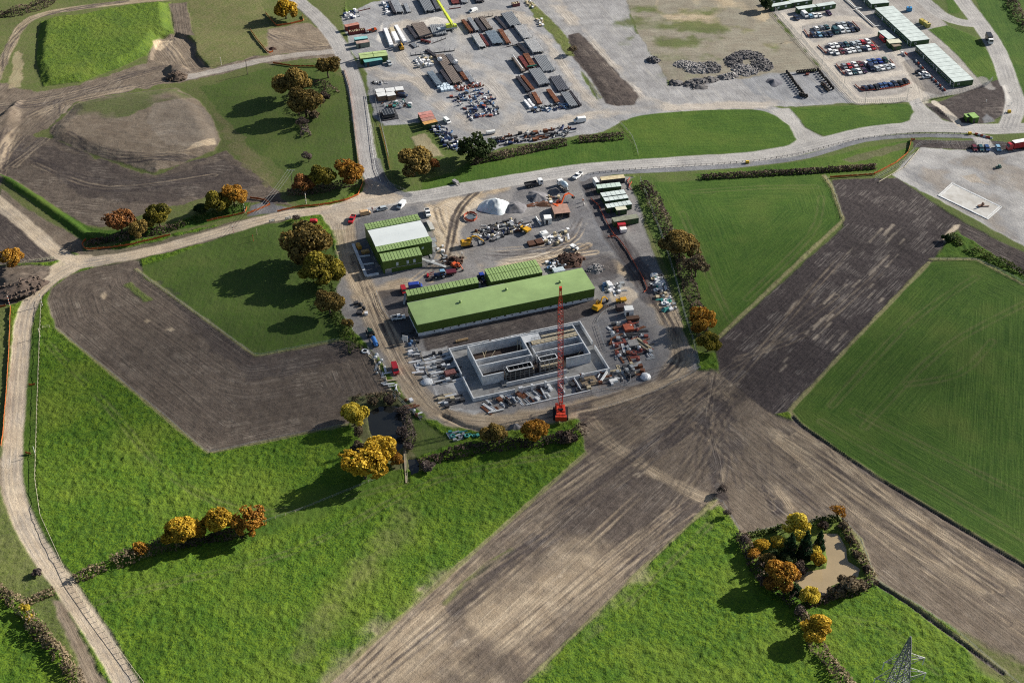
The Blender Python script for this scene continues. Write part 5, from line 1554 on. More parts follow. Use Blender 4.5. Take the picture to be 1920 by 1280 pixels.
# ------------------------------------------------------------------ vehicles
TYRE = mat('tyre_rubber', (.022, .022, .024), .85, .15, 2)
LAMP = mat('lamp_lens', (.55, .52, .45), .2, .05, 3, spec=.6)
CHROME = mat('hub_metal', (.40, .41, .42), .35, .1, 3, metal=.6)


def paint(n, c, rough=.28):
    return mat('paint_' + n, c, rough, .05, .6, spec=.5)


PAINT = {'white': paint('white', (.76, .77, .77)), 'silver': paint('silver', (.42, .46, .49)), 'grey': paint('grey', (.22, .24, .27)), 'dark blue': paint('dark_blue', (.020, .030, .065)), 'blue': paint('blue', (.035, .075, .19)),
         'bright blue': paint('bright_blue', (.03, .06, .32)), 'red': paint('red', (.42, .022, .028)), 'maroon': paint('maroon', (.12, .018, .028)), 'teal': paint('teal', (.03, .085, .10)), 'pale blue': paint('pale_blue', (.20, .36, .50)),
         'black': paint('black', (.018, .018, .022)), 'purple': paint('purple', (.055, .028, .065)), 'dark green': paint('dark_green', (.015, .045, .03)), 'orange': paint('orange', (.62, .11, .03)), 'yellow': paint('yellow', (.62, .33, .02)),
         'cream': paint('cream', (.60, .40, .22)), 'crane red': mat('paint_crane_red', (.68, .065, .028), .45, .14, 1.5, spec=.4), 'lime': paint('lime', (.50, .58, .06), .45)}


def wheels(t, xs, y, r, w=.22, hub=True):
    for x in xs:
        for s in (-1, 1):
            o = put('wheel', MB().cyl((x, s * (y - w), r), (x, s * y, r), r, 12), TYRE, t)
            if hub:
                put('rim', MB().cyl((x, s * y, r), (x, s * (y + .015), r), r * .55, 10), CHROME, o)


def shell(prof, y, yt, z0):
    """car body: side outline (x, z) pulled out to half width y, waist tucked to yt above z0"""
    b = MB()
    n = len(prof)
    L = [(x, -(y if z <= z0 else yt), z) for x, z in prof]
    R = [(x, (y if z <= z0 else yt), z) for x, z in prof]
    b.add(L + R, [tuple(range(n)), tuple(range(n, 2 * n))[::-1]] + [((i + 1) % n, i, n + i, n + (i + 1) % n) for i in range(n)])
    return b


def make_car(kind):
    nm = {'hatch': 'car', 'saloon': 'car', 'estate': 'car', 'van': 'van', 'pickup': 'pickup_truck'}[kind]
    t = thing(nm, '', {'van': 'van', 'pickup': 'pickup'}.get(kind, 'car'))
    if kind == 'van':
        lo = [(-2.45, .35), (-2.5, .9), (-2.45, 2.15), (-2.2, 2.25), (.95, 2.25), (1.25, 2.1), (1.85, 1.3), (2.45, 1.05), (2.55, .6), (2.5, .35)]
        body = put('body', shell(lo, .98, .88, 1.3), PAINT['white'], t)
        gl = MB().add([(1.32, -.78, 2.02), (1.86, -.86, 1.34), (1.86, .86, 1.34), (1.32, .78, 2.02)], [(0, 1, 2, 3)])
        me = MB()
        me.v = [(x + .035, y, z + .02) for x, y, z in gl.v]
        me.f, me.m = gl.f, gl.m
        put('windscreen', me, GLASS, t)
        for s in (-1, 1):
            put('side_window', MB().add([(.55, s * .95, 1.4), (1.5, s * .95, 1.4), (1.1, s * .905, 1.95), (.55, s * .905, 1.95)], [(0, 1, 2, 3)]), GLASS, t)
            put('headlight', MB().box((2.46, s * .72, .7), (.12, .3, .22)), LAMP, t)
        wheels(t, (-1.6, 1.6), .99, .36)
    elif kind == 'pickup':
        lo = [(-2.55, .5), (-2.55, 1.02), (-.55, 1.05), (-.5, 1.1), (-.4, 1.78), (.75, 1.78), (1.25, 1.15), (2.4, 1.05), (2.5, .8), (2.5, .45)]
        put('body', shell(lo, .92, .78, 1.12), PAINT['white'], t)
        put('load_bed', rbox(-2.45, -.6, -.76, .76, 1.045, 1.075), DARK, t)
        put('windscreen', MB().add([(.83, -.68, 1.74), (1.27, -.76, 1.2), (1.27, .76, 1.2), (.83, .68, 1.74)], [(0, 1, 2, 3)]), GLASS, t)
        put('rear_window', MB().add([(-.45, -.68, 1.7), (-.54, -.72, 1.2), (-.54, .72, 1.2), (-.45, .68, 1.7)], [(0, 1, 2, 3)]), GLASS, t)
        for s in (-1, 1):
            put('side_window', MB().add([(-.35, s * .87, 1.2), (1.1, s * .87, 1.2), (.7, s * .795, 1.68), (-.3, s * .795, 1.68)], [(0, 1, 2, 3)]), GLASS, t)
            put('bed_side', rbox(-2.55, -.55, s * .86 - .06, s * .86 + .06, 1.0, 1.32), PAINT['white'], t)
        put('tailgate', rbox(-2.58, -2.5, -.86, .86, .95, 1.32), PAINT['white'], t)
        wheels(t, (-1.55, 1.55), .93, .40)
    else:
        e = {'hatch': -.0, 'saloon': -.25, 'estate': -.3}[kind]
        if kind == 'saloon':
            lo = [(-2.2, .32), (-2.25, .75), (-2.15, .95), (-1.45, 1.0), (-.75, 1.42), (.35, 1.42), (1.05, .98), (1.95, .84), (2.15, .6), (2.1, .3)]
            rear = [(-.80, 1.40), (-1.43, 1.03)]
        else:
            lo = [(-1.95 + e, .32), (-2.0 + e, .8), (-1.9 + e, 1.0), (-1.55 + e, 1.44), (.4, 1.48), (1.05, 1.0), (1.8, .86), (2.0, .6), (1.95, .3)]
            rear = [(-1.60 + e, 1.41), (-1.90 + e, 1.03)]
        put('body', shell(lo, .86, .70, .99), PAINT['white'], t)
        zt = .06
        (xa, za), (xb, zb) = ((.40, 1.42), (1.02, 1.02)) if kind != 'saloon' else ((.38, 1.38), (1.02, 1.0))
        put('windscreen', MB().add([(xa + .045, -.60, za + zt), (xb + .045, -.72, zb + .03), (xb + .045, .72, zb + .03), (xa + .045, .60, za + zt)], [(0, 1, 2, 3)]), GLASS, t)
        put('rear_window', MB().add([(rear[0][0] - .03, -.58, rear[0][1] + .03), (rear[1][0] - .03, -.68, rear[1][1] + .03), (rear[1][0] - .03, .68, rear[1][1] + .03), (rear[0][0] - .03, .58, rear[0][1] + .03)], [(3, 2, 1, 0)]), GLASS, t)
        for s in (-1, 1):
            put('side_window', MB().add([(rear[1][0] + .25, s * .815, 1.04), (.85, s * .815, 1.04), (.32, s * .735, 1.36), (rear[0][0] + .2, s * .735, 1.36)], [(0, 1, 2, 3)]), GLASS, t)
            put('headlight', MB().box((1.92 + (.13 if kind == 'saloon' else 0), s * .62, .62), (.12, .34, .16)), LAMP, t)
        wheels(t, (-1.25 + e / 2, 1.25), .87, .31)
    return t


PROTO = {}
PAINTED = ('body', 'bed_side', 'tailgate')


def car(px, rz, kind, colour, label, group=None, z=None, scale=None):
    p = G(*px)
    if kind not in PROTO:
        t = PROTO[kind] = make_car(kind)
        t.location, t.rotation_euler = p, (0, 0, rz)
        tag(t, label, None, group)
    else:
        t = dup(PROTO[kind], p, rz, label, group)
        if not group and 'group' in t:
            del t['group']
    for c in t.children:
        if c.name.split('.')[0] in PAINTED:
            slot(c, 0, PAINT[colour])
    t.scale = scale or (1.08, 1.08, 1.06)
    return t


def heading(a, b):
    d = P(*b) - P(*a)
    return math.atan2(d.y, d.x)


CARDIR = heading((1641, 15.5), (1708, 78))
ORD = ['first', 'second', 'third', 'fourth', 'fifth', 'sixth', 'seventh', 'eighth', 'ninth', 'tenth']
KTXT = {'hatch': 'hatchback', 'saloon': 'saloon', 'estate': 'estate car', 'van': 'van'}


def z5(x, y):
    return (1420 + x / 8.53, y / 8.53 + 1.6)


def z6(x, y):
    return (1600 + x / 7.11, y / 7.11 + 1.6)


ROWS = [
    ('along the cabins at the top of the car park', 0, [(z5(625, 290), 'dark blue', 'saloon'), (z5(755, 250), 'white', 'van'), (z5(838, 262), 'pale blue', 'hatch'), (z5(910, 252), 'white', 'saloon'), (z5(985, 247), 'white', 'saloon'), (z5(1140, 215), 'purple', 'saloon')]),
    ('in the back line of the top car block', 0, [(z5(935, 460), 'white', 'hatch'), (z5(1020, 447), 'grey', 'hatch'), (z5(1105, 437), 'teal', 'saloon'), (z5(1295, 402), 'grey', 'saloon'), (z5(1380, 397), 'silver', 'saloon'), (z5(1465, 395), 'dark blue', 'saloon')]),
    ('in the front line of the top car block', 0, [(z5(890, 565), 'dark blue', 'estate'), (z5(985, 562), 'pale blue', 'hatch'), (z5(1070, 555), 'dark blue', 'saloon'), (z5(1160, 553), 'dark blue', 'saloon'), (z5(1240, 505), 'teal', 'van'), (z5(1335, 495), 'white', 'van'), (z5(1435, 490), 'silver', 'hatch'), (z5(1510, 480), 'dark blue', 'saloon'), (z5(1580, 467), 'black', 'estate')]),
    ('in the back line of the second car block', 0, [(z5(1180, 740), 'white', 'saloon'), (z5(1260, 732), 'white', 'saloon'), (z5(1345, 725), 'dark blue', 'saloon'), (z5(1420, 720), 'teal', 'hatch'), (z5(1525, 703), 'silver', 'estate'), (z5(1610, 690), 'silver', 'saloon'), (z5(1670, 677), 'red', 'hatch'), (z5(1760, 675), 'white', 'estate')]),
    ('in the front line of the second car block', 0, [(z5(1165, 835), 'white', 'hatch'), (z5(1260, 845), 'white', 'saloon'), (z5(1350, 830), 'maroon', 'estate'), (z5(1450, 822), 'white', 'saloon'), (z5(1525, 807), 'white', 'saloon'), (z5(1615, 800), 'silver', 'estate'), (z5(1690, 783), 'dark blue', 'hatch'), (z5(1770, 780), 'white', 'hatch'), (z5(1845, 768), 'red', 'hatch')]),
    ('in the back line of the third car block', 0, [(z5(1385, 1070), 'grey', 'hatch'), (z5(1465, 1067), 'red', 'hatch'), (z5(1550, 1037), 'white', 'saloon'), (z5(1640, 1028), 'maroon', 'saloon'), (z5(1725, 1020), 'white', 'hatch'), (z6(215, 835), 'blue', 'saloon'), (z6(275, 822), 'blue', 'saloon'), (z6(345, 815), 'bright blue', 'saloon'), (z6(425, 810), 'dark green', 'estate')]),
    ('in the front line of the third car block', 0, [(z5(1460, 1165), 'white', 'saloon'), (z5(1540, 1157), 'teal', 'hatch'), (z5(1620, 1145), 'white', 'saloon'), (z5(1705, 1137), 'purple', 'hatch'), (z6(225, 910), 'dark blue', 'van'), (z6(305, 920), 'silver', 'hatch'), (z6(375, 910), 'white', 'saloon'), (z6(447, 900), 'silver', 'saloon'), (z6(515, 885), 'white', 'hatch')]),
    ('in the single line nearest the entrance gate', 0, [(z6(150, 1175), 'dark blue', 'hatch'), (z6(230, 1167), 'dark blue', 'hatch'), (z6(305, 1168), 'black', 'hatch'), (z6(365, 1150), 'blue', 'saloon'), (z6(420, 1143), 'blue', 'hatch'), (z6(480, 1135), 'blue', 'hatch'), (z6(545, 1117), 'dark blue', 'saloon'), (z6(625, 1106), 'black', 'saloon'), (z6(695, 1090), 'black', 'hatch')]),
]
for where, rz, lst in ROWS:
    for i, (px, c, k) in enumerate(lst):
        car(px, CARDIR + random.uniform(-.06, .06) + (math.pi if random.random() < .25 and k != 'van' else 0), k, c, f'{c} {KTXT[k]}, {ORD[i]} from left {where}', 'cars parked in rows in the car park')
H_ = heading((880, 955), (940, 930))
for px, c, nm in [(z6(885, 958), 'black', 'black saloon parked sideways, furthest of three beside the striped barrier'), (z6(932, 984), 'white', 'white saloon parked sideways between two others by the striped barrier'), (z6(976, 1030), 'silver', 'silver saloon parked sideways, nearest of three by the striped barrier')]:
    car(px, heading((100, 100), (110, 98.5)), 'saloon', c, nm)
car(z6(395, 535), CARDIR, 'van', 'red', 'red van parked by the narrow cabin in the car park')
for x, c, nm in [(1280, 'maroon', 'maroon car, leftmost of four on the stone compound'), (1362, 'teal', 'dark teal car, second of four on the stone compound'), (1442, 'blue', 'blue car, third of four on the stone compound'), (1585, 'pale blue', 'pale blue car nearest the red lorry')]:
    car((1640 + x / 6.857, 150 + 895 / 6.857), heading((100, 100), (103, 112)) if False else CARDIR - .25, 'estate', c, nm)
car((747, 598), heading((733, 599), (762, 595)), 'pickup', 'white', 'white pickup by the left end of the long hall', scale=(1.05, 1.05, 1.05))
car((741, 695), heading((738, 683), (745, 705)), 'van', 'red', 'red van on the haul road west of the tank')
car((779, 540), heading((760, 541), (798, 537)), 'van', 'bright blue', 'blue van behind the narrow green block')
car((757, 547), heading((757, 540), (764, 556)), 'van', 'red', 'red van squeezed beside the narrow green block', scale=(.85, .95, .9))
car((753, 387), heading((762, 378), (747, 394)), 'van', 'white', 'white van on the road north of the power house', scale=(1.0, 1.0, .9))
car((802, 402), heading((800, 393), (806, 411)), 'pickup', 'white', 'white pickup with open doors beside the power house')
car((715, 394), heading((726, 390), (705, 395)), 'estate', 'silver', 'silver car on the verge north of the power house', scale=(1.1, 1.05, 1.05))
car((685, 402), heading((676, 404), (696, 400)), 'van', 'cream', 'orange and cream van on the verge corner', scale=(.9, .95, .85))
car((660, 414), heading((664, 403), (656, 420)), 'pickup', 'red', 'red pickup on the verge by the works entrance', scale=(1.05, 1.05, 1.05))
car((1083, 332), heading((1090, 327), (1076, 338)), 'pickup', 'white', 'white pickup driving on the stone road')
car((755, 181), heading((748, 179), (766, 181)), 'van', 'dark blue', 'dark blue van in the pipe yard by the brown crates', scale=(.95, .95, .8))
car((838, 229), heading((832, 222), (845, 233)), 'van', 'white', 'white van on the yard track by the four containers', scale=(.9, .95, .8))
car((1087, 229), heading((1100, 227), (1075, 230)), 'van', 'white', 'white van on the yard track near the wire fence')
car((887, 22), heading((893, 19), (880, 24)), 'van', 'white', 'white van among the beams at the top of the yard', scale=(1, 1, .7))
car((730, 121), heading((727, 115), (733, 124)), 'hatch', 'silver', 'small silver car beside the green shed')
car((1004, 349), heading((1010, 349), (1030, 346)), 'van', 'white', 'white van parked above the sand heap') if False else None


def truck(label, px, rz, cabc, parts, name='truck', cat='truck'):
    t = thing(name, label, cat, G(*px), rz)
    put('chassis', MB().box((0, 0, .55), (7.4, .9, .3)), DARK, t)
    c = put('cab', MB().box((2.9, 0, .6), (2.0, 2.3, 2.1), top=(.82, .94, -.12)), PAINT[cabc], t)
    put('windscreen', MB().add([(3.86, -1.0, 1.65), (3.86, 1.0, 1.65), (3.66, .95, 2.5), (3.66, -.95, 2.5)], [(0, 1, 2, 3)]), GLASS, c)
    for s in (-1, 1):
        put('side_window', MB().add([(2.5, s * 1.14, 1.7), (3.5, s * 1.14, 1.7), (3.35, s * 1.11, 2.4), (2.5, s * 1.11, 2.4)], [(0, 1, 2, 3)]), GLASS, c)
    for nm, mb, m in parts:
        put(nm, mb, m, t)
    wheels(t, (-2.6, -1.4, 2.7), 1.2, .5, .32)
    return t


bed = MB().box((-1.2, 0, .9), (5.6, 2.3, .15))
side = MB()
for s in (-1, 1):
    side.box((-1.2, s * 1.12, 1.0), (5.6, .08, .75))
side.box((-3.95, 0, 1.0), (.08, 2.3, .75))
truck('white cabbed flatbed lorry at the road beside the grey heap', (1001, 348), heading((988, 350), (1016, 345)), 'white', [('flatbed', bed, DARK), ('dropside', side, DARK)])
drum = MB().cyl((1.4, 0, 2.1), (-.4, 0, 2.45), .75, 14, r2=1.22).cyl((-.4, 0, 2.45), (-2.0, 0, 2.6), 1.22, 14, r2=1.18).cyl((-2.0, 0, 2.6), (-3.5, 0, 3.05), 1.18, 14, r2=.45)
chute = MB().beam((-3.4, 0, 2.5), (-4.4, 0, 1.4), .5, .12).beam((-3.3, .5, .8), (-3.3, .5, 2.8), .1).beam((-3.3, -.5, .8), (-3.3, -.5, 2.8), .1)
truck('cement mixer lorry with a pale blue drum behind the orange excavator', (1056, 353), heading((1064, 360), (1047, 343)), 'white', [('drum', drum, paint('drum_blue', (.50, .60, .66))), ('chute', chute, STEEL)], 'mixer_truck', 'mixer lorry')
bx = MB().box((-1.2, 0, .95), (5.4, 2.4, 2.3))
truck('small dark box lorry with a white cab on the north-east road', (1854, 78), heading((1848, 66), (1861, 92)), 'white', [('box', bx, PAINT['black'])])
# red curtain sided lorry
p, rz = G(1905, 279), heading((1960, 268), (1888, 281))
t = thing('articulated_lorry', 'red lorry with a white roofed trailer at the right edge', 'lorry', p, rz)
tr = put('trailer', rbox(-10.5, 2.2, -1.25, 1.25, 1.0, 3.75), mat('curtain_red', (.36, .02, .025), .55, .08, .5, ribs=('X', 1.2)), t)
put('roof', rbox(-10.55, 2.25, -1.28, 1.28, 3.75, 3.85), WHITE, tr)
c = put('cab', MB().box((3.6, 0, .7), (2.2, 2.4, 2.7), top=(.8, .94, -.15)), PAINT['red'], t)
put('windscreen', MB().add([(4.62, -1.0, 1.9), (4.62, 1.0, 1.9), (4.42, .95, 3.0), (4.42, -.95, 3.0)], [(0, 1, 2, 3)]), GLASS, c)
put('chassis', MB().box((-3, 0, .6), (14, .9, .35)), DARK, t)
wheels(t, (-9, -7.8, -6.6, 2.4, 4.0), 1.22, .5, .32)


def tracks(t, L=3.6, g=1.0, w=.55, h=.85):
    for s in (-1, 1):
        prof = [(-L / 2, h * .5), (-L / 2 + .3, 0), (L / 2 - .3, 0), (L / 2, h * .5), (L / 2 - .25, h), (-L / 2 + .25, h)]
        put('track', MB().extr(prof, s * g - w / 2, s * g + w / 2), TYRE, t)


def excavator(label, px, rz, c, reach=(4.2, 3.6, 7.0, 2.0), slew=0.0, sc_=1.0, cat='excavator'):
    """tracked digger: reach=(boom end x, boom end z, stick end x, stick end z)"""
    t = thing('excavator', label, cat, G(*px), rz)
    t.scale = (sc_, sc_, sc_)
    tracks(t)
    put('undercarriage', MB().box((0, 0, .35), (2.2, 1.6, .5)), DARK, t)
    m = PAINT[c]
    h = put('house', MB().box((-.75, 0, 1.0), (2.9, 2.5, 1.05)).box((-1.7, 0, 2.05), (1.0, 2.4, .35), top=(.9, .9, 0)), m, t)
    put('counterweight', MB().box((-2.3, 0, 1.0), (.6, 2.4, .95)), m, h)
    cb = put('cab', MB().box((.55, .72, 1.0), (1.5, 1.0, 1.75), top=(.85, .92, -.05)), m, t)
    put('window', MB().add([(1.32, .3, 1.5), (1.32, 1.14, 1.5), (1.2, 1.1, 2.6), (1.2, .34, 2.6)], [(0, 1, 2, 3)]).box((.5, .72, 2.0), (1.15, 1.06, .55)), GLASS, cb)
    bx_, bz, sx_, sz = reach
    bo = put('boom', MB().beam((.7, -.2, 1.4), (bx_ * .5, -.2, bz * 1.05), .38, .55).beam((bx_ * .5, -.2, bz * 1.05), (bx_, -.2, bz), .36, .48), m, t)
    put('ram', MB().cyl((.9, -.2, 1.2), (bx_ * .55, -.2, bz * .85), .10, 6), CHROME, bo)
    put('stick', MB().beam((bx_ - .3, -.2, bz + .25), (sx_, -.2, sz), .30, .38), m, t)
    bk = MB().box((sx_ + .1, -.2, max(.05, sz - 1.0)), (.9, 1.0, .85), top=(.7, 1, -.1))
    put('bucket', bk, DARK, t)
    return t


excavator('yellow excavator reaching over the stored fittings', (877, 461), heading((875, 462), (905, 458)), 'yellow', (3.2, 3.8, 5.8, 1.2), sc_=1.1)
excavator('large orange excavator digging below the cement mixer', (1048, 391), heading((1046, 391), (1082, 371)), 'orange', (4.6, 4.2, 6.8, 2.2), sc_=1.2)
excavator('small red orange excavator behind the plant building', (856, 502), heading((853, 500), (869, 507)), 'orange', (2.6, 2.8, 4.0, 1.0), sc_=.8)
excavator('yellow excavator at the right end of the long hall', (1122, 579), heading((1122, 579), (1142, 562)), 'yellow', (3.4, 3.6, 5.4, 1.2), sc_=1.05)
# small dumpers, telehandlers, tractors


def dumper(label, px, rz, c, c2=None, s_=1.0):
    t = thing('site_dumper', label, 'dumper', G(*px), rz)
    t.scale = (s_,) * 3
    put('skip', MB().box((1.0, 0, .8), (1.9, 1.8, .9), top=(1.25, 1.1, .1)), PAINT[c2 or c], t)
    put('engine_cover', MB().box((-.9, 0, .7), (1.6, 1.3, .8)), PAINT[c], t)
    b = MB()
    for s in (-.55, .55):
        b.beam((-.2, s, 1.2), (-.2, s, 2.5), .08)
    b.beam((-.2, -.55, 2.5), (-.2, .55, 2.5), .08).box((-.5, 0, 1.3), (.5, .5, .5))
    put('roll_bar', b, DARK, t)
    wheels(t, (-1.0, .9), .95, .5, .35)
    return t


def telehandler(label, px, rz, c, s_=1.0, up=1.0):
    t = thing('telehandler', label, 'telehandler', G(*px), rz)
    t.scale = (s_,) * 3
    put('body', MB().box((-.2, 0, .6), (4.2, 1.7, .8)).box((-1.6, -.3, 1.2), (1.4, 1.0, .5)), PAINT[c], t)
    cb = put('cab', MB().box((.1, .55, 1.2), (1.5, .95, 1.2), top=(.85, .9, -.05)), DARK, t)
    put('window', MB().box((.1, .55, 1.5), (1.3, 1.0, .6)), GLASS, cb)
    put('boom', MB().beam((-1.9, -.45, 1.9), (3.2, -.45, 1.0 + up), .42, .45), PAINT[c], t)
    put('fork', MB().box((3.4, -.1, .3), (.15, 1.2, 1.2)).beam((3.4, -.5, .3), (4.5, -.5, .3), .12).beam((3.4, .3, .3), (4.5, .3, .3), .12), DARK, t)
    wheels(t, (-1.4, 1.5), 1.1, .62, .42)
    return t


def tractor(label, px, rz, c, roofc, s_=1.0):
    t = thing('tractor', label, 'tractor', G(*px), rz)
    t.scale = (s_,) * 3
    put('bonnet', MB().box((1.1, 0, .8), (2.2, .85, .8), top=(.95, .85, 0)), PAINT[c], t)
    cb = put('cab', MB().box((-.55, 0, 1.0), (1.5, 1.5, 1.5), top=(.9, .9, 0)), GLASS, t)
    put('roof', MB().box((-.55, 0, 2.5), (1.7, 1.6, .18), top=(.8, .85, 0)), PAINT[roofc], cb)
    for s in (-1, 1):
        put('mudguard', MB().box((-.9, s * .95, 1.5), (1.4, .5, .14)), PAINT[c], t)
        w = put('wheel', MB().cyl((-.9, s * .72, .85), (-.9, s * 1.25, .85), .85, 14), TYRE, t)
        put('rim', MB().cyl((-.9, s * 1.25, .85), (-.9, s * 1.27, .85), .45, 10), PAINT['white'], w)
        w = put('wheel', MB().cyl((1.6, s * .7, .55), (1.6, s * 1.05, .55), .55, 12), TYRE, t)
        put('rim', MB().cyl((1.6, s * 1.05, .55), (1.6, s * 1.07, .55), .3, 10), PAINT['white'], w)
    return t


dumper('small yellow dumper beside the excavator at the long hall', (1163, 567), heading((1155, 567), (1172, 565)), 'yellow')
dumper('yellow dumper with raised skip among the stored fittings', (984, 434), heading((978, 430), (990, 437)), 'yellow', s_=1.2)
dumper('white dumper by the brown soil heap', (1078, 468), heading((1082, 468), (1072, 463)), 'white', s_=.95)
telehandler('yellow telehandler below the white wrapped bundles', (752, 91), heading((755, 96), (749, 81)), 'yellow', 1.15, .2)
telehandler('orange telehandler beside the open skip in the yard', (699, 60), heading((699, 60), (690, 62)), 'orange', .9, .3)
tractor('blue tractor with a pale blue cab roof beside the narrow green block', (826, 519), heading((830, 518), (812, 520)), 'blue', 'pale blue', 1.15)
tractor('green roofed tractor pulling the blue tanker', (694, 628), heading((697, 634), (690, 618)), 'dark green', 'dark green', 1.1)
tractor('dark blue tractor between the two green blocks', (904, 527), heading((900, 520), (908, 532)), 'dark blue', 'bright blue', 1.2)
# trailer with red load near the tractor, blue tanker, red trailer by the oak
t = thing('tank_trailer', 'blue slurry tanker trailer behind the green roofed tractor', 'trailer', G(703, 645), heading((698, 634), (707, 653)))
put('tank', MB().cyl((-2.2, 0, 1.35), (2.0, 0, 1.35), .85, 14).dome((2.0, 0, .9), .5, .9, 8, 3), mat('tanker_blue', (.06, .22, .58), .35, .06, .6, spec=.5), t)
put('drawbar', MB().beam((-2.2, 0, .6), (-3.6, 0, .6), .2), DARK, t)
wheels(t, (.2, 1.4), 1.0, .5, .35)
t = thing('farm_trailer', 'dark red machine trailer behind the blue tractor', 'trailer', G(846, 514), heading((838, 515), (856, 513)))
put('body', MB().box((0, 0, .7), (3.6, 2.1, .9), top=(1.1, 1.15, 0)), PAINT['maroon'], t)
put('drawbar', MB().beam((-1.8, 0, .6), (-3.0, 0, .6), .16), DARK, t)
wheels(t, (.5,), 1.15, .5, .35)
t = thing('front_loader', 'red loader bucket frame in front of the blue tractor', 'loader', G(808, 517), heading((816, 517), (804, 518)))
put('arm', MB().beam((-1.2, -.6, 1.2), (1.0, -.6, .5), .18).beam((-1.2, .6, 1.2), (1.0, .6, .5), .18), PAINT['red'], t)
put('bucket', MB().box((1.3, 0, .05), (.9, 2.0, .7), top=(.7, 1, -.1)), PAINT['red'], t)
t = thing('compressor', 'red domed compressor trailer behind the big oak at the entrance', 'compressor', G(588, 418), heading((576, 418), (596, 418)))
put('body', MB().extr([(-1.5, .5), (-1.6, 1.0), (-1.3, 1.6), (.9, 1.7), (1.6, 1.2), (1.6, .5)], -.85, .85), PAINT['red'], t)
put('drawbar', MB().beam((-1.5, 0, .6), (-2.8, 0, .5), .15), DARK, t)
wheels(t, (.1,), .95, .35)
t = thing('plant_trailer', 'grey plant trailer parked on dark earth beside the stone road', 'trailer', G(854, 344), heading((848, 341), (860, 348)))
put('body', MB().box((0, 0, .6), (3.0, 1.6, .8), top=(.9, .9, 0)), mat('grey_tarp', (.28, .27, .28), .8, .15, 1), t)
put('drawbar', MB().beam((1.5, 0, .6), (2.8, 0, .5), .14).beam((1.5, .6, .6), (2.6, 0, .5), .1), DARK, t)
wheels(t, (-.2,), .9, .34)
t = thing('welfare_unit', 'red and white welfare unit at the south end of the container line', 'trailer', G(1166, 431), heading((1158, 432), (1178, 430)))
put('body', MB().box((0, .9, .4), (3.4, 1.8, 2.0), top=(.96, .9, 0)), PAINT['red'], t)
put('annex', MB().box((.2, -1.4, .2), (2.6, 2.2, 1.5)), WHITE, t)
t = thing('generator', 'yellow generator set on a kerbed pad behind the cabins', 'generator', G(1733, 48), heading((1724, 40), (1741, 52)))
put('body', MB().box((-1.9, 0, .3), (3.4, 2.0, 1.9)), mat('generator_yellow', (.46, .36, .08), .5, .15, 1), t)
put('fuel_tank', MB().box((1.9, 0, .3), (3.6, 2.0, 2.1)), mat('generator_cream', (.50, .41, .14), .5, .15, 1), t)
put('exhaust', MB().cyl((-1.0, 0, 2.2), (-1.0, 0, 3.0), .15, 8).cyl((2.4, .3, 2.4), (2.4, .3, 2.8), .3, 8), DARK, t)
put('pad', MB().box((0, 0, -.05), (9.5, 5.0, .12)), CONCD, t)
t = thing('water_tank', 'blue water tank behind the middle cabin row', 'tank', G(1704, 21))
put('body', MB().box((0, 0, .2), (2.6, 2.2, 1.9), top=(.95, .95, 0)), mat('tank_blue', (.05, .25, .52), .4, .08, .6), t)
put('lid', MB().cyl((0, 0, 2.1), (0, 0, 2.3), .5, 10), DARK, t)
for px, nm, h in [((208 + 1, 0), '', 0)]:
    pass
t = thing('generator', 'small orange generator by the power house yard wall', 'generator', G(673, 465), heading((668, 458), (676, 470)))
put('body', MB().box((0, 0, .2), (3.0, 1.4, 1.5), top=(.96, .94, 0)), mat('plant_orange', (.62, .33, .05), .5, .1, .8), t)
put('exhaust', MB().cyl((.8, .3, 1.7), (.8, .3, 2.2), .1, 6), DARK, t)
t = thing('storage_crate', 'tan timber crate beside the small orange generator', 'crate', G(685, 474), heading((678, 475), (692, 472)))
put('body', MB().box((0, 0, 0), (3.0, 1.4, 1.0)), mat('tan_ply', (.42, .25, .09), .7, .15, 1), t)
put('lid', MB().box((0, 0, 1.0), (3.1, 1.5, .1)), mat('tan_lid', (.50, .31, .12), .7, .15, 1), t)


# ---- lattice crawler crane
def lattice(mb, p, q, w0, w1, n, r=.1, mid=None):
    """square lattice from p to q, width w0 tapering to w1"""
    p, q = Vector(p), Vector(q)
    d = (q - p).normalized()
    a = d.cross(Vector((0, 1, .001)))
    a.normalize()
    b = d.cross(a)
    def cs(t):
        w = w0 + (w1 - w0) * t
        if mid:
            w = mid * min(1.0, t / .12 * .7 + .3, (1 - t) / .18 * .75 + .25)
        c = p + (q - p) * t
        return [c + (a * sx + b * sy) * w / 2 for sx, sy in ((-1, -1), (1, -1), (1, 1), (-1, 1))]
    prev = cs(0)
    for k in range(1, n + 1):
        cur = cs(k / n)
        for i in range(4):
            mb.beam(prev[i], cur[i], r * 1.3)
            mb.beam(prev[i], cur[(i + 1) % 4] if k % 2 else prev[i] * 0 + cur[(i - 1) % 4], r * .8)
            mb.beam(cur[i], cur[(i + 1) % 4], r * .8)
        prev = cur
    return mb


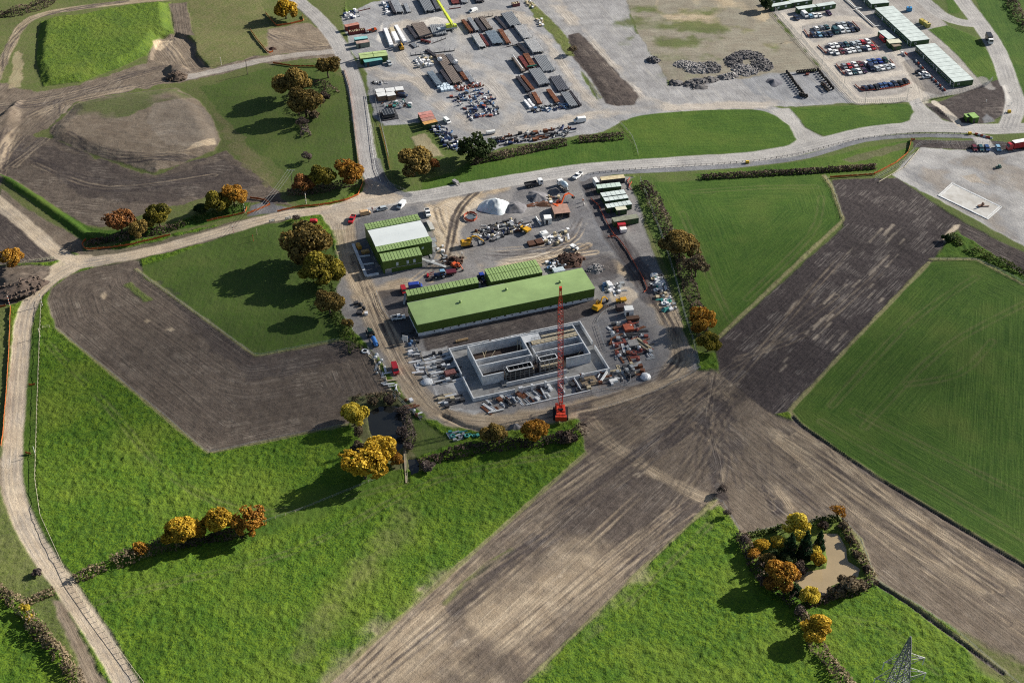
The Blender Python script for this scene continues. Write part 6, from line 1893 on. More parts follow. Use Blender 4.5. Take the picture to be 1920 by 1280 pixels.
bp = G(1051, 777)
CR = thing('crawler_crane', 'red crawler crane with a tall lattice boom in front of the tank', 'crane', bp, rad(90))
m = PAINT['crane red']
tracks(CR, 6.2, 2.1, .9, 1.05)
put('undercarriage', MB().box((0, 0, .5), (3.0, 3.6, .7)), DARK, CR)
h = put('house', MB().box((-1.2, .0, 1.3), (5.2, 3.0, 1.9)).box((-.6, -.9, 3.2), (3.4, 1.0, .35)).box((-.6, .9, 3.2), (3.4, 1.0, .35)), m, CR)
put('counterweight', MB().box((-4.2, 0, 1.2), (1.0, 3.8, 1.8)), m, h)
put('winch', MB().cyl((-1.4, -.8, 3.4), (-1.4, .8, 3.4), .5, 10), DARK, h)
cb = put('cab', MB().box((1.6, 1.25, 1.3), (1.6, 1.1, 2.0), top=(.85, .95, -.05)), m, CR)
put('window', MB().box((1.7, 1.25, 2.0), (1.5, 1.16, .9)), GLASS, cb)
# boom tip: choose its height so that it leans back as the photograph shows
tip = None
for z_ in np.arange(20, 60, .25):
    v = P(1051, 541, float(z_))
    if v.y - bp.y < 15.0:
        tip = v
        break
iv = Matrix.Rotation(-rad(90), 3, 'Z')
tl = iv @ (tip - bp)
b = lattice(MB(), (1.2, 0, 1.9), tl, .9, .7, 26, .115, 1.75)
bm_ = put('boom', b, m, CR)
put('boom_head', MB().box(tl - Vector((.1, 0, .6)), (1.0, .9, 1.3)), m, bm_)
put('mast', MB().beam((-1.0, -.7, 3.2), (-3.6, -.5, 8.5), .22).beam((-1.0, .7, 3.2), (-3.6, .5, 8.5), .22).beam((-3.6, -.6, 8.5), (-3.6, .6, 8.5), .3), m, CR)
b = MB()
for s in (-.5, .5):
    b.beam((-3.6, s, 8.5), tl + Vector((0, s * .6, -.3)), .05).beam((-3.6, s, 8.5), (-4.2, s, 3.0), .05)
put('pendant_line', b, DARK, CR)
hk = tl + Vector((.6, 0, 0))
put('hoist_rope', MB().beam(hk, (hk.x, 0, hk.z - 14), .06).box((hk.x, 0, hk.z - 15.2), (.5, .4, 1.2)), DARK, CR)

# ---- yellow-green mobile crane in the yard
mp = G(838, 57)
mc = thing('mobile_crane', 'yellow mobile crane with a long lime boom in the pipe yard', 'crane', mp, heading((838, 57), (860, 54)))
put('carrier', MB().box((0, 0, .7), (9.5, 2.5, .9)), PAINT['silver'], mc)
put('cab', MB().box((4.3, 0, .8), (1.8, 2.4, 1.8), top=(.85, .95, -.1)), PAINT['lime'], mc)
put('outrigger', MB().box((2.6, 0, .3), (.5, 6.5, .3)).box((-3.2, 0, .3), (.5, 6.5, .3)), STEEL, mc)
put('superstructure', MB().box((1.2, 0, 1.6), (3.2, 2.5, 1.5)), PAINT['lime'], mc)
wheels(mc, (-3.6, -2.2, 1.2, 2.8), 1.25, .6, .35)
ivm = Matrix.Rotation(-mc.rotation_euler.z, 3, 'Z')
e0 = ivm @ (P(848, 46, 3.2) - mp)
dirb = (P(806, -22, 36) - P(848, 46, 3.2))
e1 = ivm @ (P(806, -22, 30.0) - mp)
b = MB()
for k in range(3):
    b.beam(e0 + (e1 - e0) * (k / 3 - .001), e0 + (e1 - e0) * ((k + 1) / 3), 1.15 - .22 * k, 1.25 - .22 * k)
put('boom', b, PAINT['lime'], mc)
put('boom_ram', MB().cyl(e0 + Vector((1.0, 0, -1.0)), e0 + (e1 - e0) * .22, .22, 8), CHROME, mc)

# ---- transmission tower at the bottom right
tp = P(1707, 1195, 46.0)
py = thing('transmission_tower', 'grey steel lattice pylon rising at the bottom right', 'pylon', (tp.x, tp.y, gz(tp.x, tp.y)), rad(8))
b = MB()
lev = [(0, 9.0), (7, 7.6), (14, 6.3), (20, 5.3), (25, 4.5), (29, 3.8), (32.5, 3.2), (35.5, 2.6), (38, 2.0), (40.5, 1.5), (42.5, 1.1), (44.4, .6), (46, .12)]
pr = None
for z_, w_ in lev:
    q = [Vector((sx * w_ / 2, sy * w_ / 2, z_)) for sx, sy in ((-1, -1), (1, -1), (1, 1), (-1, 1))]
    if pr:
        for i in range(4):
            j = (i + 1) % 4
            b.beam(pr[i], q[i], .24)
            b.beam(pr[i], q[j], .13).beam(pr[j], q[i], .13).beam(q[i], q[j], .13)
            mid_ = (pr[i] + pr[j] + q[i] + q[j]) / 4
            b.beam((pr[i] + q[i]) / 2, mid_, .06).beam((pr[j] + q[j]) / 2, mid_, .06)
    pr = q
GALV = mat('tower_steel', (.26, .265, .28), .5, .2, 1, metal=.3)
put('lattice_body', b, GALV, py)
for z_, ln in ((25.0, 6.0), (31.0, 6.6), (37.0, 5.2)):
    for s in (-1, 1):
        b = MB()
        wz = 4.5 - (z_ - 25) * .18
        for y in (-wz / 2, wz / 2):
            b.beam((s * wz / 2, y, z_), (s * ln, 0, z_ + .3), .12).beam((s * wz / 2, y, z_ + 1.6), (s * ln, 0, z_ + .3), .10)
            for k in range(1, 4):
                f = k / 4
                b.beam((s * (wz / 2 + (ln - wz / 2) * f), y * (1 - f), z_ + .3 * f), (s * (wz / 2 + (ln - wz / 2) * (f - .15)), y * (1.15 - f), z_ + 1.6 * (1.1 - f)), .06)
        arm = put('cross_arm', b, GALV, py)
        put('insulator', MB().cyl((s * ln, 0, z_ + .3), (s * ln, .2, z_ - 2.6), .14, 6), mat('insulator', (.72, .73, .70), .3, .05, 2), arm)
# ------------------------------------------------------------------ pipe yard stacks
GREYP = mat('grey_pipe', (.34, .36, .39), .55, .12, 1.0, metal=.2)
LIGHTP = mat('pale_pipe', (.50, .50, .50), .55, .12, 1.0)
TEALP = mat('blue_grey_pipe', (.24, .30, .36), .5, .12, 1.0, metal=.2)
RUSTP = mat('rust_pipe', (.23, .088, .045), .8, .25, 1.0)
BROWNP = mat('brown_beam', (.19, .155, .135), .8, .2, 1.0)
DARKP = mat('dark_beam', (.055, .052, .065), .7, .25, 1.0)
DECK = mat('grey_plate', (.20, .215, .235), .6, .10, .6)
DDECK = mat('dark_plate', (.095, .10, .12), .6, .15, .6)
MAROON = mat('primer_red', (.16, .035, .035), .75, .25, 1.0)
WRAP = mat('white_wrap', (.74, .74, .75), .6, .08, 1.2, bump=.04)


def stack(name, label, a, b_, wd, ht, pitch, m, rnd=True, cat=None, group=None, prefix=0.0, rough=.0):
    """bundle of lengths lying along a->b (the left edge in the photograph), wd metres wide to the right, on bearers"""
    A, B = G(*a), G(*b_)
    d = B - A
    L, rz = d.xy.length, math.atan2(d.y, d.x)
    t = thing(name, label, cat or name.split('_')[0], A, rz, group)
    b = MB()
    n = max(1, int(wd / pitch))
    rows = max(1, int(ht / pitch))
    for j in range(rows):
        for i in range(n):
            y = (i + .5) * wd / n
            e0, e1 = random.uniform(-.35, .35) * rough, L + random.uniform(-.5, .5) * rough
            z = .3 + pitch * (j + .5)
            if j < rows - 1 and 0 < i < n - 1:
                continue
            if rnd:
                b.cyl((e0, y, z), (e1, y, z), pitch * .46, 7)
            else:
                b.box(((e0 + e1) / 2, y, z - pitch * .46), (e1 - e0, pitch * .80, pitch * .92))
    put('lengths', b, m, t)
    for f in (.08, .5, .92):
        br = MB().box((L * f, wd / 2, 0), (.3, wd + .9, .3))
        for y in (-.4, wd + .4):
            br.beam((L * f, y, 0), (L * f, y, .3 + pitch * rows + .45), .12)
        put('bearer', br, DARK, t)
    return t


ST_ = [
    ('grey pipes leftmost in the top row', (727, 7), (737.5, 29), 1.5, 1.3, .45, DARKP, 1), ('grey pipes second in the top row', (732, 6), (743, 28), 3.6, 1.3, .42, GREYP, 1), ('short grey pipes right of the wide set in the top row', (756, 10), (763, 26), 1.8, .9, .4, GREYP, 1),
    ('wide dark plates left of the lime crane boom', (783, 0), (797, 26), 4.7, 1.4, .7, DECK, 0), ('dark beams directly left of the lime crane boom', (806, -4), (818, 22), 3.3, 1.4, .6, DDECK, 0),
    ('dark beams beside the white wrapped bundles', (762, 52), (779, 76), 1.4, .8, .45, DARKP, 0), ('brown beams in a wide deck left of the mobile crane', (771, 49), (788, 75), 5.8, 1.1, .55, BROWNP, 0), ('grey plates beside the mobile crane cab', (805, 51), (811, 69), 6.5, .9, .9, DECK, 0),
    ('brown plates in a long deck in the centre of the yard', (816, 108), (850, 161), 4.0, 1.3, .6, BROWNP, 0), ('blue grey pipes left of the central deck', (800.6, 140), (819, 165), 2.6, 1.3, .42, TEALP, 1), ('dark beams between pipes and the central deck', (824, 136), (841, 161), 1.6, 1.0, .5, DARKP, 0),
    ('dark beams right of the central deck', (835, 107), (858, 139), 2.4, 1.2, .5, DDECK, 0), ('rust red bars right of the central deck', (856, 132), (871, 153), 1.7, .9, .4, RUSTP, 1), ('grey pipes beside the rust red bars', (868, 138), (882, 158), 2.2, .9, .4, GREYP, 1),
    ('rust red pipes leftmost in the upper right block', (864.6, 42), (881, 64), 1.6, 1.1, .42, RUSTP, 1), ('grey pipes second in the upper right block', (876, 39), (891, 61.5), 1.9, 1.1, .42, GREYP, 1), ('dark purple beams third in the upper right block', (888, 38), (905, 61.5), 1.8, 1.0, .45, DARKP, 0),
    ('brown grey beams fourth in the upper right block', (897, 36), (914, 59), 2.4, 1.3, .55, BROWNP, 0), ('dark beams standing alone in the upper right block', (926, 34), (947, 57), 1.5, .8, .5, DARKP, 0), ('grey plates at the right end of the upper right block', (939, 30), (956, 54), 5.4, 1.4, .7, DECK, 0),
    ('pale pipes leftmost in the second row on the right', (884, 70), (899, 93), 3.0, 1.1, .42, LIGHTP, 1), ('dark red bars second in the second row on the right', (899, 68), (912.5, 89.5), 1.2, .8, .42, MAROON, 1), ('blue grey pipes in the middle of the second row on the right', (909, 64), (924, 87), 4.8, 1.2, .42, TEALP, 1),
    ('rust red pipes at the end of the second row on the right', (933, 58.5), (949.5, 84.5), 2.1, 1.0, .42, RUSTP, 1), ('pale pipes highest on the right edge', (964, 54), (982, 77.5), 4.0, 1.3, .42, LIGHTP, 1), ('pale pipes second on the right edge', (982, 79.5), (999, 103.5), 5.1, 1.3, .42, LIGHTP, 1),
    ('dark pipes sparse, left of the pale pipes', (967, 86), (987, 106), 1.8, .8, .45, DARKP, 1), ('brown beams beside the long white tube', (959, 112), (978, 138), 1.8, 1.2, .5, BROWNP, 0), ('rust red bars behind the green sling', (980, 106), (995, 130), 2.4, 1.2, .42, RUSTP, 1), ('dark red bars beside the rust bars', (971, 109), (987, 133), 1.8, 1.0, .45, MAROON, 0),
    ('pale grey plates on the right edge', (1000, 109), (1018.6, 137.5), 5.4, 1.2, .7, DECK, 0), ('grey plates below the green sling', (991, 136), (1010, 164.5), 5.1, 1.3, .7, DECK, 0), ('dark plates on the right edge', (1030, 147), (1047, 173.5), 4.8, 1.2, .7, DDECK, 0),
    ('rust red bars left of the lower plates', (975, 145), (996, 171.5), 1.5, 1.0, .42, RUSTP, 1), ('dark bars at the left of the lower block', (967, 147), (988, 175), 1.5, .9, .45, DARKP, 0), ('rust red bars above the white bundles', (996, 177), (1008, 198), 1.9, .9, .42, RUSTP, 1), ('dark pipes left of the lowest rust bars', (988, 178), (1000, 198), 1.3, .8, .42, DARKP, 1),
    ('rust red bars in the middle of the lowest block', (1024, 171.5), (1041, 195), 2.0, .9, .42, RUSTP, 1), ('grey plates lowest on the right edge', (1051, 178.5), (1068, 204), 3.5, 1.2, .6, DECK, 0), ('dark beams at the outer right edge', (1066, 175), (1085, 201), 1.3, 1.0, .5, DARKP, 0),
    ('grey pipes cut by the top edge, right of the lime boom', (860, -3), (866, 8.5), 2.8, 1.0, .42, GREYP, 1), ('dark beams cut by the top edge', (886, -6), (893, 7), 3.6, .9, .5, DARKP, 0), ('red primed beams cut by the top edge', (842, -4), (848, 10), 3.5, .8, .5, MAROON, 0),
    ('red primed beams under the brown deck', (788, 79), (806, 83), 1.2, .8, .45, MAROON, 0), ('grey bars under the brown deck', (768, 84), (777, 91), 2.0, .5, .4, GREYP, 1), ('dark bars in the upper centre of the yard', (797, 96), (816, 109), 1.6, .7, .45, DARKP, 0),
]
for lb, a, b_, wd, ht, pi_, m, rnd in ST_:
    stack('pipe_bundle' if rnd else 'beam_bundle', 'bundle of ' + lb, a, b_, wd * 1.12, ht * 1.15, pi_, m, bool(rnd), 'bundle', 'bundles of pipes and beams in the yard', rough=1.0)
# white tube and sling
A, B = G(961.5, 110), G(980, 136)
t = put('tube', MB().cyl((0, 0, 1.9), (B - A) + Vector((0, 0, 1.9)), .28, 8), WHITE, loc=A)
tag(t, 'long white tube lying on the brown beams', 'tube')
A, B = G(988, 131.5), G(1006, 128.5)
t = put('sling', MB().beam((0, 0, 1.7), (B - A) + Vector((0, 0, 1.7)), .7, .5), mat('sling_green', (.01, .10, .07), .7, .1, 2), loc=A)
tag(t, 'bright green sling laid across the bundles', 'sling')
# racks with upright pins, standing empty
for px, q, nm in [((770, 105), (852, 96), 'behind the central deck'), ((672, 22), (694, 17), 'dark red at the top left of the yard'), ((812, 82), (836, 73), 'below the brown deck'), ((900, 35), (924, 31), 'empty between beams in the upper right block'), ((842, 18), (864, 15), 'red primed by the lime crane boom'), ((950, 89), (972, 84), 'left of the sparse pipes')]:
    A, B = G(*px), G(*q)
    d = B - A
    b = MB()
    b.beam((0, 0, .25), d + Vector((0, 0, .25)), .3)
    n = int(d.length / 2.2)
    for k in range(n + 1):
        b.beam(d * (k / n), d * (k / n) + Vector((0, 0, 1.7)), .14)
    o = put('pipe_rack', b, MAROON if 'red' in nm else DARK, loc=A)
    tag(o, 'steel pin rack, ' + nm, 'rack', 'pin racks in the yard')
# white wrapped bundles in three lines
for k, (a, b_, wd, nm, n) in enumerate([((720, 60), (730, 86), 2.2, 'left', 7), ((731, 57), (741, 79), 2.4, 'middle', 5), ((740.5, 54), (757, 82), 2.0, 'right', 7)]):
    for i in range(n):
        f = (i + .5) / n
        p = G(a[0] + (b_[0] - a[0]) * f + wd * 1.6, a[1] + (b_[1] - a[1]) * f)
        t = put('wrapped_bundle', MB().box((0, 0, 0), (5.6, wd, 1.2 + .3 * random.random()), rz=0, top=(.93, .85, 0)), WRAP if not (k == 1 and i < 2) else PALET, loc=p, rz=heading(a, b_))
        tag(t, f'white wrapped bundle in the {nm} of three lines beside the yellow telehandler', 'bundle', f'wrapped bundles in the {nm} line')
for px, nm in [((825, 119), 'left'), ((854, 124), 'right')]:
    p = G(*px)
    p.z += 1.7
    t = put('bulk_bag', MB().box((0, 0, 0), (2.0, 2.0, 1.1), top=(.9, .9, 0)).dome((0, 0, 1.05), .9, .5, 8, 3), WRAP, loc=p, rz=.4)
    tag(t, f'large white sack on the central deck, {nm} of two', 'sack')
for a, b_ in [((985, 192), (994, 203)), ((992, 190), (1001, 201))]:
    for i in range(4):
        f = i / 3
        p = G(a[0] + (b_[0] - a[0]) * f, a[1] + (b_[1] - a[1]) * f)
        t = put('wrapped_bundle', MB().box((0, 0, 0), (2.0, 1.3, .9), top=(.9, .85, 0)), WRAP, loc=p, rz=heading(a, b_))
        tag(t, 'white wrapped pack at the left corner of the lowest block', 'pack', 'white packs at the corner of the lowest block')
for i, (x, y) in enumerate([(822, 164), (828, 163), (834, 162), (840, 161), (829, 170), (835, 169), (841, 168), (847, 167.5)]):
    t = put('wrapped_bundle', MB().box((0, 0, 0), (3.4, 1.4, 1.0), top=(.94, .9, 0)), mat('pale_blue_wrap', (.58, .68, .76), .5, .08, 1), loc=G(x, y), rz=CARDIR)
    tag(t, 'pale blue wrapped pack below the central deck', 'pack', 'pale blue packs below the central deck')
# open skips
for px, q, nm, m in [((655, 67), (686, 62), 'dark red open skip full of timber in the pipe yard', MAROON), ((962, 14), (975, 12), 'red open skip of pipes at the top of the yard', PAINT['maroon'])]:
    A, B = G(*px), G(*q)
    d = B - A
    L = d.length
    t = thing('skip', nm, 'skip', A, math.atan2(d.y, d.x))
    b = MB()
    b.box((L / 2, .1, 0), (L, .15, 1.6)).box((L / 2, 2.6, 0), (L, .15, 1.6)).box((.1, 1.35, 0), (.15, 2.4, 1.6)).box((L - .1, 1.35, 0), (.15, 2.4, 1.6)).box((L / 2, 1.35, .05), (L, 2.4, .2))
    put('body', b, m, t)
    b = MB()
    for k in range(9):
        x = L * (k + .6) / 10
        b.beam((x, .4, 1.2 + random.random() * .5), (x + random.uniform(-.5, .5), 2.4, 1.3 + random.random() * .5), .3, .12)
    put('timber', b, PALET, t)

# ------------------------------------------------------------------ small stores laid out on the ground
NAVY = mat('navy_coat', (.022, .035, .10), .5, .2, 1.5)
BLUEC = mat('blue_coat', (.10, .19, .34), .5, .15, 1.5)
REDC = mat('red_coat', (.28, .08, .06), .6, .15, 1.5)
GRNC = mat('teal_sheet', (.06, .28, .25), .5, .15, 1.5)


def k_spool(r):
    b = MB()
    l, q = r.uniform(1.0, 2.6), r.uniform(.12, .26)
    b.cyl((-l / 2, 0, q + .1), (l / 2, 0, q + .1), q, 8)
    for x in (-l / 2, l / 2):
        b.cyl((x - .07, 0, q + .1), (x + .07, 0, q + .1), q * 1.6, 8)
    if r.random() < .5:
        b.cyl((l * .1, 0, q + .1), (l * .1, 0, q + .8), q * .8, 8).cyl((l * .1, 0, q + .72), (l * .1, 0, q + .84), q * 1.4, 8)
    return b


def k_elbow(r):
    b = MB()
    q = r.uniform(.15, .28)
    p = Vector((0, 0, q + .05))
    for k in range(5):
        a = math.pi / 2 * (k + 1) / 5
        n = Vector((math.sin(a) * .9, .9 - math.cos(a) * .9, q + .05))
        b.cyl(p, n, q, 8, cap=(k in (0, 4)))
        p = n
    b.cyl((-.08, 0, q + .05), (.05, 0, q + .05), q * 1.5, 8).cyl((.9, .86, q + .05), (.9, .98, q + .05), q * 1.5, 8)
    return b


def k_crate(r):
    b = MB().box((0, 0, .12), (r.uniform(.9, 1.6), r.uniform(.8, 1.2), r.uniform(.4, .9)), top=(.97, .97, 0))
    for y in (-.35, 0, .35):
        b.box((0, y, 0), (1.3, .12, .12))
    return b


def k_bag(r):
    return MB().box((0, 0, 0), (1.0, 1.0, .75), top=(.92, .92, 0)).dome((0, 0, .72), .45, .3, 7, 3)


def k_planks(r):
    b = MB()
    l = r.uniform(2.4, 4.6)
    for k in range(r.randint(3, 6)):
        b.box((r.uniform(-.2, .2), (k % 3) * .28 - .3, .06 + .1 * (k // 3)), (l, .22, .09), rz=r.uniform(-.05, .05))
    return b


def k_valve(r):
    b = MB()
    b.cyl((-.5, 0, .45), (.5, 0, .45), .25, 8).cyl((-.5, 0, .45), (-.4, 0, .45), .42, 8).cyl((.4, 0, .45), (.5, 0, .45), .42, 8)
    b.cyl((0, 0, .45), (0, 0, 1.1), .18, 8).ring((0, 0, 1.15), .3, .05, n=10, m=4)
    return b


def k_ring(r):
    return MB().ring((0, 0, .3), r.uniform(.45, .8), .28, n=12, m=6)


def k_drum(r):
    return MB().cyl((0, -.35, .6), (0, -.28, .6), .6, 12).cyl((0, .28, .6), (0, .35, .6), .6, 12).cyl((0, -.3, .6), (0, .3, .6), .32, 10)


KINDS = {'pipe_spool': (k_spool, 'pipe spool'), 'pipe_elbow': (k_elbow, 'pipe elbow'), 'crate': (k_crate, 'crate'), 'bulk_bag': (k_bag, 'bulk bag'), 'plank_pile': (k_planks, 'planks'), 'valve': (k_valve, 'valve'), 'manhole_ring': (k_ring, 'ring'), 'cable_drum': (k_drum, 'cable drum')}
KMESH = {}
RK = random.Random(21)


def inside(poly, x, y):
    c = False
    for i in range(len(poly)):
        (ax, ay), (bx, by) = poly[i], poly[i - 1]
        if (ay > y) != (by > y) and x < (bx - ax) * (y - ay) / (by - ay) + ax:
            c = not c
    return c


def scatter(poly, n, kinds, mats, where, sep=1.6, s_=1.0, rz=None):
    """set n separate stores down inside an outline; each is its own object"""
    xs, ys = [p[0] for p in poly], [p[1] for p in poly]
    n = int(n * 1.3)
    sep *= .88
    done = []
    tries = 0
    while len(done) < n and tries < n * 40:
        tries += 1
        x, y = RK.uniform(min(xs), max(xs)), RK.uniform(min(ys), max(ys))
        if not inside(poly, x, y):
            continue
        p = G(x, y)
        if any((p - q).length < sep for q in done):
            continue
        done.append(p)
        k = RK.choice(kinds)
        mn, m, cw = RK.choice(mats)
        v = RK.randrange(3)
        if (k, v) not in KMESH:
            KMESH[(k, v)] = KINDS[k][0](random.Random(v + 5)).mesh(k, [STEEL])
        o = put(k, KMESH[(k, v)], None, loc=p, rz=(CARDIR + RK.randrange(4) * 1.5708 + RK.gauss(0, .22)) if rz is None else rz + RK.uniform(-.12, .12))
        slot(o, 0, m)
        q = s_ * RK.uniform(.85, 1.25)
        o.scale = (q, q, q)
        tag(o, f'{cw} {KINDS[k][1]} {where}', KINDS[k][1], f'{cw} {KINDS[k][1]} pieces {where}')


M_ = {'navy': NAVY, 'blue': BLUEC, 'red': REDC, 'white': WRAP, 'dark': DARK, 'steel': STEEL, 'rusty': RUST, 'pale': PALET, 'grey': CONC, 'teal': GRNC, 'yellow': PAINT['yellow']}


def mm(*names):
    return [(n, M_[n], {'pale': 'pale timber', 'steel': 'grey steel', 'grey': 'grey concrete'}.get(n, n)) for n in names]


FIT = ['pipe_spool', 'pipe_elbow', 'valve', 'pipe_spool', 'crate', 'pipe_elbow']
scatter([(842, 180), (866, 176), (908, 166), (918, 172), (936, 208), (940, 214), (885, 225), (876, 214)], 78, FIT, mm('navy', 'navy', 'dark', 'blue', 'white', 'steel', 'red'), 'in the fittings store in the middle of the yard', 1.1, 1.1)
scatter([(852, 163), (900, 156), (908, 162), (856, 172)], 22, ['bulk_bag', 'valve', 'pipe_spool', 'bulk_bag'], mm('white', 'red', 'red', 'rusty'), 'in the red and white line behind the fittings store', 1.1, .9)
scatter([(805, 238), (838, 240), (866, 270), (862, 285), (835, 278)], 52, FIT, mm('navy', 'navy', 'blue', 'dark', 'steel', 'white'), 'in the store in front of the four containers', 1.15, 1.1)
scatter([(996, 202), (1012, 200), (1066, 196), (1066, 203), (1012, 212), (998, 211)], 26, FIT, mm('navy', 'white', 'dark', 'blue', 'steel'), 'along the foot of the right hand bundles', 1.1, 1.0)
scatter([(925, 260), (985, 250), (1050, 240), (1080, 240), (1060, 256), (980, 268), (930, 274)], 46, ['pipe_spool', 'plank_pile', 'pipe_spool', 'pipe_elbow', 'crate'], mm('dark', 'dark', 'steel', 'rusty', 'navy'), 'along the southern edge of the yard', 1.8, 1.25, heading((920, 270), (1060, 245)))
scatter([(778, 112), (798, 104), (812, 110), (812, 126), (786, 128)], 17, ['bulk_bag', 'crate', 'bulk_bag'], mm('white', 'white', 'pale', 'steel'), 'left of the central deck', 1.5, 1.2)
scatter([(645, 28), (668, 18), (672, 34), (650, 40)], 14, ['bulk_bag', 'crate', 'pipe_spool'], mm('white', 'steel', 'navy', 'white'), 'at the top left corner of the yard', 1.4, 1.1)
scatter([(718, 8), (726, 6), (730, 26), (722, 28)], 9, ['bulk_bag', 'crate'], mm('white', 'white', 'blue'), 'left of the top row of bundles', 1.3, 1.1)
scatter([(715, 192), (772, 190), (774, 202), (745, 203), (718, 202)], 14, ['valve', 'pipe_elbow', 'crate'], mm('dark', 'rusty', 'white', 'teal'), 'between the brown crates and the black tank', 1.4, 1.1)
scatter([(700, 152), (726, 154), (722, 160), (702, 160)], 8, ['valve', 'pipe_elbow'], mm('dark', 'white'), 'behind the brown crates', 1.3, 1.0)
scatter([(985, 4), (996, 2), (1004, 16), (1000, 20)], 8, ['bulk_bag', 'crate'], mm('white', 'pale', 'white'), 'on the weedy strip by the red skip', 1.3, .9)
scatter([(1006, 36), (1014, 34), (1020, 48), (1012, 50)], 7, ['bulk_bag', 'crate'], mm('white', 'pale'), 'on the weedy strip at the yard edge', 1.2, 1.0)
# works
scatter([(884, 440), (905, 424), (960, 412), (985, 415), (1000, 428), (960, 440), (930, 450), (896, 456)], 60, ['pipe_spool', 'crate', 'valve', 'plank_pile', 'bulk_bag', 'pipe_elbow'], mm('dark', 'dark', 'steel', 'white', 'navy', 'rusty', 'pale', 'steel'), 'in the material store by the yellow excavator', 1.3, 1.0)
scatter([(1015, 450), (1030, 436), (1068, 432), (1066, 448), (1040, 462)], 16, ['plank_pile', 'bulk_bag', 'crate'], mm('white', 'steel', 'rusty', 'pale', 'white'), 'around the rusty plates', 1.5, 1.1)
scatter([(990, 372), (1020, 364), (1048, 368), (1046, 386), (996, 388)], 14, ['plank_pile', 'crate', 'manhole_ring', 'pipe_spool'], mm('white', 'rusty', 'pale', 'dark'), 'near the grey heaps', 1.8, 1.0)
scatter([(800, 665), (838, 655), (850, 680), (866, 712), (822, 722)], 34, ['plank_pile', 'crate', 'plank_pile', 'pipe_spool'], mm('dark', 'grey', 'dark', 'steel', 'grey'), 'on the pale slab left of the tank', 1.5, 1.0, ang)
scatter([(818, 742), (850, 738), (868, 752), (838, 764)], 12, ['plank_pile', 'crate'], mm('pale', 'grey', 'dark'), 'at the corner left below the tank', 1.6, 1.1, ang)
scatter([(762, 650), (778, 645), (808, 712), (800, 722), (782, 700)], 16, ['plank_pile', 'pipe_spool', 'crate'], mm('dark', 'grey', 'white', 'steel'), 'along the inner kerb of the haul road', 1.6, 1.0)
scatter([(905, 752), (965, 738), (1032, 722), (1036, 742), (975, 760), (910, 772)], 30, ['plank_pile', 'plank_pile', 'pipe_spool', 'crate'], mm('grey', 'grey', 'steel', 'dark', 'rusty'), 'in the bays in front of the tank', 1.7, 1.1, ang + 1.9)
scatter([(1064, 712), (1120, 698), (1158, 704), (1152, 722), (1080, 734)], 18, ['plank_pile', 'crate', 'pipe_spool'], mm('pale', 'dark', 'rusty', 'dark', 'grey'), 'at the right front corner of the tank yard', 1.7, 1.1)
scatter([(1140, 612), (1160, 600), (1200, 606), (1216, 640), (1226, 672), (1160, 678), (1146, 650)], 56, ['plank_pile', 'crate', 'plank_pile', 'pipe_spool', 'bulk_bag'], mm('dark', 'rusty', 'steel', 'dark', 'dark', 'red', 'grey'), 'in the steel fixing area right of the tank', 1.4, 1.1)
scatter([(1150, 690), (1200, 680), (1210, 700), (1165, 712)], 16, ['plank_pile', 'crate'], mm('rusty', 'pale', 'dark', 'steel'), 'below the steel fixing area', 1.5, 1.1)
scatter([(1222, 520), (1240, 515), (1262, 560), (1268, 582), (1250, 584), (1230, 556)], 30, ['crate', 'bulk_bag', 'manhole_ring', 'pipe_spool', 'plank_pile'], mm('white', 'steel', 'teal', 'dark', 'white', 'pale'), 'along the eastern fence', 1.3, 1.0)
scatter([(690, 662), (712, 668), (752, 742), (738, 744), (712, 712)], 20, ['plank_pile', 'pipe_spool', 'bulk_bag'], mm('steel', 'grey', 'white', 'pale'), 'on the outer verge of the haul road', 1.7, 1.0)
scatter([(836, 812), (870, 808), (900, 818), (850, 826)], 12, ['crate', 'manhole_ring', 'plank_pile'], mm('white', 'teal', 'steel'), 'in the grass wedge under the haul road', 1.4, .9)
scatter([(657, 560), (680, 556), (690, 590), (665, 600)], 5, ['plank_pile', 'bulk_bag', 'crate'], mm('white', 'dark', 'dark'), 'by the round brown tree', 1.8, 1.1)
scatter([(800, 470), (830, 462), (845, 490), (815, 500)], 8, ['plank_pile', 'crate'], mm('white', 'steel'), 'at the foot of the power house steps', 1.6, .9)
scatter([(1022, 492), (1058, 486), (1062, 500), (1030, 508)], 12, ['bulk_bag', 'crate', 'manhole_ring'], mm('white', 'blue', 'dark'), 'behind the right end of the long hall', 1.4, 1.1)
scatter([(1124, 532), (1168, 528), (1172, 548), (1130, 550)], 10, ['bulk_bag', 'crate', 'plank_pile'], mm('white', 'blue', 'steel'), 'beside the right end of the long hall', 1.5, 1.1)
scatter([(750, 625), (778, 615), (790, 640), (764, 655)], 9, ['crate', 'pipe_spool', 'bulk_bag'], mm('white', 'blue', 'dark', 'steel'), 'at the left corner of the long hall', 1.5, 1.0)
scatter([(756, 745), (772, 752), (790, 785), (778, 782)], 8, ['plank_pile', 'crate', 'bulk_bag'], mm('white', 'dark', 'rusty'), 'by the corner of the dark pond', 1.4, 1.0)
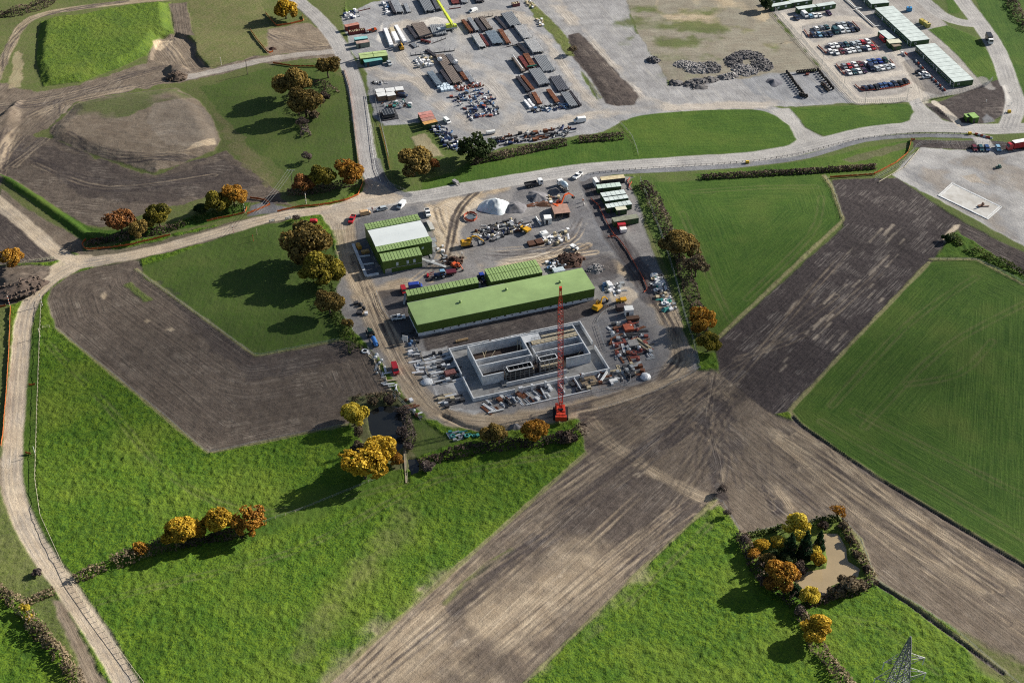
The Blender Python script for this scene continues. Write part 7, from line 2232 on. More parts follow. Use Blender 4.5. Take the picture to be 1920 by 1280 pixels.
# named single stores
for nm, lb, cat, px, rz, mb, m in [
    ('rusty_plates', 'stack of flat rusty plates in the middle of the works', 'plates', (1004, 457), heading((1004, 457), (1024, 453)), MB().box((-1.6, 0, 0), (3.0, 3.2, .9)).box((1.6, 0, 0), (3.0, 3.2, 1.1)), mat('rust_brown', (.085, .038, .022), .85, .2, .8)),
    ('formwork_panel', 'red and white slatted formwork stack right of the tank', 'formwork', (1178, 617), ang - .1, MB().box((0, 0, 0), (3.4, 3.6, 1.2)), mat('formwork_red', (.42, .10, .05), .7, .15, 1, ribs=('Y', 2.2))),
    ('formwork_panel', 'grey slatted formwork stack below the red one', 'formwork', (1187, 646), ang - .1, MB().box((0, 0, 0), (3.6, 3.4, 1.0)), mat('formwork_grey', (.30, .29, .28), .7, .15, 1, ribs=('X', 2.2))),
    ('girder_pile', 'bundle of long white girders beside the grey formwork', 'girders', (1203, 645), ang - 1.3, MB().beam((-4, -.8, .3), (4, -.6, .3), .5).beam((-3.5, 0, .3), (4.2, .3, .3), .4).beam((-3, .8, .3), (4, 1.2, .3), .45).beam((-3, .2, .8), (3.5, .5, .8), .4), PALET),
    ('tipped_skip', 'brown steel skip below the white square cabin', 'skip', (1186, 600), .2, MB().box((0, 0, 0), (4.2, 1.8, 1.3), top=(1.15, 1.1, 0)), mat('skip_brown', (.10, .055, .035), .8, .2, 1)),
    ('steel_box', 'dark steel box left of the white square cabin', 'box', (1164, 580), .2, MB().box((0, 0, 0), (3.6, 2.4, 1.8)).box((0, 0, 1.8), (3.4, 2.2, .1)), mat('box_brown', (.075, .052, .05), .8, .2, 1)),
    ('gabion', 'tall pale rubble basket beside the long hall', 'basket', (1142, 537), .3, MB().box((0, 0, 0), (1.8, 3.6, 1.6), top=(.8, .9, 0)), WRAP),
    ('pallet_stack', 'red topped pallet of blocks on the pale slab', 'pallet', (844, 702), ang, MB().box((0, 0, 0), (4.0, 2.6, 1.2)).box((0, 0, 1.2), (3.6, 2.3, .15)), mat('block_red', (.24, .10, .09), .8, .3, 2)),
    ('plank_stack', 'pale timber stack in front of the long hall', 'timber', (866, 639), ang, MB().box((0, 0, 0), (4.6, .9, .6)).box((.4, .1, .6), (4.0, .6, .15)), TIMBER),
    ('timber_deck', 'broken brown timber deck at the right front of the tank', 'deck', (1104, 716), ang, MB().box((0, 0, .3), (5.6, 4.8, .25)).box((-1, 1, .55), (3.4, 1.0, .5)).box((1.2, -1, .55), (2.2, 1.6, .4)).box((-2, -2, 0), (.5, .5, .9)), mat('weathered_deck', (.27, .21, .14), .85, .25, .8)),
    ('white_beam', 'white beam leaning in the pit right of the tank front', 'beam', (1131, 710), 1.1, MB().beam((-3.2, 0, .3), (3.2, 0, .9), .7), WHITE),
    ('white_block', 'white slab lying in the pit right of the tank front', 'slab', (1150, 715), ang, MB().box((0, 0, 0), (3.0, 1.6, .8), top=(.96, .9, 0)), WHITE),
    ('long_pipe', 'white pipe lying below the front bays of the tank', 'pipe', (930, 772), ang, MB().cyl((-2.8, 0, .4), (2.8, 0, .4), .35, 8), WHITE),
    ('notice_board', 'white site notice board by the left corner of the long hall', 'board', (760, 643), 1.3, MB().box((0, 0, 1.0), (.15, 2.0, 2.4)).beam((0, -.7, 0), (0, -.7, 1.2), .12).beam((0, .7, 0), (0, .7, 1.2), .12), WHITE),
    ('white_tank', 'white cylindrical tank lying at the yard edge by the dark tree', 'tank', (920, 251), heading((910, 252), (930, 249)), MB().cyl((-2.0, 0, .9), (2.0, 0, .9), .85, 12), WHITE),
    ('aggregate_bag', 'white square bag pile behind the rusty plates', 'bag', (1020, 440), .5, MB().box((0, 0, 0), (3.2, 2.6, 1.2), top=(.9, .9, 0)).dome((0, 0, 1.15), 1.2, .3, 8, 3), WHITE),
    ('white_pipe', 'white plastic pipe standing out beside the white cabin box', 'pipe', (1009, 416), 1.9, MB().cyl((-3, 0, .5), (3, 0, .5), .4, 8), WHITE),
    ('pipe_coil', 'pale concrete ring lying in grass beside the blue tanker', 'ring', (684, 659), 0, MB().ring((0, 0, .3), 1.0, .28, n=16, m=6), CONC),
    ('kiosk', 'white kiosk on the western verge by the tall roadside post', 'kiosk', (1310, 0), 0, MB().box((0, 0, 0), (.1, .1, .1)), WHITE),
    ('survey_target', 'tall striped ranging mast lying on the north-east slab', 'mast', (1841, 388), .4, MB().beam((0, 0, .2), (0, 0, 2.2), .5).beam((0, 0, .3), (2.8, -1.0, .3), .35).box((-.6, .6, .12), (1.6, 1.2, .5)).box((1.0, .9, .12), (1.4, .6, .6)), mat('dull_brown', (.20, .12, .09), .8, .2, 1)),
    ('green_machine', 'small green machine frame on the stone compound', 'machine', (1872, 315), .3, MB().box((0, 0, .2), (2.4, 1.2, .6)).box((.3, 0, .8), (.9, .9, .7)).beam((-1.2, .4, .4), (-2.4, .5, .2), .2), mat('machine_green', (.08, .14, .12), .7, .2, 1)),
    ('teal_skip', 'teal tarpaulin heap by the eastern fence', 'tarpaulin', (1248, 581), .6, MB().box((0, 0, 0), (3.0, 1.8, 1.0), top=(.5, .4, .2)).box((1.4, .3, 0), (1.2, 1.2, .6), top=(.5, .5, 0)), GRNC),
    ('concrete_blocks', 'white block pile at the north end of the eastern store', 'blocks', (1226, 519), heading((1220, 520), (1232, 518)), MB().box((0, 0, 0), (2.6, 1.6, 1.0)).box((.2, .1, 1.0), (2.2, 1.2, .4)), WHITE),
    ('cladding_packs', 'white ribbed cladding packs in the eastern store', 'cladding', (1236, 534), 1.0, MB().box((0, 0, 0), (3.4, 3.0, 1.1)).box((0, 0, 1.1), (3.0, 2.6, .2)), mat('cladding_white', (.60, .62, .63), .6, .1, 1, ribs=('Y', 3))),
    ('cladding_packs', 'blue white cladding packs behind the right end of the hall', 'cladding', (1047, 509), ang, MB().box((0, 0, 0), (4.6, 3.0, 1.0)).box((0, 0, 1.0), (4.2, 2.6, .15)), mat('cladding_blue', (.50, .58, .62), .6, .1, 1, ribs=('X', 2.2))),
    ('sheet_stack', 'long pale steel sheets beside the power house corner', 'sheets', (806, 424), heading((800, 412), (812, 436)), MB().box((0, 0, 0), (7.0, 1.3, .7)).box((.5, .9, 0), (5.5, .7, .5)), mat('pale_sheet', (.48, .47, .44), .6, .15, .8)),
]:
    if nm == 'kiosk':
        continue
    tag(put(nm, mb, m, loc=G(*px), rz=rz), lb, cat)
# big white domed covers
for px, r, h, lb in [((801, 716), 2.2, 1.0, 'crumpled white sheeted heap left of the tank'), ((1210, 707), 1.9, 1.5, 'grey white domed heap at the inner bend of the haul road')]:
    b = MB().dome((0, 0, 0), r, h, 14, 5)
    b.v = [(x * (1 + .12 * math.sin(5 * x + y)), y * (1 + .12 * math.cos(4 * y - x)), z) for x, y, z in b.v]
    tag(put('sheeted_heap', b, mat('plastic_sheet', (.60, .62, .64), .35, .15, .8, bump=.1), loc=G(*px)), lb, 'heap')


# ------------------------------------------------------------------ heaps
def heap(px, rx, ry, h, m, label, rz=0.0, seed=1, rocks=0, rockm=None, name='heap', rs=(.5, 1.1), sharp=1.2):
    r = random.Random(seed)
    b = MB()
    n, k = 34, 12
    for j in range(k):
        f = 1 - j / (k - 1)
        for i in range(n):
            a = 2 * math.pi * i / n
            w = 1 + .28 * (float(vnoise(np.float32(math.cos(a) * 2 + seed * 9), np.float32(math.sin(a) * 2), 1.0, 60)) - .5) * 2
            x, y = rx * f * w * math.cos(a), ry * f * w * math.sin(a)
            z = h * (1 - f ** sharp) * (1 + .25 * (float(vnoise(np.float32(x + seed), np.float32(y), 1.3, 61)) - .5)) - .08
            b.v.append((x, y, z))
    for j in range(k - 1):
        for i in range(n):
            b.f.append((j * n + i, j * n + (i + 1) % n, (j + 1) * n + (i + 1) % n, (j + 1) * n + i))
            b.m.append(0)
    t = thing(name, label, 'heap', G(*px), rz)
    put('mound', b, m, t, smooth=True)
    if rocks:
        q = MB()
        for _ in range(rocks):
            a, f = r.uniform(0, 6.28), r.random() ** .5
            x, y = rx * f * math.cos(a), ry * f * math.sin(a)
            z = h * (1 - f ** sharp) * .95
            s_ = r.uniform(*rs)
            M = Matrix.Rotation(r.uniform(0, 3), 4, 'Z') @ Matrix.Rotation(r.uniform(-.7, .7), 4, 'X')
            q.box((x, y, z - s_ * .3), (s_ * r.uniform(.8, 1.5), s_, s_ * r.uniform(.5, 1)), M=M, top=(r.uniform(.5, .9), r.uniform(.5, .9), 0))
        o = put('rocks', q, rockm or m, t)
        o['kind'] = 'stuff'
    return t


SAND = mat('pale_aggregate', (.64, .68, .72), .8, .25, .35, bump=.06, col2=(.32, .35, .36))
GREYA = mat('grey_aggregate', (.17, .165, .175), .9, .2, .6, bump=.08)
DARKA = mat('dark_stone', (.125, .118, .120), .9, .25, .6, bump=.08)
PALER = mat('pale_rubble', (.30, .285, .28), .9, .25, .8, bump=.05)
BRN = mat('brown_soil_heap', (.075, .042, .030), .95, .3, .5, bump=.1)
heap((931, 388), 6.8, 6.2, 4.0, SAND, 'big pale blue white aggregate heap in the works', .3, 3)
heap((965, 391), 4.6, 4.4, 2.3, GREYA, 'dark grey aggregate heap touching the pale one', .2, 4)
heap((1008, 370), 4.2, 5.0, 2.0, GREYA, 'blue grey aggregate heap below the flatbed lorry', .6, 5)
heap((1023, 383), 3.8, 2.6, 1.2, mat('red_brown_spoil', (.13, .06, .035), .95, .25, .5, bump=.1), 'rusty brown spoil heap left of the orange excavator', .1, 6)
heap((1068, 488), 6.2, 5.2, 2.4, BRN, 'dark brown soil heap behind the right end of the hall', .2, 7, 60, BRN)
heap((852, 490), 4.4, 3.4, 1.3, BRN, 'dark soil heap beside the small red excavator', .2, 8, 30, BRN)
heap((1117, 504), 3.6, 3.0, 1.3, GREYA, 'grey broken heap inside the excavated corner', .4, 9, 40, PALER)
heap((966, 800), 2.6, 1.8, 1.4, GREYA, 'small grey heap below the haul road beside the brown oak', .1, 10)
heap((1225, 114), 3.4, 3.2, 1.9, DARKA, 'round dark stone mound alone on the rough ground', 0, 11, 50, DARKA)
for i, (x, y, rx, ry, m, rm, lb) in enumerate([(1285, 122, 5.5, 4.6, DARKA, PALER, 'pale rubble heap on the left of the rubble field'), (1308, 128, 7.5, 6.0, DARKA, PALER, 'pale rubble heap in the middle of the rubble field'), (1334, 127, 4.8, 6.2, DARKA, DARKA, 'dark rubble heap on the right of the pale ones'), (1375, 116, 4.6, 6.6, DARKA, DARKA, 'dark rubble heap in the second group, left'), (1398, 132, 6.6, 6.2, DARKA, PALER, 'mixed rubble heap in the second group, front'),
                                              (1402, 104, 8.0, 5.4, DARKA, DARKA, 'dark rubble heap in the second group, back'), (1428, 122, 5.6, 7.2, DARKA, DARKA, 'dark rubble heap in the second group, right'), (1267, 156, 3.8, 3.0, DARKA, DARKA, 'smooth dark mound, leftmost of the front row'), (1294, 158, 3.8, 3.4, DARKA, DARKA, 'smooth dark mound, second of the front row'), (1310, 163, 4.2, 3.4, DARKA, DARKA, 'smooth dark mound, third of the front row'),
                                              (1315, 153, 4.6, 3.6, DARKA, DARKA, 'smooth dark mound behind the front row'), (1333, 150, 3.8, 3.6, DARKA, DARKA, 'dark mound at the end of the front row'), (1358, 145, 3.8, 3.2, DARKA, PALER, 'rough dark heap between the rubble groups'), (1372, 142, 3.4, 3.0, DARKA, PALER, 'small rough heap next to the second rubble group'), (1451, 154, 3.6, 4.4, mat('slate_heap', (.13, .13, .15), .9, .2, .6, bump=.08), DARKA, 'slate grey stone heap beside the tyre rows')]):
    heap((x, y), rx, ry, .9 if i < 7 else 1.3, m, lb, 0, 20 + i, (150 if i < 7 else 24) if 'slate' not in lb else 0, rm, 'rubble_heap' if i < 7 else 'stone_heap', (.35, .95))
heap((330, 137), 5.0, 4.0, 2.4, mat('brown_spoil', (.11, .08, .06), .95, .3, .5, bump=.1), 'brown spoil heap below the scalloped pit', 0, 41, 50)
heap((40, 535), 9, 7, 2.6, mat('brown_spoil2', (.13, .095, .075), .95, .3, .4, bump=.15), 'wide brown spoil heap at the track junction', .4, 42, 70)
heap((512, 92), 2.2, 2.0, 1.2, BRN, 'small dark spoil heap at the end of the orange netting', 0, 43)
# tyre rows
TY = MB().ring((0, 0, .95), .66, .30, 'Y', 16, 7).mesh('tyre', [mat('dusty_rubber', (.065, .056, .05), .9, .3, 2)], True)
NT = 0
for a, b_, n, rz, row in [((1475, 138), (1508, 182), 12, CARDIR + 1.57, 'left'), ((1496, 138), (1526, 135), 8, heading((1496, 138), (1526, 135)) + 1.57, 'back'), ((1533, 134), (1562, 168), 9, CARDIR + 1.57, 'right'), ((1500, 180), (1512, 183), 4, .3, 'front'), ((1542, 160), (1552, 172), 6, .8, 'inner right')]:
    for i in range(n):
        f = i / (n - 1)
        o = put('tyre', TY, None, loc=G(a[0] + (b_[0] - a[0]) * f + random.uniform(-.6, .6), a[1] + (b_[1] - a[1]) * f), rz=-CARDIR * 0 + rz + 1.57 + random.uniform(-.15, .15))
        o.scale = (1.0, 1.5, 1.0)
        tag(o, f'big black tyre standing in the {row} line of tyres', 'tyre', f'tyres in the {row} line beside the car park fence')
for px, lb in [((1513, 141), 'red brown machine part between the back tyres'), ((1544, 161), 'red plough part by the inner tyres')]:
    tag(put('machine_part', MB().box((0, 0, .1), (1.8, .9, .8), top=(.6, .8, .1)).beam((-.8, 0, .6), (1.2, .3, 1.1), .2), REDC, loc=G(*px)), lb, 'machine part')

# ------------------------------------------------------------------ fences, posts, barriers
ORNG = mat('orange_mesh', (.42, .105, .024), .7, .12, 1.5)
REDB = mat('red_barrier', (.46, .10, .055), .6, .15, 1.5)
WIRE = mat('fence_wire', (.30, .31, .31), .6, .15, 2)
OAKP = mat('oak_post', (.34, .29, .20), .85, .2, 2)


def fence(line, label, ht=1.2, step=3.0, m=OAKP, rails=(.5, 1.1), post=.12, rail=.07, rm=None, smooth=False, name='fence', mesh_h=None, sag=0.0):
    pts = [G(*p) for p in (curve(line) if smooth else line)]
    rs = resample(pts, step)
    if len(rs) < 2:
        return
    base = rs[0]
    for r_ in rs:
        r_.z = gz(r_.x, r_.y)
    b, q = MB(), MB()
    for i, p in enumerate(rs):
        p = p - base
        hh = ht * (1 + random.uniform(-.08, .08))
        b.beam(p - Vector((0, 0, .2)), p + Vector((random.uniform(-.06, .06), random.uniform(-.06, .06), hh)), post)
        if i:
            o = rs[i - 1] - base
            for z_ in rails:
                q.beam(o + Vector((0, 0, z_)), p + Vector((0, 0, z_)), rail, rail)
            if mesh_h:
                z0, z1 = mesh_h
                mid = (o + p) / 2
                d0, d1 = random.uniform(0, sag), random.uniform(0, sag)
                d = (p - o).normalized()
                nrm = Vector((-d.y, d.x, 0)) * .03
                for u, v, du, dv in ((o, mid, 0, d0), (mid, p, d0, 0)):
                    q.add([u + nrm + Vector((0, 0, z0)), v + nrm + Vector((0, 0, z0)), v + nrm + Vector((0, 0, z1 - dv)), u + nrm + Vector((0, 0, z1 - du)),
                           u - nrm + Vector((0, 0, z0)), v - nrm + Vector((0, 0, z0)), v - nrm + Vector((0, 0, z1 - dv)), u - nrm + Vector((0, 0, z1 - du))],
                          [(0, 1, 2, 3), (7, 6, 5, 4), (3, 2, 6, 7), (0, 4, 5, 1)])
    t = thing(name, label, name.replace('_', ' '), base)
    if PALEW is m and len(rs) <= 100:
        pm = MB().beam((0, 0, -.2), (0, 0, ht), post).mesh('post', [m])
        for p in rs:
            put('post', pm, None, t, p - base)
    else:
        put('posts', b, m, t)
    put('netting' if mesh_h else 'rails', q, rm or m, t)
    return t


PALEW = mat('pale_wood', (.52, .47, .34), .85, .15, 2)
fence([(78, 562), (74, 650), (70, 760), (66, 900), (76, 968), (104, 1030), (132, 1092), (165, 1140), (205, 1195), (275, 1288)], 'pale post and rail fence along the inside of the western track', 1.15, 2.4, PALEW, (1.05,), .12, .09)
fence([(80, 615), (105, 613)], 'short pale fence end at the corner of the ploughed field', 1.2, 2.4, PALEW)
for ln, lb in [([(104, 615), (200, 692), (300, 772), (390, 850), (520, 822), (650, 796)], 'wire fence along the lower edge of the brown ploughed field'), ([(255, 508), (360, 582), (480, 668), (560, 652), (640, 637)], 'wire fence between the dark grass and the ploughed field'),
               ([(1546, 330), (1562, 352), (1581, 412)], 'wire fence at the top corner of the dark soil strip'), ([(1392, 1003), (1470, 986), (1575, 967), (1612, 1010), (1642, 1087)], 'wire fence around the top of the muddy pond copse'), ([(1642, 1088), (1720, 1135), (1800, 1190), (1885, 1262), (1930, 1300)], 'wire fence along the ditch beside the bare soil'),
               ([(1510, 1133), (1580, 1112), (1630, 1098), (1642, 1088)], 'wire fence below the muddy pond'), ([(480, 985), (560, 958), (640, 925), (715, 895)], 'wire fence between the golden trio and the dark pond'), ([(1340, 936), (1352, 938), (1392, 1003)], 'wire fence on the bank left of the muddy pond copse'), ([(1163, 232), (1184, 255), (1194, 280), (1198, 298)], 'curving pale wire fence across the green verge'), ([(1745, 487), (1830, 487), (1900, 520), (1930, 538)], 'pale wire fence at the end of the dark soil strip'), ([(700, 235), (706, 300), (730, 345), (768, 362)], 'wire fence beside the haul road at the crossroads')]:
    fence(ln, lb, 1.1, 3.2, OAKP, (.4, .75, 1.05), .11, .035, WIRE)
fence([(40, 497), (72, 490), (104, 486)], 'pale timber field gate and rails by the small orange tree', 1.3, 1.4, PALEW, (.3, .6, .9, 1.2), .14, .09)
fence([(1102, 327), (1160, 321), (1220, 316), (1300, 311), (1400, 304), (1480, 293), (1540, 279), (1600, 264), (1660, 255), (1720, 251), (1822, 252)], 'row of dark posts with rails between the stone road and its path', .9, 2.6, DARK, (.6,), .16, .07, smooth=True)
fence([(1446, 14), (1480, 52), (1530, 108), (1570, 155), (1606, 193), (1650, 194), (1704, 190)], 'grey steel palisade fence on the west and south of the car park', 2.3, .9, STEEL, (.5, 1.0, 1.5, 2.0), .08, .06, name='palisade_fence')
fence([(1729, 192), (1745, 187), (1790, 178), (1848, 163), (1862, 150)], 'grey steel palisade fence around the cabin end', 2.3, .9, STEEL, (.5, 1.0, 1.5, 2.0), .08, .06, name='palisade_fence')
fence([(1640, 338), (1690, 310), (1720, 275), (1740, 268), (1800, 271), (1870, 272), (1930, 272)], 'pale wire mesh fence round the stone compound', 1.9, 2.8, STEEL, (.1, 1.0, 1.85), .10, .05, name='mesh_fence')
fence([(1648, 342), (1696, 314), (1724, 280)], 'second pale rail beside the stone compound fence', .5, 3.0, PALEW, (.4,), .2, .18)
fence([(1200, 338), (1222, 395), (1250, 470), (1268, 530), (1283, 590), (1300, 640), (1312, 690)], 'grey panel fence down the east side of the works', 1.9, 3.2, STEEL, (.1, 1.0, 1.9), .09, .05, name='panel_fence')
fence([(690, 655), (712, 700), (738, 740), (772, 772), (790, 790)], 'grey panel fence on the outer side of the haul road', 1.6, 2.6, STEEL, (.1, .8, 1.55), .09, .05, name='panel_fence')
fence([(706, 548), (716, 580), (742, 612)], 'low rail beside the parking bay left of the hall', .9, 2.6, STEEL, (.5, .85), .09, .06)
fence([(776, 634), (790, 668), (802, 700), (812, 725)], 'low timber kerb fence left of the tank', .7, 2.2, OAKP, (.4,), .14, .12)
fence([(1100, 738), (1150, 728), (1180, 722), (1183, 706), (1166, 690)], 'galvanised rail along the ramp below the tank corner', 1.2, 1.8, STEEL, (.6, 1.15), .08, .07)
fence([(1120, 604), (1130, 588), (1156, 574)], 'curved rail at the head of the path right of the tank', 1.1, 1.8, STEEL, (.6, 1.05), .08, .07, smooth=True)
fence([(1120, 610), (1130, 640), (1136, 655), (1148, 660)], 'rail down the path right of the tank', 1.1, 1.8, STEEL, (.6, 1.05), .08, .07, smooth=True)
fence([(1122, 768), (1180, 752), (1230, 735), (1290, 705), (1318, 688)], 'thin rail along the outer bend of the haul road', 1.1, 2.4, STEEL, (.6, 1.05), .08, .05)
fence([(700, 166), (706, 200), (716, 240), (730, 300)], 'grey panel fence along the west edge of the pipe yard', 1.9, 3.0, STEEL, (.1, 1.0, 1.9), .09, .05, name='panel_fence')
fence([(686, 180), (692, 225), (698, 280), (704, 318), (716, 346)], 'white painted rail along the east side of the haul road', .8, 2.4, WHITE, (.6,), .12, .12)
for ln, lb in [([(320, 442), (240, 460), (165, 470), (153, 462), (158, 448), (166, 450)], 'orange mesh round the west end of the farm track hedge'), ([(388, 416), (425, 408), (460, 400), (464, 388)], 'orange mesh under the olive tree on the farm track'), ([(170, 452), (200, 448)], 'short orange mesh behind the reddish tree'),
               ([(464, 402), (480, 396), (508, 384), (496, 376), (466, 372)], 'orange mesh pen beside the striped marker post'), ([(520, 398), (560, 389), (600, 386), (650, 376), (672, 366), (680, 345), (680, 335)], 'long orange mesh curving round the crossroads trio'),
               ([(512, 120), (550, 126), (600, 126), (640, 130)], 'orange mesh behind the western oak clump'), ([(645, 132), (655, 165), (662, 215), (668, 270), (673, 320)], 'orange mesh along the west side of the haul road'), ([(470, 58), (482, 76), (503, 101), (518, 96)], 'orange mesh along the scraped corner'),
               ([(498, 26), (518, 50), (545, 46), (570, 40), (566, 28)], 'orange mesh square round the yellow tree'), ([(712, 238), (722, 275), (732, 322)], 'orange mesh in the grass corner below the yard'), ([(1706, 272), (1708, 262), (1718, 264)], 'short orange mesh hooked at the compound corner'),
               ([(1708, 268), (1702, 288), (1680, 306), (1650, 322), (1632, 330)], 'orange mesh trailing down from the compound corner'), ([(1556, 334), (1600, 331), (1642, 328)], 'orange mesh below the long clipped hedge'), ([(20, 575), (17, 660), (12, 740), (6, 815), (2, 840)], 'orange mesh up the outer edge of the western track'), ([(54, 723), (70, 721)], 'short orange barrier across the western verge, upper'), ([(48, 850), (66, 854)], 'short orange barrier across the western verge, lower'), ([(0, 576), (20, 573)], 'orange barrier at the left edge by the track junction')]:
    fence(ln, lb, 1.15, 2.2, OAKP, (), .07, .05, ORNG, name='mesh_barrier', mesh_h=(.15, 1.05), sag=.35)
for ln, lb in [([(1108, 374), (1122, 386), (1134, 412), (1150, 440), (1154, 446)], 'red plastic barrier line beside the container line'), ([(1140, 445), (1156, 444), (1174, 468), (1188, 492), (1196, 506)], 'red plastic barrier line down the eastern works road'), ([(1198, 508), (1208, 528), (1214, 544), (1204, 551)], 'red plastic barrier hooking round the end of the works road'),
               ([(1508, 58), (1512, 64), (1517, 71)], 'red barrier at the left end of the top car block'), ([(1598, 42), (1606, 50), (1613, 57)], 'red barrier at the right end of the top car block'), ([(1534, 87), (1543, 95), (1551, 104)], 'red barrier at the left end of the second car block'), ([(1634, 78), (1641, 86), (1647, 94)], 'red barrier at the right end of the second car block'),
               ([(1568, 122), (1575, 131), (1583, 141)], 'red barrier at the left end of the third car block'), ([(1668, 113), (1674, 119), (1679, 128)], 'red barrier at the right end of the third car block'), ([(1603, 160), (1610, 166), (1616, 171), (1650, 169), (1690, 164), (1706, 158), (1702, 150)], 'red barrier wrapped round the single line of cars'),
               ([(1181, 335), (1176, 341), (1180, 348), (1185, 342), (1178, 352), (1184, 358)], 'tangled red netting beside the container line')]:
    fence(ln, lb, .9, 1.5, REDB, (), .1, .08, REDB, name='plastic_barrier', mesh_h=(.15, .75), sag=.25)
cpts = [(882 + 12.5 * math.cos(a), 408 + 8.5 * math.sin(a)) for a in np.linspace(0, 6.28, 15)]
fence(cpts, 'ring of red netting round an open chamber', 1.1, 1.6, REDB, (), .1, .08, REDB, name='plastic_barrier', mesh_h=(.1, 1.0), sag=.2)
b = MB().cyl((0, 0, -.1), (0, 0, .35), 1.7, 18)
tag(put('chamber_cover', b, mat('slate_cover', (.10, .125, .15), .6, .2, .8), loc=G(882, 408)), 'slate blue round chamber cover inside the red netting ring', 'cover')
# red and white water barriers
k = 0
for a, b_ in [((1718, 116), (1738, 138)), ((1738, 138), (1775, 174))]:
    n = 5 if k == 0 else 9
    for i in range(n):
        f = i / n
        o = put('road_barrier', MB().box((0, 0, 0), (1.7, .5, .35)).box((0, 0, .35), (1.6, .3, .5), top=(.95, .5, 0)), WHITE if k % 2 == 0 else REDB, loc=G(a[0] + (b_[0] - a[0]) * f, a[1] + (b_[1] - a[1]) * f), rz=heading(a, b_))
        c_ = 'white' if k % 2 == 0 else 'red'
        tag(o, f'{c_} plastic block in the striped barrier beside the nearest cabin row', 'barrier', f'{c_} blocks of the striped barrier')
        k += 1
for i in range(6):
    c_ = ('red', 'white')[i % 2]
    o = put('road_barrier', MB().box((0, 0, 0), (2.0, .5, .35)).box((0, 0, .35), (1.9, .3, .5), top=(.95, .5, 0)), REDB if c_ == 'red' else WHITE, loc=G(1832 + i * 5, 252.8 + i * 1.4), rz=heading((1832, 253), (1857, 259)))
    tag(o, f'{c_} plastic block in the short barrier by the compound entrance', 'barrier', f'{c_} blocks of the short entrance barrier')
for px, lb in [((1689, 103), 'red and white barrier'), ((1698, 105), 'orange barrier')][:1]:
    t = thing('boom_barrier', 'white car shaped kiosk and red barrier at the cabin lane', 'barrier', G(1696, 104), CARDIR)
    put('arm', MB().box((0, .6, .3), (2.4, .4, .9)), REDB, t)
    put('post', MB().box((-1.4, -.6, 0), (1.4, 1.2, 1.2), top=(.8, .8, 0)), WHITE, t)


def post(px, h, label, m=OAKP, r=.14, name='marker_post', stripes=None, arm=None, cat='post'):
    t = thing(name, label, cat, G(*px))
    put('shaft', MB().cyl((0, 0, -.2), (0, 0, h), r, 8, r2=r * .75), m, t)
    if stripes:
        b = MB()
        for i in range(3):
            b.cyl((0, 0, h * (.12 + .3 * i)), (0, 0, h * (.26 + .3 * i)), r * 1.12, 8)
        put('band', b, stripes, t)
    if arm:
        put('cross_arm', MB().beam((-arm, 0, h - .3), (arm, 0, h - .3), .16).cyl((-arm, 0, h - .3), (-arm, 0, h + .15), .08, 6).cyl((0, 0, h - .3), (0, 0, h + .15), .08, 6).cyl((arm, 0, h - .3), (arm, 0, h + .15), .08, 6), STEEL, t)
    return t


POLEW = mat('pole_wood', (.13, .105, .085), .85, .2, 2)
p1 = P(545, 318, 9.0)
t = post((545, 318), 9.0, 'wooden pole with a pale cross arm in front of the roadside trio', POLEW, .16, 'utility_pole', None, 1.5, 'pole')
t.location = (p1.x, p1.y, gz(p1.x, p1.y))
post((464, 140), 7.5, 'dark wooden pole beside the stone track', POLEW, .17, 'utility_pole', None, None, 'pole')
post((459, 399), 4.2, 'black and white banded post by the orange pen', WHITE, .17, stripes=DARK)
post((574, 382), 5.0, 'white banded post in front of the roadside trio', WHITE, .17, stripes=PALET)
post((415, 122), 4.0, 'thin white banded post on the olive grass', WHITE, .14, stripes=PALET)
post((79, 572), 5.0, 'tall white banded post at the fence end by the track junction', WHITE, .17, stripes=PALET)
post((18, 572), 4.2, 'white banded post at the far left by the orange barrier', WHITE, .16, stripes=REDB)
post((75, 630), 3.6, 'white banded post on the western field fence', WHITE, .14, stripes=PALET)
post((66, 852), 3.6, 'white leaning post at the lower orange barrier', WHITE, .14)
post((438, 438), 3.6, 'white banded post on the farm track edge', WHITE, .14, stripes=REDB)
for i, px in enumerate([(482, 440), (475, 452)]):
    post(px, 3.0, ['pale upper stake in the grass beside the big oak', 'orange lower stake in the grass beside the big oak'][i], PALET if i == 0 else REDB, .12)
for i, px in enumerate([(1541, 124), (1581, 167), (1621, 197), (1502, 72), (1700, 188)]):
    t = thing('street_lamp', ['second lamp post from the lower corner on the car park fence', 'lamp post near the lower corner of the car park fence', 'lamp post on the south fence of the car park', 'lamp post beside the top car block on the fence line', 'lamp post at the car park gate'][i], 'lamp', G(*px))
    put('pole', MB().cyl((0, 0, 0), (0, 0, 6.5), .1, 6, r2=.07).beam((0, 0, 6.4), (.9, 0, 6.5), .09), STEEL, t)
    put('lamp_head', MB().box((1.0, 0, 6.42), (.7, .3, .15)), DARK, t)
for i, px in enumerate([(1849, 192), (1897, 173), (1896, 197), (1878, 220), (1884, 214), (1580, 272)]):
    post(px, 1.2, 'short white reflector post on the road edge by the topsoil', WHITE, .12, group=None) if False else tag(put('marker_post', MB().cyl((0, 0, 0), (0, 0, 1.1), .12, 6).box((0, 0, 1.0), (.35, .12, .35)), WHITE, loc=G(*px)), 'short white marker post on the edge of the eastern roads', 'post', 'white marker posts on the eastern road edges')
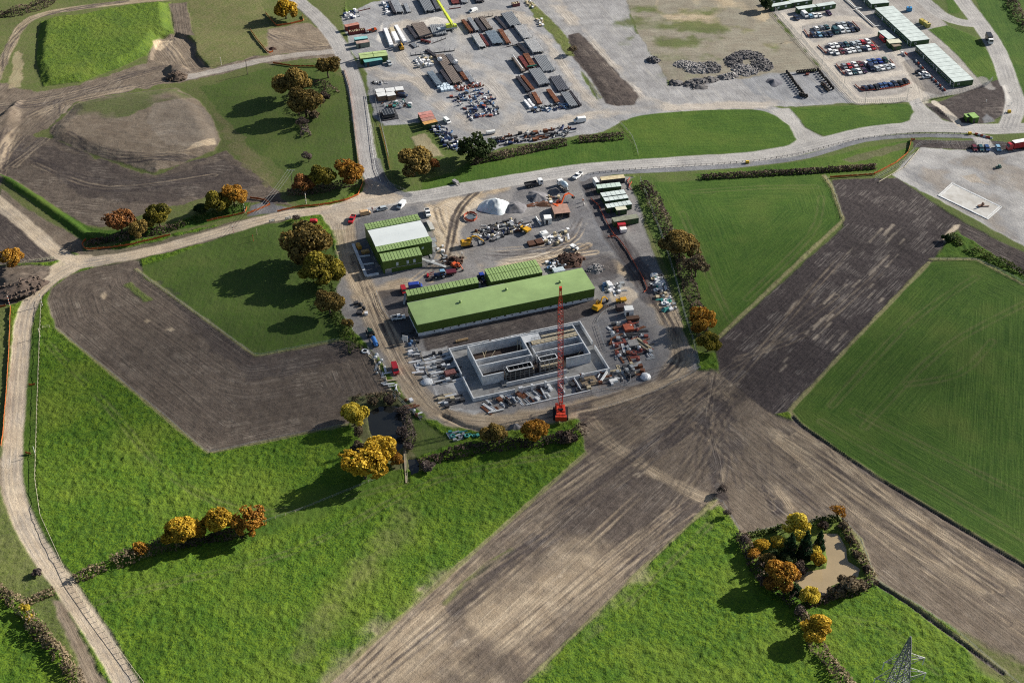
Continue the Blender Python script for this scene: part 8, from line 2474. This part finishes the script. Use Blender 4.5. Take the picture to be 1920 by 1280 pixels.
for px, lb in [((1401, 306), 'yellow grit bin on the path beside the stone road'), ((1818, 252), 'yellow round bin at the end of the road posts'), ((1892, 211), 'yellow bin on the topsoil edge by the road bend')]:
    tag(put('grit_bin', MB().box((0, 0, 0), (1.5, 1.0, .9), top=(1.08, 1.08, 0)).box((0, 0, .9), (1.65, 1.1, .25), top=(.8, .7, 0)), mat('bin_yellow', (.62, .40, .03), .5, .1, 1), loc=G(*px)), lb, 'bin')
for px, lb in [((510, 416), 'white striped road barrier on the grass below the farm track'), ((540, 411), 'low white barrier board near the bare tree'), ((570, 418), 'pale timber trestle beside the red compressor')]:
    t = thing('trestle_barrier', lb, 'barrier', G(*px), heading((500, 418), (530, 411)))
    put('board', MB().box((0, 0, .7), (2.4, .12, .35)).box((0, 0, .2), (2.4, .12, .25)), WHITE, t)
    put('leg', MB().beam((-1, -.4, 0), (-1, 0, 1.1), .1).beam((1, -.4, 0), (1, 0, 1.1), .1).beam((-1, .4, 0), (-1, 0, 1.1), .1).beam((1, .4, 0), (1, 0, 1.1), .1), DARK, t)
# overhead lines
b = MB()
A_, B_ = P(545, 318, 9.0), P(480, 400, 7.5)
for s in (-1.2, 0, 1.2):
    for k in range(8):
        f0, f1 = k / 8, (k + 1) / 8
        p0, p1 = A_.lerp(B_, f0), A_.lerp(B_, f1)
        b.beam(p0 + Vector((s, 0, -3 * f0 * (1 - f0))), p1 + Vector((s, 0, -3 * f1 * (1 - f1))), .05)
tag(put('overhead_wire', b, WIRE), 'three wires slanting down from the wooden pole', 'wire')
# footbridge by the dark pond
A_, B_ = G(752, 858), G(760, 885)
t = thing('plank_bridge', 'pale plank walk over the arm of the dark pond', 'bridge', P(757, 830))
d = P(762, 890) - P(757, 815)
put('deck', MB().beam((0, 0, .25), d + Vector((0, 0, .25)), .55, .12), OAKP, t)
put('rail', MB().beam((.5, 0, 1.1), d + Vector((.5, 0, 1.1)), .08).beam((.5, 0, .2), (.5, 0, 1.1), .1).beam(d + Vector((.5, 0, .2)), d + Vector((.5, 0, 1.1)), .1), PALEW, t)
# white lane kerb in front of the cabins
b = MB()
ln = [G(x, y) for x, y in [(1585, 0), (1603, 16), (1616, 17), (1604, 19), (1640, 51), (1651, 50)]]
for p, q in zip(ln[:-1], ln[1:]):
    b.beam(p - ln[0] + Vector((0, 0, .5)), q - ln[0] + Vector((0, 0, .5)), .35, .5)
tag(put('white_barrier', b, WHITE, loc=ln[0]), 'long white zigzag barrier rail in front of the cabins', 'barrier')
# yard wall of the power house with bays
A_, D_ = G(662, 459), G(687, 520)
t = thing('yard_wall', 'low grey kerb wall with bays left of the power house', 'wall', A_)
b = MB()
pt = [G(x, y) - A_ for x, y in [(662, 459), (687, 519), (710, 514)]]
for p, q in zip(pt[:-1], pt[1:]):
    b.beam(p + Vector((0, 0, .3)), q + Vector((0, 0, .3)), 1.1, .6)
for (x, y), (x2, y2) in [((674, 482), (694, 480)), ((681, 497), (701, 494))]:
    b.beam(G(x, y) - A_ + Vector((0, 0, .2)), G(x2, y2) - A_ + Vector((0, 0, .2)), .8, .4)
put('kerb', b, CONC, t)
fl = MB()
q = [G(x, y) - A_ for x, y in [(676, 483), (695, 481), (708, 511), (688, 516)]]
put('bay_floor', fl.prism([(p.x, p.y) for p in q], -.1, .06), DDECK, t)
b = MB()
for x, y in [(697, 476), (701, 488), (705, 500)]:
    p = G(x, y) - A_
    b.beam(p, p + Vector((0, 0, 2.0)), .1).beam(p + Vector((0, 0, 1.9)), p + Vector((.8, -2.4, 1.9)), .08)
put('pipework', b, STEEL, t)


# ------------------------------------------------------------------ people
def person(label, px, rz, top, legs, hat=None, pose=0):
    t = thing('person', label, 'person', G(*px), rz)
    me = bpy.data.meshes.new('body')
    V = [(0, 0, .95), (0, 0, 1.2), (.02, 0, 1.42), (.02, 0, 1.52), (.04, 0, 1.66), (.03, 0, 1.76), (0, .10, .90), (.04 + pose * .1, .11, .50), (pose * .22, .11, .08), (.12 + pose * .22, .12, .04), (0, -.10, .90), (.04 - pose * .05, -.11, .50), (-.05 - pose * .25, -.11, .08), (.07 - pose * .25, -.12, .04),
         (.01, .20, 1.40), (.02, .27, 1.12), (.12, .26, .90), (.16, .26, .80), (.01, -.20, 1.40), (.02, -.27, 1.12), (.12, -.26, .90), (.16, -.26, .80)]
    E = [(0, 1), (1, 2), (2, 3), (3, 4), (4, 5), (0, 6), (6, 7), (7, 8), (8, 9), (0, 10), (10, 11), (11, 12), (12, 13), (2, 14), (14, 15), (15, 16), (16, 17), (2, 18), (18, 19), (19, 20), (20, 21)]
    R = [.15, .15, .15, .06, .10, .08, .10, .075, .05, .05, .10, .075, .05, .05, .075, .055, .04, .04, .075, .055, .04, .04]
    me.from_pydata(V, E, [])
    o = bpy.data.objects.new('body', me)
    COL.objects.link(o)
    o.parent = t
    md = o.modifiers.new('skin', 'SKIN')
    for i, r in enumerate(R):
        me.skin_vertices[0].data[i].radius = (r, r)
    me.skin_vertices[0].data[0].use_root = True
    o.modifiers.new('sub', 'SUBSURF').levels = 1
    me.materials.append(legs)
    put('jacket', MB().extr([(-.19, .88), (-.20, 1.2), (-.16, 1.46), (.18, 1.46), (.21, 1.2), (.20, .88)], -.22, .22), top, t)
    put('head', MB().dome((.04, 0, 1.60), .105, .14, 10, 4), mat('skin', (.45, .28, .20), .6, .05, 2), t)
    put('helmet', MB().dome((.04, 0, 1.68), .15, .14, 10, 4), hat or WHITE, t)
    return t


HV = mat('hi_vis', (.75, .62, .05), .6, .05, 2)
HVO = mat('hi_vis_orange', (.75, .22, .03), .6, .05, 2)
TRS = mat('dark_trousers', (.03, .032, .045), .8, .1, 2)
person('person in a pale top walking below the yellow excavator', (866, 479), 2.2, WHITE, TRS, None, 1)
person('person in an orange jacket by the container line path', (1093, 379), .5, HVO, TRS)
person('person in white standing below the orange jacketed one', (1094.5, 386), 2.5, WHITE, TRS)
person('person in red standing behind the silver car', (698, 395), 1.0, REDC, TRS, REDC)
# ------------------------------------------------------------------ daylight
SUN_AZ, SUN_EL = 27.0, 26.0      # direction to the sun: degrees north of east, height
w = bpy.data.worlds.new('World')
sc.world = w
w.use_nodes = True
nt = w.node_tree
bg = nt.nodes['Background']
sky = nt.nodes.new('ShaderNodeTexSky')
sky.sky_type = 'NISHITA'
sky.sun_disc = False
sky.sun_elevation = rad(SUN_EL)
sky.sun_rotation = rad(90 - SUN_AZ)
sky.air_density, sky.dust_density, sky.ozone_density = 1.0, 1.2, 1.0
nt.links.new(sky.outputs[0], bg.inputs[0])
bg.inputs[1].default_value = 0.05
sun = bpy.data.lights.new('sun', 'SUN')
sun.energy = 5.0
sun.angle = rad(0.55)
sun.color = (1.0, .945, .85)
so = bpy.data.objects.new('sun', sun)
COL.objects.link(so)
d = Vector((math.cos(rad(SUN_EL)) * math.cos(rad(SUN_AZ)), math.cos(rad(SUN_EL)) * math.sin(rad(SUN_AZ)), math.sin(rad(SUN_EL))))
so.rotation_euler = d.to_track_quat('Z', 'Y').to_euler()
so.location = d * 900
vs = sc.view_settings
vs.view_transform, vs.look, vs.exposure, vs.gamma = 'Standard', 'None', 0.88, 1.0
vs.use_curve_mapping = False
sc.cycles.max_bounces = 5
sc.cycles.diffuse_bounces = 2
sc.cycles.glossy_bounces = 2
sc.cycles.transmission_bounces = 2
sc.cycles.transparent_max_bounces = 32
sc.cycles.volume_bounces = 0
sc.cycles.use_denoising = False
sc.cycles.filter_width = 1.1

CLOUDS = [((1780, 640), 120, 95, 12), ((1480, 560), 120, 60, 14), ((1150, 740), 150, 48, 22), ((760, 700), 130, 42, 22), ((350, 730), 80, 32, 24), ((930, 880), 85, 32, 18), ((1900, 850), 90, 70, 15), ((470, 540), 80, 46, 36), ((520, 190), 70, 42, 20), ((230, 310), 95, 60, 26)]
# ------------------------------------------------------------------ thin broken cloud high behind the camera's view; it dims parts of the land
cm = bpy.data.materials.new('cloud_vapour')
cm.use_nodes = True
cn = cm.node_tree
cn.nodes.remove(cn.nodes['Principled BSDF'])
pv = cn.nodes.new('ShaderNodeVolumePrincipled')
pv.inputs['Color'].default_value = (.95, .95, .95, 1)
pv.inputs['Density'].default_value = .0042
cn.links.new(pv.outputs[0], cn.nodes['Material Output'].inputs['Volume'])


def cloud(px, rx, ry, rz_, alt=900.0):
    g_ = P(*px)
    c_ = g_ + d * (alt / d.z)
    b_ = MB()
    n_, m_ = 24, 12
    for j in range(m_ + 1):
        t_ = math.pi * j / m_ - math.pi / 2
        for i in range(n_):
            a_ = 2 * math.pi * i / n_
            b_.v.append((rx * math.cos(t_) * math.cos(a_), ry * math.cos(t_) * math.sin(a_), rz_ * math.sin(t_)))
    for j in range(m_):
        for i in range(n_):
            b_.f.append((j * n_ + i, j * n_ + (i + 1) % n_, (j + 1) * n_ + (i + 1) % n_, (j + 1) * n_ + i))
            b_.m.append(0)
    tag(put('cloud', b_, cm, loc=c_, smooth=True), 'thin white cloud above the land', 'cloud', None, 'structure')


for c_ in CLOUDS:
    cloud(*c_)
